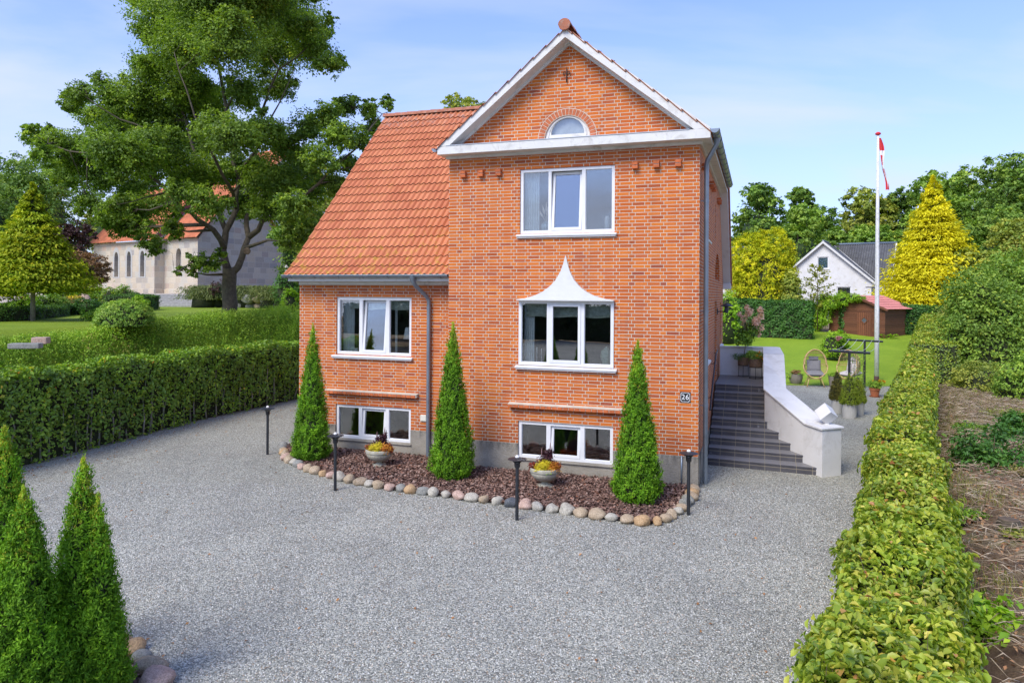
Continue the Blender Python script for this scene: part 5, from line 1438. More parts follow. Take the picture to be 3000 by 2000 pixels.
ptree(880, 600, 200, 44, 'wood_b', 'dark tree between church and wing roof', n=12000, size=.17, low=.05)
# small trees and shrubs of the right garden
def shrub(name, x, y, hgt, r, mat, label, n=5000, size=.1, cat='shrub', group=None, base=None, lob=False, aspect=.6, core=True, tipmode=None, droop=0.0, nc=9, sub=.16, zs=1.0):
    z = h(x, y) if base is None else base
    t = empty(name, (x, y, z), 0, label, cat, group)
    rs = random.Random(int(x * 31 + y * 17)); cl = [((0, 0, hgt * .48), (r * .75, r * .75, hgt * .5))]
    for k in range(nc):
        th = rs.random() * 6.283; rr = r * rs.uniform(.3, .5); cl.append(((math.cos(th) * (r - rr) * rs.uniform(.5, 1), math.sin(th) * (r - rr) * rs.uniform(.5, 1), hgt * rs.uniform(.25, .85)), (rr, rr, min(rr, hgt * .35) * zs)))
    blob_leaves('foliage', cl, n, size, mat, t, per=14, sub=sub, shell=(.7, 1.08), lobed=lob, aspect=aspect, zmin=.01, tipmode=tipmode, droop=droop)
    if core:
        MB().lathe([(r * .5, .02), (r * .62, hgt * .35), (r * .45, hgt * .7), (.05, hgt * .86)], n=12).build('inner_growth', M['core'], t, smooth=True)
    mb = MB()
    for k in range(6):
        th = k * 1.05; mb.tube([(0, 0, -.05), (r * .3 * math.cos(th), r * .3 * math.sin(th), hgt * .45), (r * .6 * math.cos(th), r * .6 * math.sin(th), hgt * .85)], [.02, .012, .004], 5)
    mb.build('branches', M['twig'], t, smooth=True)
    return t
def pshrub(name, xp, ybase, ytop, wpx, D, mat, label, **kw):
    p = px(xp, ybase, D); tp = px(xp, ytop, D); g_ = h(p.x, D)
    b = kw.pop('base', min(g_, p.z)) 
    return shrub(name, p.x, D, tp.z - b, wpx / 2 / 2104 * D, M[mat], label, base=b, **kw)
pshrub('broadleaf_shrub', 2318, 870, 790, 70, 45, 'wood_c', 'dark olive tree edge beside the rounded yellow conifer before the white house', n=7000, size=.16, droop=.3)
pshrub('broadleaf_shrub', 2130, 925, 850, 80, 40, 'lime_leaf', 'light green shrub at the brick corner before the clipped hedge', n=3000, size=.13)
pshrub('hazel_bush', 2880, 1130, 790, 300, 30, 'wood_a', 'large leafy bush at the right beside the hedge block', n=26000, size=.13, nc=16)
pshrub('hazel_bush', 3000, 1160, 700, 300, 31, 'wood_a', 'taller leafy bush cut by the right edge of the photo', n=22000, size=.13, nc=16)
pshrub('hazel_bush', 2800, 1030, 880, 150, 40, 'wood_c', 'bushy growth behind the hedge block below the golden cypress', n=8000, size=.15)
pshrub('bramble', 2890, 1230, 1060, 240, 24, 'wood_c', 'low tangled bramble growth right of the hedge, below the leafy bush', n=12000, size=.09)
pshrub('bramble', 3000, 1200, 1040, 200, 22, 'wood_a', 'low bramble at the right edge of the brush ground', n=9000, size=.09)
pshrub('sapling', 2905, 1450, 1230, 270, 13.5, 'hedge_dark', 'dark green leafy sapling on the brush ground right of the hedge', n=5000, size=.085, cat='shrub', core=False, aspect=.5)
pshrub('maple_sapling', 2885, 1930, 1730, 200, 7.2, 'lime_leaf', 'bright green lobed maple sapling at the lower right', n=1400, size=.085, cat='shrub', lob=True, core=False, sub=.3)
pshrub('maple_sapling', 2990, 1330, 1200, 140, 16, 'hedge_dark', 'small sapling at the right edge beside the dark green one', n=2500, size=.09, core=False)
for k, (x, yb, yt, w_, D, m_, lb, n_) in enumerate([(2850, 1330, 1250, 130, 17, 'shrub', 'low green weeds against the right side of the hedge, upper patch', 2500), (2960, 1290, 1215, 180, 19, 'wood_c', 'olive undergrowth below the bramble at the right edge', 4000), (2835, 1590, 1500, 110, 10.5, 'shrub', 'green weeds beside the hedge halfway down the brush ground', 1800), (2990, 1660, 1560, 120, 9.5, 'wood_c', 'dry olive weeds at the right edge near the stump', 1500), (2800, 1790, 1700, 90, 8, 'yellow_w', 'yellowing weeds close to the hedge above the maple sapling', 900), (2980, 1440, 1370, 140, 13, 'brown_shrub', 'brownish weeds right of the dark green sapling', 1800)]):
    pshrub('wild_plant', x, yb, yt, w_, D, 'lime_leaf' if m_ == 'yellow_w' else m_, lb, n=n_, size=.055, core=False, sub=.3, base=None or h(px(x, yb, D).x, D), group='weeds on the brush ground')
# sparse yellow tree before the white house
t0 = px(2395, 880, 45); t = empty('young_tree', (t0.x, 45, 1.6), 0, 'slender young tree with sparse yellow green leaves before the white house', 'tree')
mb = MB().tube([(0, 0, -.1), (0, 0, 3.9)], [.035, .01], 6); P = []
for k in range(26):
    z = 1.0 + k * .11; th = k * 2.4; l = (1.25 - .9 * abs(z - 1.9) / 2.3) * rng.uniform(.8, 1.1)
    e = Vector((l * math.cos(th), l * .6 * math.sin(th), z + .35 * l)); mb.tube([(0, 0, z), e], [.012, .003], 4)
    for j in range(34): P.append(tuple(Vector((0, 0, z)).lerp(e, rng.uniform(.25, 1.05)) + Vector(rng.normal(0, .07, 3))))
mb.build('branches', M['twig'], t, smooth=True); P = np.array(P)
M['yellow_leaf'] = foliage('yellow_green_leaf', [(0, (.18, .22, .03)), (1, (.42, .42, .05))], .3, .5, 2, .2)
leaves('foliage', P, rn(len(P), 3) + [0, 0, 1], .17, M['yellow_leaf'], t)
# ================================================================ LEFT BANK AND CHURCHYARD PLANTS
# shrub growth on the bank behind the tall hedge: one uncountable mass
def bank_mass():
    P = []; N = []; T_ = []; Rr = []; P2 = []; N2 = []; T2 = []; R2 = []
    K = 12000
    Y = 9 + rng.random(K) ** .9 * 19.5; d = rng.uniform(.8, 3.6, K)
    X = xh(Y) - d
    g_ = H(X, Y)
    zm = np.interp(Y, [9, 12, 15, 17, 19, 22, 25, 29], [2.2, 2.4, 2.48, 2.62, 2.70, 2.92, 3.05, 3.15]) + .10 * np.sin(X * 1.7 + 1) * np.sin(Y * 1.3) - .25 * sstep(2.2, 3.6, d) * (Y < 21)
    hgt = np.minimum(.95, (zm - g_)) * rng.uniform(.7, 1.06, K)
    ok_ = hgt > .08; Y, d, X, g_, hgt = Y[ok_], d[ok_], X[ok_], g_[ok_], hgt[ok_]; K = len(Y)
    for j in range(K):
        m_ = 15
        l = hgt[j]; s = rng.random(m_)
        lean = Vector((rng.normal(.10, .25), rng.normal(-.1, .25), 1)).normalized()
        base = np.array([X[j], Y[j], g_[j] - .05])
        q = base + np.outer(s * l, np.array(lean)) + rn(m_, 3) * .035
        brown = (math.sin(X[j] * .9 + Y[j] * .55) + math.sin(Y[j] * 1.3 + 2) * .7 + rng.normal(0, .4) + (14.5 - Y[j]) * .12) > .9
        tgt = (P2, N2, T2, R2) if brown else (P, N, T_, Rr)
        tgt[0].append(q); tgt[1].append(rn(m_, 3) + np.array([0, -.2, .8])); tgt[2].append(np.tile(np.array(lean), (m_, 1)) + rn(m_, 3) * .6); tgt[3].append(np.clip(.15 + s * .6 + rng.random(m_) * .25, 0, 1))
    a = leaves('bank_shrubs', np.vstack(P), np.vstack(N), .052, M['shrub'], aspect=.5, tip=np.vstack(T_), rnd=np.concatenate(Rr))
    tag(a, 'loose small leaved green shrub growth covering the bank behind the tall beech hedge', 'shrubs', kind='stuff')
    b = leaves('browned_bank_shrubs', np.vstack(P2), np.vstack(N2), .05, M['brown_shrub'], aspect=.5, tip=np.vstack(T2), rnd=np.concatenate(R2))
    tag(b, 'browned patches of shrub growth on the bank behind the tall beech hedge', 'shrubs', kind='stuff')
bank_mass()
LZ = 2.62
def lpx(x, y, z=LZ): return gp(x, y, z) if y > 880 else px(x, y, 45)
# clipped dome bush
q = px(363, 968, 20.6); t = empty('dome_bush', (q.x, q.y, LZ), 0, 'round clipped variegated dome bush on the churchyard lawn', 'bush')
blob_leaves('foliage', [((0, 0, .20), (.70, .70, .56)), ((.15, .1, .22), (.62, .6, .52)), ((-.12, -.1, .16), (.64, .6, .52))], 20000, .045, M['yew_gold'], t, per=12, sub=.05, shell=(.90, 1.03), zmin=.01)
MB().lathe([(.60, 0), (.62, .2), (.50, .45), (.22, .62), (.02, .66)], n=16).build('inner_growth', M['core'], t, smooth=True)
# low clipped box edgings
def low_hedge(pts, z, hgt, w_, label, mat='box'):
    line = [(gp(x, y, z).x, gp(x, y, z).y) for x, y in pts]
    return hedge_along('box_edging', line, w_, hgt, M[mat], label, size=lambda s: .075, dens=lambda s: 420, lineside=-1, top_wave=.01, core_in=.05, zfun=lambda X, Y: np.full(np.shape(X), z))
low_hedge([(-20, 944), (85, 940), (170, 930), (250, 918), (330, 905)], LZ, .42, .5, 'lowest clipped box edging at the front of the churchyard flower beds')
low_hedge([(190, 903), (300, 899), (400, 894)], 2.7, .5, .5, 'clipped box edging behind the dome bush')
low_hedge([(395, 912), (440, 907), (468, 905)], 2.65, .75, 1.3, 'broad clipped box hedge block left of the stone steps')
low_hedge([(170, 886), (300, 885), (410, 880)], 2.95, .55, .6, 'rearmost clipped box edging below the church wall')
FB = 'flower bed shrubs below the church'
for (x, yb, yt, w_, D, m_, lb) in [
    (60, 935, 870, 120, 27, 'lime_leaf', 'light green hydrangea foliage behind the layered conifer trunk'),
    (150, 925, 862, 110, 29, 'yew_gold', 'pale yellow green flower bed bush right of the conifer trunk'),
    (215, 915, 872, 120, 31, 'brown_shrub', 'olive brown bush in the middle of the flower beds'),
    (255, 920, 880, 90, 30, 'hedge_dark', 'low dark green mound behind the front edging'),
    (190, 880, 845, 120, 36, 'lime_leaf', 'light green bush below the bronze maple'),
    (280, 872, 838, 70, 38, 'lime_leaf', 'leafy light green bush left of the clipped yews'),
    (320, 882, 843, 70, 37, 'hedge_l', 'round clipped yew, left of the pair before the church wall'),
    (365, 882, 838, 66, 38, 'hedge_l', 'round clipped yew, right of the pair before the church wall'),
    (415, 905, 872, 60, 33, 'lime_leaf', 'light green bush at the corner of the box hedge by the steps'),
    (295, 935, 908, 120, 24, 'shrub', 'low leafy groundcover plant left of the dome bush'),
    (20, 945, 895, 90, 25, 'shrub', 'low green shrub at the left edge under the conifers')]:
    pshrub('flower_bed_shrub', x, yb, yt, w_, D, m_, lb, n=3500, size=.075, group=FB, base=LZ)
M['pink'] = foliage('pink_petal', [(0, (.45, .10, .20)), (1, (.75, .35, .45))], .2, .6, 3, .2)
M['salmon'] = foliage('salmon_petal', [(0, (.50, .15, .10)), (1, (.75, .35, .25))], .2, .6, 3, .2)
M['yellowf'] = foliage('yellow_petal', [(0, (.62, .44, .02)), (1, (.85, .70, .05))], .2, .6, 4, .15)
for (x, y, D, m_, lb) in [(60, 912, 26.5, 'pink', 'pink flower heads by the conifer trunk at the left'), (80, 875, 30, 'salmon', 'salmon flowers in the upper flower bed'), (220, 872, 33, 'yellowf', 'cream yellow flowering clump below the bronze maple')]:
    q = px(x, y, D); t = empty('flower_clump', (q.x, q.y, LZ), 0, lb, 'flowers'); zc = q.z - LZ
    blob_leaves('blossoms', [((0, 0, zc), (.32, .2, .10))], 500, .06, M[m_], t, per=6)
    blob_leaves('leaves', [((0, 0, zc * .5), (.3, .2, zc * .5))], 500, .07, M['lime_leaf'], t, per=6, zmin=.0)
M['granite'] = plain('grey_granite', (.34, .33, .31), .8, var=.25, vs_=8, bump=.4)
# granite steps to the church
q0 = px(462, 904, 47.5)
t = empty('churchyard_steps', (q0.x, 47.2, LZ - .02), 0, 'five wide granite steps between box hedge and boulders below the church', 'steps')
for k in range(5):
    x0_ = -.35 + k * -.28 * 0 ; MB().hexa([(0 - k * .28, k * .5, 0), (3.1 - k * .42, k * .5, 0), (3.1 - k * .42, 4, 0), (0 - k * .28, 4, 0)], [(0 - k * .28, k * .5, (k + 1) * .165), (3.1 - k * .42, k * .5, (k + 1) * .165), (3.1 - k * .42, 4, (k + 1) * .165), (0 - k * .28, 4, (k + 1) * .165)]).build('step', M['granite'], t, bevel=.02)
# boulders / field stones
def stone(name, loc, r, mat, label, group=None, cat='stone', seed=0, squash=.7, rz=0.0):
    rs = np.random.default_rng(seed + 1000)
    import bmesh
    bm = bmesh.new(); bmesh.ops.create_icosphere(bm, subdivisions=3, radius=1.0)
    o1, o2, o3 = rs.uniform(0, 6, 3); f = rs.uniform(1.1, 1.9, 3); am = rs.uniform(.05, .12)
    cuts = [(Vector(unit(rs.normal(size=(1, 3)))[0]), rs.uniform(.72, .92)) for _ in range(6)]
    for v in bm.verts:
        p = v.co.normalized()
        k = 1 + am * math.sin(p.x * f[0] * 2 + o1) + am * math.sin(p.y * f[1] * 2 + o2) + am * .7 * math.sin(p.z * f[2] * 3 + o3 + p.x * 2)
        c = p * k
        for nrm, dd in cuts:
            e_ = c.dot(nrm) - dd
            if e_ > 0: c -= nrm * e_ * .75
        v.co = Vector((c.x * r[0], c.y * r[1], c.z * r[2]))
    me = bpy.data.meshes.new(name); bm.to_mesh(me); bm.free()
    me.polygons.foreach_set('use_smooth', [True] * len(me.polygons))
    o = link(name, me, mat, None, loc); o.rotation_euler = (0, 0, rz)
    return tag(o, label, cat, group)
def stone_mat(name, col, col2):
    m, nt, p, o = newmat(name); k = NT(nt); v = k.obj()
    c = k.ramp(k.noise(7, v, 8, .7, .5), [(.3, col), (.65, col2)])
    c = k.mix(1, c, k.ramp(k.noise(60, v, 4, .8), [(.35, (.55,) * 3), (.6, (1.2,) * 3)]), 'MULTIPLY')
    k.set(p.inputs['Base Color'], c); k.set(p.inputs['Roughness'], .8)
    k.set(p.inputs['Normal'], k.bump(k.noise(14, v, 6, .75), .7, .02)); return m
SM = [stone_mat('stone_tan', (.34, .25, .15), (.48, .38, .26)), stone_mat('stone_grey', (.20, .205, .18), (.33, .32, .28)), stone_mat('stone_pale', (.38, .35, .28), (.52, .48, .39)),
      stone_mat('stone_pink', (.42, .27, .20), (.56, .40, .32)), stone_mat('stone_dark', (.07, .08, .09), (.13, .14, .15)), stone_mat('stone_ochre', (.40, .24, .11), (.54, .37, .2))]
SN = ['tan', 'grey', 'pale', 'pinkish', 'dark grey', 'ochre']
for k, (x, y, r) in enumerate([(613, 893, .85), (655, 890, .55), (640, 875, .5), (700, 892, .5), (735, 892, .42), (762, 893, .45), (790, 893, .42), (725, 880, .42), (755, 880, .38), (780, 880, .4), (815, 892, .4), (840, 893, .38)]):
    q = px(x, y, 46 - k * .15); stone('boulder', (q.x, q.y, LZ + (.1 if y > 885 else .55)), (r, r * .8, r * .75), SM[[1, 1, 0][k % 3]], ['large grey boulder at the right side of the church steps', 'grey boulder under the arching juniper, ' + ['', 'second from the church steps', 'above the second one from the steps', 'just left of the oak trunk', 'just right of the oak trunk', 'second right of the oak trunk', 'third right of the oak trunk', 'in the upper row, nearest the oak trunk', 'in the upper row, second from the oak', 'in the upper row, third from the oak', 'fourth right of the oak trunk', 'last one towards the house wing'][k]][min(k, 1)], None if k == 0 else 'boulders of the low field stone wall', 'boulder', seed=k)
# arching juniper masses over the stone wall
def arching(name, pts, label, mat='weeping', z0=3.0, n=16000, r=1.3, hh=1.1):
    c = px(*pts[0]); t = empty(name, (c.x, c.y, z0), 0, label, 'shrub'); P = []; N = []; T_ = []
    for (x, y, D) in pts:
        q = px(x, y, D) - Vector((c.x, c.y, z0))
        for k in range(n // len(pts) // 18):
            th = rng.uniform(-math.pi, .3) if rng.random() < .7 else rng.uniform(0, 6.28)
            l = r * rng.uniform(.5, 1.15); s = np.linspace(.1, 1, 18)
            ar = hh * rng.uniform(.6, 1.1)
            bx = q.x + rng.normal(0, .35); by = q.y + rng.normal(0, .3)
            zz2 = q.z * .0 + ar * np.sin(s * 2.2) - .75 * s ** 2 * ar
            P.append(np.column_stack([bx + math.cos(th) * l * s, by + math.sin(th) * l * s, zz2 + .15]) + rn(18, 3) * .035)
            T_.append(np.column_stack([np.full(18, math.cos(th)), np.full(18, math.sin(th)), np.cos(s * 2.2) - s])); N.append(rn(18, 3) + [0, -.3, 1])
    leaves('foliage', np.vstack(P), np.vstack(N), .17, M[mat], t, aspect=.22, tip=np.vstack(T_), tipj=.15)
    mb = MB()
    for (x, y, D) in pts:
        q = px(x, y, D) - Vector((c.x, c.y, z0)); mb.lathe([(.8, -.35), (.75, .15), (.4, .45), (.05, .6)], (q.x, q.y, 0), 10)
    mb.build('inner_growth', M['core'], t, smooth=True)
arching('arching_juniper', [(640, 850, 46), (600, 855, 45.5), (670, 850, 46.5)], 'grey green arching juniper with a purple tuft left of the oak trunk')
arching('arching_juniper', [(720, 850, 46), (760, 850, 46), (800, 852, 45), (840, 855, 44.5), (690, 850, 47)], 'long grey green arching juniper over the stone wall right of the oak trunk', n=30000)
pshrub('purple_barberry', 640, 850, 822, 70, 45, 'purple', 'purple leaved tuft on top of the juniper left of the oak trunk', n=1500, size=.08, base=3.2)
pshrub('yew', 838, 870, 790, 90, 42, 'hedge_dark', 'dark yew between the arching juniper and the wing corner', n=4000, size=.1, base=LZ)
pshrub('lime_shrub', 850, 900, 840, 60, 36, 'lime_leaf', 'yellow green shrub against the left corner of the house wing', n=2500, size=.09, base=LZ)
# grave slabs near the bank
for k, (x, y, w_, lb) in enumerate([(75, 978, 1.3, 'flat grey stone slab at the far left edge of the lawn'), (120, 968, .7, 'reddish stone slab with a rounded top beside the flat grey one')]):
    q = gp(x, y, LZ + .1); t = empty('grave_slab', (q.x, q.y, LZ), .2, lb, 'stone slab')
    MB().box(-w_ / 4.5, w_ / 4.5, -.12, .12, -.2, -.09 + .04 * k).build('slab', SM[1 + 2 * k], t, bevel=.02)
q = px(236, 853, 36); t = empty('memorial_stone', (q.x, q.y, LZ), 0, 'large rounded pale memorial stone below the bronze maple', 'stone')
stone_o = stone('boulder', (0, 0, .0), (.45, .2, .3), SM[3], None, None, 'stone', seed=77); del stone_o['category']; stone_o.parent = t; stone_o.location = (0, 0, .55)
MB().box(-.35, .35, -.2, .2, -.1, .3).build('base', M['granite'], t, bevel=.02)

# ================================================================ THE CHURCH
def ashlar_mat(name, tint=(1, 1, 1)):
    m, nt, p, o = newmat(name); k = NT(nt); v = k.obj(); x, y, z = k.xyz(v)
    nx, ny, nz = k.xyz(k.obj('Normal')); side = k.m('GREATER_THAN', k.m('ABSOLUTE', nx), .6)
    u = k.m('ADD', k.m('MULTIPLY', x, k.m('SUBTRACT', 1.0, side)), k.m('MULTIPLY', y, side))
    row = k.m('FLOOR', k.m('DIVIDE', z, .46)); fz = k.m('FRACT', k.m('DIVIDE', z, .46))
    sh = k.n('ShaderNodeTexWhiteNoise', noise_dimensions='1D'); k.set(sh.inputs['W'], row)
    w_ = k.m('ADD', .62, k.m('MULTIPLY', sh.outputs['Value'], .22))
    uu = k.m('ADD', k.m('DIVIDE', k.m('ADD', u, k.m('MULTIPLY', sh.outputs['Value'], 7.3)), w_), k.m('MULTIPLY', k.noise(.9, k.cxyz(u, row, 0), 1), .5))
    cu = k.m('FLOOR', uu); fu = k.m('FRACT', uu)
    wn_ = k.n('ShaderNodeTexWhiteNoise', noise_dimensions='3D'); k.set(wn_.inputs['Vector'], k.cxyz(cu, row, side))
    col = k.ramp(wn_.outputs['Value'], [(0, (.40, .36, .32)), (.2, (.48, .42, .35)), (.45, (.54, .46, .36)), (.62, (.57, .50, .41)), (.8, (.47, .45, .41)), (.92, (.52, .39, .31)), (1, (.36, .34, .33))])
    col = k.mix(1, col, k.ramp(k.noise(14, v, 6, .75), [(.3, (.72,) * 3), (.7, (1.15,) * 3)]), 'MULTIPLY')
    d = k.m('MINIMUM', k.m('MULTIPLY', k.m('MINIMUM', fz, k.m('SUBTRACT', 1.0, fz)), .46), k.m('MULTIPLY', k.m('MINIMUM', fu, k.m('SUBTRACT', 1.0, fu)), .7))
    c = k.mix(k.mr(d, .012, .022, 1, 0), col, (.52, .48, .42)); c = k.mix(1, c, tint, 'MULTIPLY')
    k.set(p.inputs['Base Color'], c); k.set(p.inputs['Roughness'], .9)
    k.set(p.inputs['Normal'], k.bump(k.m('MINIMUM', d, .03), .8, .5)); return m
M['ashlar'] = ashlar_mat('granite_ashlar', (1.12, 1.1, 1.05)); M['ashlar_shade'] = ashlar_mat('shaded_granite_ashlar', (.62, .64, .68))  # second one: same stone tinted darker, shade of the end wall painted in
M['church_tile'] = plain('church_roof_tile', (.48, .15, .065), .85, var=.3, vs_=2, bump=.3)
CA = math.atan2(.545, .84)
C1 = px(452, 861, 57.8)
church = empty('church', (C1.x, C1.y, 3.4), -CA, 'medieval stone church of pale granite blocks with orange tiled roof behind the oak', 'church')
# local: +x right along the wall, +y away from the camera
def gothic(x, w_, z0_, z1_, n=7):
    pts = [(x - w_, z0_), (x + w_, z0_)]
    hs_ = z1_ - 1.9 * w_
    R0 = 2.1 * w_
    for i in range(n): 
        t_ = i / (n - 1); zz_ = hs_ + (z1_ - hs_) * math.sin(t_ * math.pi / 2); xx = x + w_ * math.cos(t_ * math.pi / 2) ** .8
        pts.append((xx, zz_))
    for i in range(n - 2, -1, -1):
        t_ = i / (n - 1); zz_ = hs_ + (z1_ - hs_) * math.sin(t_ * math.pi / 2); xx = x - w_ * math.cos(t_ * math.pi / 2) ** .8
        pts.append((xx, zz_))
    return pts
def cwall(x0_, x1_, y, hz, wins, mat, name='wall', plate='window', rec=.35, dark='slit'):
    mb = MB(); mb.poly([[(x0_, -1.2), (x1_, -1.2), (x1_, hz), (x0_, hz)]] + wins, lambda u, v: (u, y, v))
    for w_ in wins: reveal(mb, w_, y, rec)
    mb.build(name, mat, church)
    for w_ in wins: MB().poly([w_], lambda u, v: (u, y + rec - .02, v)).build(plate, M[dark], church)
M['slit'] = plain('leaded_window', (.11, .12, .13), .4, var=.3, vs_=12)
EH = 4.35
lw = [gothic(x, .30, 1.45, 3.55) for x in (-5.3, -3.45, -1.55)]
# windows sit in smooth grey surrounds
M['render_grey'] = plain('grey_window_surround', (.46, .45, .43), .85, var=.1)
cwall(-9.4, 0, 0, EH, [gothic(x, .30, 1.45, 3.55) for x in (-5.7, -3.75, -1.75)], M['ashlar'])
for x in (-5.7, -3.75, -1.75):
    MB().poly([gothic(x, .52, 1.35, 3.95), gothic(x, .302, 1.452, 3.552)[::-1]], lambda u, v: (u, -.012, v)).build('window_surround', M['render_grey'], church)
MB().poly([[(0, -1.2), (.9, -1.2), (.9, EH), (0, EH)]], lambda u, v: (0, u, v)).build('wall', M['ashlar'], church)
cwall(0, 4.5, .85, EH + .1, [gothic(1.95, .36, 1.45, 3.7)], M['ashlar'], dark='ashlar_shade')
MB().poly([[(.85, -1.2), (9.2, -1.2), (9.2, EH), (5.0, EH + 5.2), (.85, EH)]], lambda u, v: (4.5, u, v)).build('wall', M['ashlar_shade'], church)
MB().box(-9.45, .06, -.10, 0, -1.2, .42).box(0, .10, -.1, .85, -1.2, .42).box(.1, 4.6, .75, .85, -1.2, .42).build('plinth', M['ashlar'], church, bevel=.03)
def slope(name, p4, mat=None, ridges=40):
    a, b, c, d = [Vector(p) for p in p4]     # a-b eave, d-c ridge
    n_ = ridges; mb = MB(); nrm = (b - a).cross(d - a).normalized()
    if nrm.z < 0: nrm = -nrm
    for i in range(n_ * 2 + 1):
        f = i / (n_ * 2); off_ = nrm * (.07 if i % 2 else 0)
        mb.v += [tuple(a.lerp(b, f) + off_), tuple(d.lerp(c, f) + off_)]
    for i in range(n_ * 2): mb.f.append((2 * i, 2 * i + 2, 2 * i + 3, 2 * i + 1))
    return mb.build(name, mat or M['church_tile'], church)
slope('roof', [(-9.6, -.35, EH), (.25, -.35, EH), (.25, 4.6, EH + 5.2), (-9.6, 4.6, EH + 5.2)], ridges=36)
slope('roof', [(.25, .5, EH + .1), (4.8, .5, EH + .1), (4.8, 5.0, EH + 5.2), (.25, 5.0, EH + 5.2)], ridges=18)
slope('roof', [(-9.6, 9.5, EH), (4.8, 9.5, EH), (4.8, 4.8, EH + 5.2), (-9.6, 4.8, EH + 5.2)], ridges=18)
M['barge'] = plain('dark_red_bargeboard', (.09, .035, .045), .6, var=.2)
MB().hexa([(.25, -.42, EH - .45), (.42, -.42, EH - .45), (.42, 4.6, EH + 4.85), (.25, 4.6, EH + 4.85)], [(.25, -.42, EH + .10), (.42, -.42, EH + .10), (.42, 4.6, EH + 5.35), (.25, 4.6, EH + 5.35)]).build('bargeboard', M['barge'], church)
MB().poly([[(-.2, EH), (4.6, EH + 5.1), (9.4, EH)]], lambda u, v: (.2, u, v)).build('gable', M['white_render'], church)
# white tower behind
MB().box(-9, -3.5, 14, 20, -1, 12.4).build('tower', M['white_render'], church)
slope('tower_roof', [(-9.2, 13.8, 12.3), (-3.3, 13.8, 12.3), (-3.3, 17, 15.2), (-9.2, 17, 15.2)], ridges=18)
MB().prism([(13.9, 12.4), (20.1, 12.4), (17, 15.3)], lambda u, v: (-3.6, u, v), lambda u, v: (-3.45, u, v)).build('tower_gable', M['white_render'], church)
# small white outbuilding with a dark roof right of the church
q = px(838, 790, 70); ob_ = empty('white_outbuilding', (q.x, q.y, 3.4), -CA, 'white gabled outbuilding with a dark grey roof between church and house wing', 'house')
M['slate'] = plain('dark_fibre_cement', (.10, .10, .105), .8, var=.35, vs_=1.2, bump=.3, dirt=((.25, .25, .23), 3, .5))
MB().prism([(-1.2, -2), (1.2, -2), (1.2, 1.6), (0, 3.9), (-1.2, 1.6)], lambda u, v: (u, 0, v), lambda u, v: (u, 8, v)).build('wall', M['white_render'], ob_)
for s_ in (-1, 1): MB().hexa([(0, -.15, 3.95), (0, 8, 3.95), (s_ * 1.9, 8, .35), (s_ * 1.9, -.15, .35)], [(0, -.15, 4.1), (0, 8, 4.1), (s_ * 1.9, 8, .5), (s_ * 1.9, -.15, .5)]).build('roof', M['slate'], ob_)
# neighbouring slate roofed barn end further back, just its roof shows
q = px(875, 735, 80)

# ================================================================ WHITE HOUSE
NA = R(33); q = px(2412, 861, 62)
nb = empty('white_house', (q.x, q.y, 1.9), -NA, 'white rendered house with dark corrugated roof and a front gable behind the garden hedge', 'house')
def corr_mat():
    m, nt, p, o = newmat('corrugated_roof'); k = NT(nt); v = k.obj()
    c = k.ramp(k.noise(1.5, v, 7, .7, .4), [(.3, (.075, .075, .08)), (.6, (.13, .13, .135)), (.75, (.24, .24, .23))])
    x, y, z = k.xyz(v); cw = k.m('SINE', k.m('MULTIPLY', x, 31.4)); c = k.mix(k.mr(cw, -.2, .8, 0, .45), c, (.03, .03, .032))
    c = k.mix(k.mr(k.noise(12, v, 5, .8), .6, .7, 0, .6), c, (.36, .36, .33))
    k.set(p.inputs['Base Color'], c); k.set(p.inputs['Roughness'], .85); return m
M['corr'] = corr_mat()
def nwin(mb_hole, x, w_, z0_, z1_): return [(x - w_, z0_), (x + w_, z0_), (x + w_, z1_), (x - w_, z1_)]
hw = 3.73; ez = 3.05; ap = 6.30
wins = [nwin(0, -.05, .45, 4.05, 5.08), nwin(0, -2.25, .52, .9, 2.5), nwin(0, 1.62, .56, .9, 2.5)]
mb = MB(); mb.poly([[(-hw, -.8), (hw, -.8), (hw, ez), (0, ap), (-hw, ez)]] + wins, lambda u, v: (u, 0, v))
for w_ in wins: reveal(mb, w_, 0, .14)
mb.build('wall', M['white_render'], nb)
for i, w_ in enumerate(wins):
    (a, c), (b, _), (_, d), _ = w_
    fm = MB(); frame_rect(fm, a, b, c, d, .07, .05, .12); f = fm.build('window', M['white_frame'], nb)
    MB().box(a + .07, b - .07, .08, .09, c + .07, d - .07).build('pane', M['glass'], f)
    MB().box(a - .08, b + .08, -.07, .05, c - .09, c - .01).build('sill', M['white_metal'], f)
    MB().box(a, b, .14, .16, c, d).build('blind' if i == 0 else 'dark_room', M['vase_blue'] if i == 0 else M['slit'], f)
MB().poly([[(0, -.8), (1.4, -.8), (1.4, ez), (0, ez)]], lambda u, v: (hw, u, v)).build('wall', M['white_render'], nb)
MB().poly([[(-9.5, -.8), (4.9, -.8), (4.9, ez), (-9.5, ez)]], lambda u, v: (u, 1.4, v)).build('wall', M['white_render'], nb)
gw = nwin(0, 5.0, .4, 3.4, 4.9)
mb = MB(); mb.poly([[(1.4, -.8), (8.6, -.8), (8.6, ez), (5.0, ap - .05), (1.4, ez)], gw], lambda u, v: (4.9, u, v)); mb.build('wall', M['white_render'], nb)
MB().poly([gw], lambda u, v: (4.84, u, v)).build('window', M['slit'], nb)
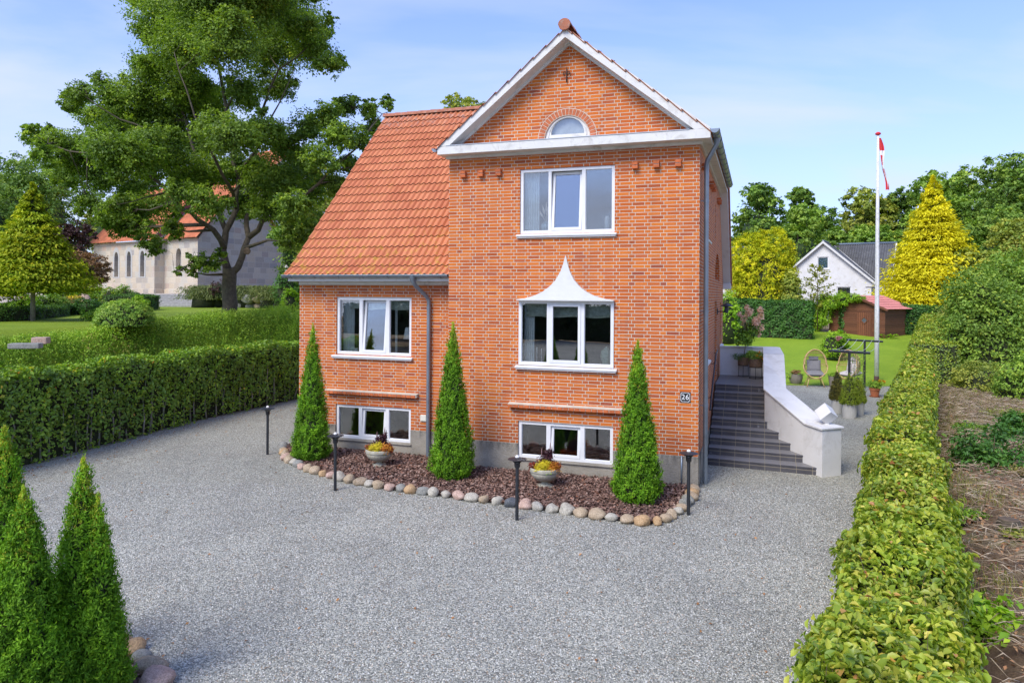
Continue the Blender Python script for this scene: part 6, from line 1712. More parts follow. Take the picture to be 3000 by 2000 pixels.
def cslope(p4, waves):
    a, b, c, d = [Vector(p) for p in p4]; mb = MB(); n_ = waves * 4; nrm = (b - a).cross(d - a).normalized()
    if nrm.z < 0: nrm = -nrm
    for i in range(n_ + 1):
        f = i / n_; o_ = nrm * (.035 * math.sin(i * math.pi / 2)); mb.v += [tuple(a.lerp(b, f) + o_), tuple(d.lerp(c, f) + o_)]
    for i in range(n_): mb.f.append((2 * i, 2 * i + 2, 2 * i + 3, 2 * i + 1))
    return mb.build('roof', M['corr'], nb, smooth=True)
cslope([(-10, 1.1, ez - .15), (-hw - .3, 1.1, ez - .15), (0, 5.0, ap + .1), (-10, 5.0, ap + .1)], 40)
cslope([(hw + .3, 1.1, ez - .15), (5.15, 1.1, ez - .15), (5.15, 5.0, ap + .1), (0, 5.0, ap + .1)], 28)
cslope([(-10, 8.9, ez - .15), (5.15, 8.9, ez - .15), (5.15, 5.0, ap + .1), (-10, 5.0, ap + .1)], 20)
for s_ in (-1, 1):
    MB().add([(s_ * (hw + .35), -.3, ez - .22), (s_ * (hw + .35), 1.2, ez - .22), (0, 5.0, ap + .12), (0, -.3, ap + .12)], [(0, 1, 2, 3)]).build('roof', M['slate'], nb)
    MB().hexa([(s_ * (hw + .35), -.34, ez - .42), (s_ * (hw + .35), -.26, ez - .42), (0, -.26, ap - .08), (0, -.34, ap - .08)], [(s_ * (hw + .35), -.34, ez - .2), (s_ * (hw + .35), -.26, ez - .2), (0, -.26, ap + .14), (0, -.34, ap + .14)]).build('bargeboard', M['white_wood'], nb)
    MB().box(s_ * hw - .45, s_ * hw + .45, -.1, .0, ez - .55, ez - .25).build('corner_moulding', M['white_render'], nb)
MB().hexa([(5.1, .95, ez - .35), (5.2, .95, ez - .35), (5.2, 5.0, ap - .05), (5.1, 5.0, ap - .05)], [(5.1, .95, ez - .05), (5.2, .95, ez - .05), (5.2, 5.0, ap + .2), (5.1, 5.0, ap + .2)]).build('bargeboard', M['white_wood'], nb)
MB().hexa([(5.1, 9.05, ez - .35), (5.2, 9.05, ez - .35), (5.2, 5.0, ap - .05), (5.1, 5.0, ap - .05)], [(5.1, 9.05, ez - .05), (5.2, 9.05, ez - .05), (5.2, 5.0, ap + .2), (5.1, 5.0, ap + .2)]).build('bargeboard', M['white_wood'], nb)
MB().tube([(-10, 5.0, ap + .14), (5.2, 5.0, ap + .14)], .10, 8).build('ridge_cap', M['zinc'], nb, smooth=True)
MB().tube([(0, -.3, ap + .14), (0, 5.0, ap + .14)], .09, 8).build('ridge_cap', M['zinc'], nb, smooth=True)
MB().tube([(0, 5.0, ap + .10), (hw + .3, 1.15, ez - .1)], .03, 6).build('valley_flashing', M['white_metal'], nb)
MB().tube([(hw + .35, -.1, ez - .35), (hw + .1, .1, ez - .6), (hw + .08, .1, -.6)], .05, 8).build('downpipe', M['zinc'], nb, smooth=True)
MB().box(-6.4, -5.2, 1.9, 2.1, 3.75, 3.85).hexa([(-6.4, 1.7, 3.35), (-5.2, 1.7, 3.35), (-5.2, 2.4, 4.1), (-6.4, 2.4, 4.1)], [(-6.4, 1.62, 3.45), (-5.2, 1.62, 3.45), (-5.2, 2.32, 4.2), (-6.4, 2.32, 4.2)]).build('skylight', M['white_metal'], nb)

# ================================================================ SHED
PH = R(35); q = gp(2591, 1001, .92)
sh_ = empty('garden_shed', (q.x, q.y, .90), PH, 'brown wooden garden shed with pinkish red roof and a diamond window in its door', 'shed')
def board_mat(name, col, vert=False, w_=.115):
    m, nt, p, o = newmat(name); k = NT(nt); v = k.obj(); x, y, z = k.xyz(v)
    c_ = y if vert else z
    f = k.m('FRACT', k.m('DIVIDE', k.m('ADD', c_, 20.0), w_)); d = k.m('MINIMUM', f, k.m('SUBTRACT', 1.0, f))
    wn_ = k.n('ShaderNodeTexWhiteNoise', noise_dimensions='1D'); k.set(wn_.inputs['W'], k.m('FLOOR', k.m('DIVIDE', k.m('ADD', c_, 20.0), w_)))
    cc = k.mix(wn_.outputs['Value'], tuple(q * .8 for q in col), tuple(q * 1.2 for q in col))
    cc = k.mix(1, cc, k.ramp(k.noise(10, k.scale(v, (1, 1, 6) if not vert else (6, 6, 1)), 6, .7), [(.3, (.8,) * 3), (.7, (1.15,) * 3)]), 'MULTIPLY')
    cc = k.mix(k.mr(d, .03, .09, .85, 0), cc, tuple(q * .2 for q in col))
    k.set(p.inputs['Base Color'], cc); k.set(p.inputs['Roughness'], .7); k.set(p.inputs['Normal'], k.bump(k.m('MINIMUM', d, .12), .8, .15)); return m
M['boards'] = board_mat('brown_stained_boards', (.17, .062, .028)); M['boards_v'] = board_mat('brown_stained_door_boards', (.20, .07, .03), True, .13)
# local x = along the long right face, local y = away (the door face lies in the plane x = 0)
SL, SD, SE, SR = 2.95, 3.5, 2.02, 2.66
MB().poly([[(0, -.2), (SD, -.2), (SD, SE), (SD / 2, SR), (0, SE)]], lambda u, v: (0, u, v)).build('wall', M['boards'], sh_)
MB().poly([[(0, -.2), (SL, -.2), (SL, SE), (0, SE)]], lambda u, v: (u, 0, v)).build('wall', M['boards'], sh_)
MB().poly([[(0, -.2), (SD, -.2), (SD, SE), (SD / 2, SR), (0, SE)]], lambda u, v: (SL, u, v)).build('wall', M['boards'], sh_)
MB().poly([[(0, -.2), (SL, -.2), (SL, SE), (0, SE)]], lambda u, v: (u, SD, v)).build('wall', M['boards'], sh_)
for cx2, cy2 in ((-.05, -.05), (SL - .03, -.05)): MB().box(cx2, cx2 + .10, cy2, cy2 + .10, -.2, SE - .02).build('corner_logs', M['boards'], sh_, bevel=.01)
dr = MB().box(-.04, -.005, .75, 1.65, -.05, 1.72).build('door', M['boards_v'], sh_)
dm = MB(); s2_ = .25
dia = [(1.2 + s2_, 1.25), (1.2, 1.25 + s2_), (1.2 - s2_, 1.25), (1.2, 1.25 - s2_)]; di = [(1.2 + (a - 1.2) * .7, 1.25 + (b - 1.25) * .7) for a, b in dia]
dm.poly([dia, di[::-1]], lambda u, v: (-.07, u, v)); reveal(dm, [(a, b) for a, b in dia], 0, 0)
dm = MB()
for i in range(4):
    a, b, c, d = dia[i], dia[(i + 1) % 4], di[(i + 1) % 4], di[i]
    dm.hexa([(-.07, a[0], a[1]), (-.07, b[0], b[1]), (-.07, c[0], c[1]), (-.07, d[0], d[1])], [(-.035, a[0], a[1]), (-.035, b[0], b[1]), (-.035, c[0], c[1]), (-.035, d[0], d[1])])
dm.build('window_frame', M['boards_v'], dr); MB().poly([di], lambda u, v: (-.048, u, v)).build('pane', M['slit'], dr)
M['shed_roof'] = plain('pink_red_roof_sheet', (.60, .22, .18), .6, var=.12, vs_=2)
for s_ in (0, 1):
    mb = MB(); nw = 24; rows_ = 6
    for r0 in range(rows_):
        for i in range(nw * 3 + 1):
            x = -.22 + (SL + .44) * i / (nw * 3); wv = .022 * (math.sin(i * 2 * math.pi / 3) + .3)
            for e_ in (0, 1):
                f = (r0 + e_) / rows_; yy = -.30 + (SD / 2 + .30) * f; zz_ = SE - .10 + (SR - SE + .17) * f + wv + (.03 if e_ == 0 else 0)
                yv = yy if s_ == 0 else SD - yy
                mb.v.append((x, yv, zz_))
        b0 = r0 * (nw * 3 + 1) * 2
        for i in range(nw * 3): a = b0 + 2 * i; mb.f.append((a, a + 2, a + 3, a + 1))
    mb.build('roof', M['shed_roof'], sh_)
MB().hexa([(-.24, -.30, SE - .2), (-.2, -.30, SE - .2), (-.2, SD / 2, SR - .05), (-.24, SD / 2, SR - .05)], [(-.24, -.30, SE - .07), (-.2, -.30, SE - .07), (-.2, SD / 2, SR + .1), (-.24, SD / 2, SR + .1)]).build('bargeboard', M['boards'], sh_)
MB().hexa([(-.24, SD + .3, SE - .2), (-.2, SD + .3, SE - .2), (-.2, SD / 2, SR - .05), (-.24, SD / 2, SR - .05)], [(-.24, SD + .3, SE - .07), (-.2, SD + .3, SE - .07), (-.2, SD / 2, SR + .1), (-.24, SD / 2, SR + .1)]).build('bargeboard', M['boards'], sh_)
MB().box(SL - .12, SL - .02, -.10, -.02, SE - .42, SE - .2).build('box_lamp', M['cream_plastic'], sh_)
# climber over the left of the shed
def at_sh(x, y): 
    c_, s_ = math.cos(PH), math.sin(PH); return Vector((q.x + x * c_ - y * s_, q.y + x * s_ + y * c_, .9))
a = at_sh(-.1, 3.4)
t = empty('climbing_vine', (a.x, a.y, .95), 0, 'bright green climbing vine covering the left end of the shed and its roof edge', 'climber')
A0 = Vector((a.x, a.y, .95))
cl = []
for (x, y, z, r) in [(-.3, 3.6, 1.9, .6), (-.35, 3.0, 2.25, .5), (-.25, 2.4, 2.45, .42), (-.2, 1.8, 2.55, .33), (-.4, 4.2, 1.6, .6), (-.45, 4.3, .9, .6), (-.4, 3.7, 1.2, .5), (-.5, 4.7, 2.0, .55), (0, 2.7, 2.6, .4), (-.4, 4.5, .4, .5), (-.1, 3.8, 2.45, .45), (-.15, 1.3, 2.55, .22)]:
    w_ = at_sh(x, y); cl.append((Vector((w_.x - A0.x, w_.y - A0.y, z)), (r, r, r * .85)))
blob_leaves('foliage', cl, 14000, .11, M['lime_leaf'], t, per=12, sub=.2, droop=.8, aspect=.5)
mbv = MB()
for c, r in cl: mbv.lathe([(r[0] * .6 * math.sin(a_) + .01, -r[2] * .6 * math.cos(a_)) for a_ in np.linspace(.05, 3.1, 6)], tuple(c), 8)
mbv.build('inner_growth', M['core'], t, smooth=True)
# bed at the shed: hydrangea, thin twiggy shrub, fern, stones
w_ = gp(2440, 1010, .75); 
pshrub('hydrangea', 2445, 1005, 968, 100, 35, 'lime_leaf', 'low leafy hydrangea with one pink bloom in front of the vine', n=4500, size=.10, base=.62)
q2 = px(2458, 990, 34.3); t = empty('hydrangea_bloom', tuple(q2), 0, 'single pink hydrangea bloom in the bush by the shed', 'flower'); blob_leaves('petals', [((0, 0, 0), .12)], 240, .05, M['pink'], t, per=6)
q2 = gp(2481, 1003, .7); t = empty('twiggy_shrub', (q2.x, q2.y, .66), 0, 'open twiggy shrub with few yellow green leaves before the shed door', 'shrub')
mb = MB(); P = []
for k in range(16):
    th = rng.uniform(0, 6.28); l = rng.uniform(.5, 1.1); b_ = Vector((l * math.cos(th), l * .5 * math.sin(th), rng.uniform(1.0, 1.9))); m_ = b_ * .5 + Vector((0, 0, .15))
    mb.tube([(0, 0, 0), m_, b_], [.014, .009, .003], 5)
    for j in range(14): P.append(tuple(m_.lerp(b_, rng.uniform(.2, 1.05)) + Vector(rng.normal(0, .05, 3))))
mb.build('branches', M['twig'], t, smooth=True); leaves('foliage', np.array(P), rn(len(P), 3) + [0, 0, 1], .085, M['yellow_leaf'], t)
q2 = gp(2600, 1012, .7); t = empty('fern', (q2.x, q2.y, .62), 0, 'light green fern at the foot of the shed corner', 'fern'); P = []; N = []; T_ = []
for k in range(14):
    th = k * .449 * 2; s = np.linspace(.08, 1, 26)
    for sg in (-1, 1):
        wv = .10 * np.sin(s * math.pi) * sg
        P.append(np.column_stack([.6 * s * math.cos(th) - wv * math.sin(th), .6 * s * math.sin(th) + wv * math.cos(th), .75 * np.sin(s * 1.9)])); N.append(np.tile([0, 0, 1.0], (26, 1)) + rn(26, 3) * .2); T_.append(np.tile([-math.sin(th) * sg, math.cos(th) * sg, 0], (26, 1)))
leaves('fronds', np.vstack(P), np.vstack(N), .13, M['lime_leaf'], t, aspect=.3, tip=np.vstack(T_), tipj=.1)
for k, (x, y, r) in enumerate([(2548, 1018, .22), (2580, 1016, .26), (2598, 1013, .24), (2625, 1010, .2), (2540, 1008, .2), (2642, 1006, .2)]):
    q2 = gp(x, y, .62); stone('boulder', (q2.x, q2.y, .60), (r * 1.2, r, r * .7), SM[2 if k % 2 else 0], ['pale', 'tan'][(k + 1) % 2] + ' field stone at the foot of the shed, ' + ['left of the flagpole', 'just left of the fern', 'under the fern', 'right of the fern', 'farther left behind the flagpole', 'at the right end by the hedge'][k], 'field stones at the foot of the shed', seed=k + 30)
# ================================================================ BARK BED AND ITS STONES
BED = [(-5.32, 16.80), (-5.10, 16.1), (-4.80, 15.40), (-4.19, 14.60), (-3.24, 13.78), (-2.16, 13.15), (-1.19, 12.76), (-.09, 12.27), (1.14, 11.73), (1.96, 11.31), (2.36, 11.30), (2.80, 11.90), (3.25, 12.86), (3.40, 13.35)]
wallp = [W(.0, 0.02), W(BW, .02), W(BW, WY + .02), W(WL, WY + .02)]
def bark_mat():
    m, nt, p, o = newmat('bark_chips'); k = NT(nt)
    at = k.n('ShaderNodeAttribute', attribute_name='rnd')
    c = k.ramp(at.outputs['Fac'], [(0, (.07, .035, .025)), (.3, (.16, .085, .06)), (.7, (.27, .16, .12)), (.92, (.40, .28, .22)), (1, (.30, .10, .04))])
    c = k.mix(1, c, k.ramp(k.noise(60, k.pos(), 3), [(.3, (.75,) * 3), (.7, (1.15,) * 3)]), 'MULTIPLY')
    k.set(p.inputs['Base Color'], c); k.set(p.inputs['Roughness'], .85); return m
M['chips'] = bark_mat(); M['bed_soil'] = plain('dark_bark_base', (.075, .042, .030), .95, var=.4, vs_=30, bump=1, bs=40)
def inpoly(X, Y, poly):
    ins = np.zeros(len(X), bool); n = len(poly)
    for i in range(n):
        x1_, y1_ = poly[i]; x2_, y2_ = poly[(i + 1) % n]
        c = ((y1_ > Y) != (y2_ > Y)) & (X < (x2_ - x1_) * (Y - y1_) / (y2_ - y1_ + 1e-12) + x1_); ins ^= c
    return ins
def chip_bed(name, poly, label, n, size, zb=.05):
    MB().poly([poly], lambda u, v: (u, v, zb - .03)).build(name + '_base', M['bed_soil'])
    xs = [p[0] for p in poly]; ys = [p[1] for p in poly]
    X = rng.uniform(min(xs), max(xs), n * 3); Y = rng.uniform(min(ys), max(ys), n * 3)
    k_ = inpoly(X, Y, poly); X, Y = X[k_][:n], Y[k_][:n]
    P = np.column_stack([X, Y, zb + rng.random(len(X)) * .035 - .015]); N = rn(len(X), 3) * .42 + [0, 0, 1]
    o = leaves(name, P, N, size, M['chips'], aspect=.55, fold=.05); return o
poly = BED + [(w.x, w.y) for w in wallp]
o = chip_bed('bark_mulch', poly, '', 26000, .062, .06); tag(o, 'brown bark chips covering the bed along the house wall', 'bark mulch', kind='stuff')
tag(bpy.data.objects['bark_mulch_base'], kind='structure'); bpy.data.objects['bark_mulch_base'].name = 'planting_bed'
# edging stones
def along(pts, sp):
    out_ = []; P_ = [Vector(p) for p in pts]; d = 0; nxt = sp * .5
    for i in range(len(P_) - 1):
        L = (P_[i + 1] - P_[i]).length
        while nxt <= d + L: out_.append(P_[i].lerp(P_[i + 1], (nxt - d) / L)); nxt += sp * rng.uniform(.85, 1.12)
        d += L
    return out_
seq = [1, 1, 0, 5, 0, 3, 0, 2, 1, 3, 0, 0, 5, 3, 2, 0, 0, 2, 0, 3, 1, 5, 1, 2, 2, 3, 2, 0, 2, 4, 3, 2, 2, 2, 0, 0, 2, 0, 5, 5, 0, 0, 2, 0]
edge_pts = along(BED, .245)
marks = []
for k, p in enumerate(edge_pts):
    c = seq[k % len(seq)]; r = rng.uniform(.095, .145) * (1.15 if c == 4 else 1)
    f = k / len(edge_pts)
    refs = [(.10, 'at the far left end of the bed by the gravel'), (.22, 'in front of the left thuja'), (.36, 'between the left thuja and the left urn'), (.48, 'in front of the left urn'), (.60, 'in front of the middle thuja'), (.74, 'in front of the right urn'), (.86, 'in front of the right thuja'), (2, 'by the house corner')]
    ref = next(t_ for a_, t_ in refs if f < a_)
    base_l = '%s edging stone %s' % (SN[c], ref); marks.append(base_l)
    nth = marks.count(base_l); lb = base_l if nth == 1 else ['', '', 'second ', 'third ', 'fourth ', 'fifth '][nth] + base_l
    stone('edging_stone', (p.x, p.y, .055), (r, r * rng.uniform(.75, 1.0), r * rng.uniform(.62, .85)), SM[c], lb, 'field stones edging the bark bed', 'stone', seed=k + 100, rz=rng.uniform(0, 3))
# small bed in the lower left corner
FBD = [(-9, 3.0), (-2.5, 3.0), (-2.9, 5.4), (-3.15, 6.15), (-3.45, 6.9), (-4.2, 7.6), (-9, 8.6)]
o = chip_bed('bark_mulch_corner', FBD, '', 9000, .06, .05); tag(o, 'brown bark chips under the thujas in the lower left corner', 'bark mulch', kind='stuff')
o.name = 'bark_mulch'; tag(bpy.data.objects['bark_mulch_corner_base'], kind='structure'); bpy.data.objects['bark_mulch_corner_base'].name = 'planting_bed'
fl = [(357, 1868, .085, 5, 'small ochre stone half hidden behind the nearest thuja, farthest of the corner stones'), (388, 1893, .115, 5, 'ochre stone second from the far end of the corner edging'), (416, 1921, .09, 1, 'small grey green stone in the corner edging beside the bark'), (440, 1952, .13, 0, 'smooth tan stone in the corner edging'), (455, 1992, .145, 3, 'large pinkish stone cut by the bottom edge of the photo'), (330, 1850, .09, 0, 'tan stone hidden behind the thujas at the corner bed')]
for k, (x, y, r, c, lb) in enumerate(fl):
    q = gp(x, y, .05); stone('edging_stone', (q.x, q.y, .05), (r * 1.15, r, r * .72), SM[c], lb, 'field stones edging the corner bed', 'stone', seed=k + 300)

# ================================================================ BOLLARD LAMPS
M['bulb'] = plain('clear_lamp_dome', (.75, .72, .68), .15, 0, var=.02)
lab = ['black garden bollard lamp standing farthest left on the gravel near the hedge', 'black garden bollard lamp in front of the left thuja and urn', 'black garden bollard lamp in front of the right urn', 'black garden bollard lamp at the house corner beside the steps']
def bollard(x, y, hh, lb):
    t = empty('bollard_lamp', (x, y, 0), 0, lb, 'lamp', 'bollard lamps along the drive')
    MB().tube([(0, 0, -.05), (0, 0, hh - .15)], .028, 14).build('post', M['black_metal'], t, smooth=True, autosmooth=True)
    MB().lathe([(.030, hh - .17), (.046, hh - .15), (.046, hh - .10), (.05, hh - .095), (.05, hh - .085), (.036, hh - .08)], n=18).build('collar', M['black_metal'], t, smooth=True, autosmooth=True)
    MB().lathe([(.034, hh - .09), (.034, hh - .03)], n=16).build('glass_cylinder', M['bulb'], t, smooth=True, autosmooth=True)
    MB().lathe([(.072, hh - .068), (.074, hh - .064), (.036, hh - .056)], n=24).build('louvre', M['black_metal'], t, smooth=True, autosmooth=True)
    MB().lathe([(.04, hh - .035), (.150, hh - .030), (.152, hh - .024), (.06, hh + .0), (.035, hh + .004)], n=32).build('lamp_shade', M['black_metal'], t, smooth=True, autosmooth=True)
    MB().lathe([(.034, hh + .002), (.033, hh + .018), (.022, hh + .034), (.004, hh + .040)], n=16).build('dome', M['bulb'], t, smooth=True, autosmooth=True)
    return t
for (x, y, hh), lb in zip([(-5.43, 16.01, 1.05), (-3.21, 13.12, 1.03), (.10, 11.48, 1.0), (2.92, 11.80, 1.04)], lab): bollard(x, y, hh, lb)

# ================================================================ STONE URNS WITH FLOWERS
M['cast_stone'] = plain('cast_stone', (.42, .40, .31), .9, var=.2, vs_=9, bump=.5, dirt=((.22, .22, .15), 6, .6))
M['yellow_leafy'] = foliage('yellow_foliage', [(0, (.60, .50, .02)), (1, (.88, .78, .06))], .2, .6, 8, .12)
M['red_leafy'] = foliage('red_foliage', [(0, (.13, .015, .015)), (.6, (.30, .04, .02)), (1, (.60, .22, .04))], .2, .6, 8, .25)
M['orange_leafy'] = foliage('orange_foliage', [(0, (.30, .07, .02)), (.5, (.62, .26, .03)), (1, (.75, .45, .06))], .2, .6, 8, .25)
M['plum_leafy'] = foliage('plum_foliage', [(0, (.03, .010, .018)), (.7, (.07, .02, .03)), (1, (.14, .05, .05))], .15, .5, 8, .25)
def urn(x, y, lb, lb2, s=1.0):
    t = empty('garden_urn', (x, y, .05), .3, lb, 'urn', 'stone urns in the bark bed')
    MB().box(-.135, .135, -.135, .135, -.02, .025).build('foot', M['cast_stone'], t, bevel=.008)
    MB().lathe([(.115, .025), (.10, .035), (.06, .055), (.055, .08), (.07, .09)], n=28).build('stem', M['cast_stone'], t, smooth=True, autosmooth=True)
    mb = MB(); prof = [(.05, .085), (.14, .11), (.21, .16), (.255, .22), (.265, .26), (.262, .275), (.285, .28), (.29, .30), (.285, .335), (.255, .345), (.245, .33), (.24, .28)]; n_ = 96; b = 0
    for j, (r0, z0_) in enumerate(prof):
        for k in range(n_):
            a = 2 * math.pi * k / n_; fl_ = 1 + (.035 * abs(math.sin(a * 14)) if 1 <= j <= 3 else 0) + (.02 * abs(math.sin(a * 5)) if 4 <= j <= 5 else 0); mb.v.append((r0 * fl_ * math.cos(a), r0 * fl_ * math.sin(a), z0_))
    for j in range(len(prof) - 1):
        for k in range(n_): a = j * n_ + k; c = j * n_ + (k + 1) % n_; mb.f.append((a, c, c + n_, a + n_))
    mb.f.append(tuple(range((len(prof) - 1) * n_, len(prof) * n_)))
    mb.build('bowl', M['cast_stone'], t, smooth=True, autosmooth=True)
    f = empty('urn_flowers', (x, y, .33), 0, lb2, 'flowers')
    blob_leaves('yellow_plant', [((-.07, -.16, .09), (.13, .10, .11)), ((.0, -.12, .13), (.10, .09, .10))], 1500, .030, M['yellow_leafy'], f, per=8, shell=(.5, 1.1), tipmode=.6, aspect=.35)
    blob_leaves('red_plant', [((-.21, -.02, .08), (.08, .10, .09)), ((.20, -.06, .08), (.09, .12, .10)), ((0, .12, .08), (.2, .1, .1))], 1300, .036, M['red_leafy'], f, per=8, shell=(.4, 1.1))
    blob_leaves('orange_plant', [((.14, -.14, .09), (.10, .09, .10))], 900, .034, M['orange_leafy'], f, per=30, sub=.5, shell=(.1, .9))
    blob_leaves('plum_plant', [((.03, .02, .22), (.12, .10, .12)), ((.08, .04, .30), (.07, .07, .10))], 900, .042, M['plum_leafy'], f, per=6, shell=(.3, 1.1))
    for k, (dx, dz) in enumerate([(-.06, .40), (.10, .50), (.13, .44), (.06, .34)]):
        MB().tube([(dx * .4, .02, .15), (dx, .03, dz - .14), (dx, .03, dz - .06), (dx + .004, .03, dz + .02)], [.003, .010, .012, .002], 7).build('flower_spike', M['plum_leafy'] if k > 1 else M['brown_spike'], f, smooth=True)
    blob_leaves('green_leaves', [((.05, -.22, .02), (.09, .05, .04))], 160, .035, M['lime_leaf'], f, per=6)
M['brown_spike'] = plain('mauve_brown_spike', (.22, .13, .12), .9, var=.3, vs_=40)
urn(-2.72, 14.85, 'weathered stone urn in the bark bed before the wing basement window', 'yellow, orange and dark red autumn plants in the left urn')
urn(.63, 13.36, 'weathered stone urn in the bark bed before the bay basement window', 'yellow, orange and dark red autumn plants in the right urn')

# ================================================================ RIGHT GARDEN FURNITURE
M['rattan'] = plain('natural_rattan', (.52, .34, .15), .6, var=.25, vs_=15, bump=.3)
M['cushion'] = plain('grey_cushion', (.20, .195, .20), .95, var=.12, vs_=18, bump=.3, bs=60)
M['cushion_pale'] = plain('pale_cushion', (.50, .46, .44), .95, var=.1, vs_=14)
def pillow(w_, h_, t_, name, mat, parent, loc, rot):
    n_ = 14; mb = MB()
    for side in (1, -1):
        for i in range(n_ + 1):
            for j in range(n_ + 1):
                u, v = 2 * i / n_ - 1, 2 * j / n_ - 1
                e_ = (max(0, 1 - u ** 4) * max(0, 1 - v ** 4)) ** .5
                pin_ = 1 - .06 * (1 - abs(u)) * abs(v) ** 3 - 0
                mb.v.append((u * w_ / 2 * (1 - .05 * (1 - v * v)), side * t_ / 2 * e_ * (1 + .06 * math.sin(u * 5 + v * 4)), v * h_ / 2 * (1 - .05 * (1 - u * u))))
    m1 = (n_ + 1) ** 2
    for s_, o_ in ((1, 0), (-1, m1)):
        for i in range(n_):
            for j in range(n_):
                a = o_ + i * (n_ + 1) + j; f = (a, a + 1, a + n_ + 2, a + n_ + 1); mb.f.append(f if s_ < 0 else f[::-1])
    o = mb.build(name, mat, parent, smooth=True); o.location = loc; o.rotation_euler = rot; return o
def egg_chair(x, y, rz, lb, cmat):
    t = empty('egg_chair', (x, y, 0), rz, lb, 'chair', 'rattan egg chairs at the lawn edge')
    def hoop(f):   # front rim of the shell: f 0..1 around, opening faces -y
        a = 2 * math.pi * f - math.pi / 2
        w_ = .40 + .05 * max(0, -math.sin(a)) ** .5 + (.04 if abs(math.sin(a) + .35) < .3 else 0)
        zc_ = .92; hh_ = .56
        return Vector((w_ * math.cos(a), -.26 - .16 * (-math.sin(a)) * (1 if math.sin(a) < 0 else .35), zc_ + hh_ * math.sin(a)))
    rim = [hoop(i / 48) for i in range(49)]
    MB().tube(rim, .020, 8, cap=False).build('rim', M['rattan'], t, smooth=True)
    def shell(u, v):  # u around -1..1 (left..right), v 0 bottom ..1 top ; v along rim
        s = v
        z = .36 + 1.12 * s
        half = .44 * math.sqrt(max(0.0, 1 - ((z - .92) / .565) ** 2)) * (1.0)
        th = u * math.pi / 2
        yb = -.22 + (.50 * math.sqrt(max(0, 1 - ((z - .86) / .60) ** 2))) * math.cos(th) - .10 * (1 - s) * abs(math.sin(th))
        return Vector((half * math.sin(th), yb, z))
    wv = MB()
    for i in range(-13, 14):
        wv.tube([shell(i / 13.5, v) for v in np.linspace(.05, .985, 14)], .0065, 4, cap=False)
    wv.build('woven_shell', M['rattan'], t, smooth=True)
    rg = MB()
    for v in (.16, .42, .48, .72, .86): rg.tube([shell(u, v) for u in np.linspace(-1, 1, 18)], .012, 6, cap=False)
    rg.build('shell_hoop', M['rattan'], t, smooth=True)
    for sx in (-1, 1):
        for sy in (-1, 1): MB().tube([(sx * .20, sy * .14 - .1, .40), (sx * .33, sy * .26 - .1, 0)], .019, 8).build('leg', M['rattan'], t, smooth=True)
    MB().tube([(.27 * math.cos(a), .20 * math.sin(a) - .1, .30) for a in np.linspace(0, 6.283, 20)], .012, 6, cap=False).build('leg_ring', M['rattan'], t, smooth=True)
    pillow(.70, .62, .20, 'seat_cushion', M[cmat], t, (0, -.10, .53), (R(-82), 0, 0))
    pillow(.54, .46, .15, 'back_cushion', M[cmat], t, (0, .06, .82), (R(-14), 0, 0))
    pillow(.38, .17, .11, 'head_pillow', M[cmat], t, (0, .10, 1.10), (R(-14), 0, 0))
egg_chair(12.11, 28.75, R(-12), 'rattan egg chair facing the camera with grey cushions', 'cushion')
egg_chair(13.55, 28.6, R(-62), 'rattan egg chair turned sideways behind the potted conifers', 'cushion_pale')
M['ribbed_grey'] = plain('ribbed_grey_pot', (.20, .18, .15), .85, var=.15)
M['pale_pot'] = plain('pale_ribbed_pot', (.50, .49, .46), .8, var=.12, vs_=5, dirt=((.3, .29, .26), 5, .4))
M['terracotta'] = plain('terracotta', (.40, .13, .055), .8, var=.15, vs_=5)
def ribbed(r0, r1, hh, name, mat, parent, nf=28, taper=None, lip=.012):
    mb = MB(); n_ = nf * 4; prof = taper or [(r0, 0), ((r0 * .4 + r1 * .6), hh * .5), (r1, hh * .95)]
    prof = prof + [(prof[-1][0] + .004, hh), (prof[-1][0] - lip, hh), (prof[-1][0] - lip * 1.5, hh - .05)]
    for j, (r_, z_) in enumerate(prof):
        for k in range(n_):
            a = 2 * math.pi * k / n_; rr_ = r_ * (1 + (.012 * (1 if k % 4 < 2 else -1) if j < len(prof) - 3 else 0)); mb.v.append((rr_ * math.cos(a), rr_ * math.sin(a), z_))
    for j in range(len(prof) - 1):
        for k in range(n_): a = j * n_ + k; c = j * n_ + (k + 1) % n_; mb.f.append((a, c, c + n_, a + n_))
    mb.f.append(tuple(range(n_))[::-1]); mb.f.append(tuple(range((len(prof) - 1) * n_, len(prof) * n_)))
    return mb.build(name, mat, parent, smooth=True, autosmooth=True)
def planter(x, y, lb, r0, r1, hh, mat, z=0.0, nf=28, taper=None, cat='planter', group=None):
    t = empty('planter', (x, y, z), 0, lb, cat, group); ribbed(r0, r1, hh, 'pot', mat, t, nf, taper)
    MB().lathe([(.001, hh - .05), (r1 - .02, hh - .045), (.001, hh - .03)], n=20).build('soil', M['bed_soil'], t); return t
M['dwarf'] = foliage('dwarf_spruce_needle', [(0, (.12, .19, .02)), (.5, (.24, .33, .025)), (1, (.40, .46, .04))], .2, .6, 3, .4)
M['dwarf_b'] = foliage('browning_spruce_needle', [(0, (.07, .08, .015)), (.5, (.16, .15, .02)), (1, (.26, .24, .04))], .2, .6, 3, .4)
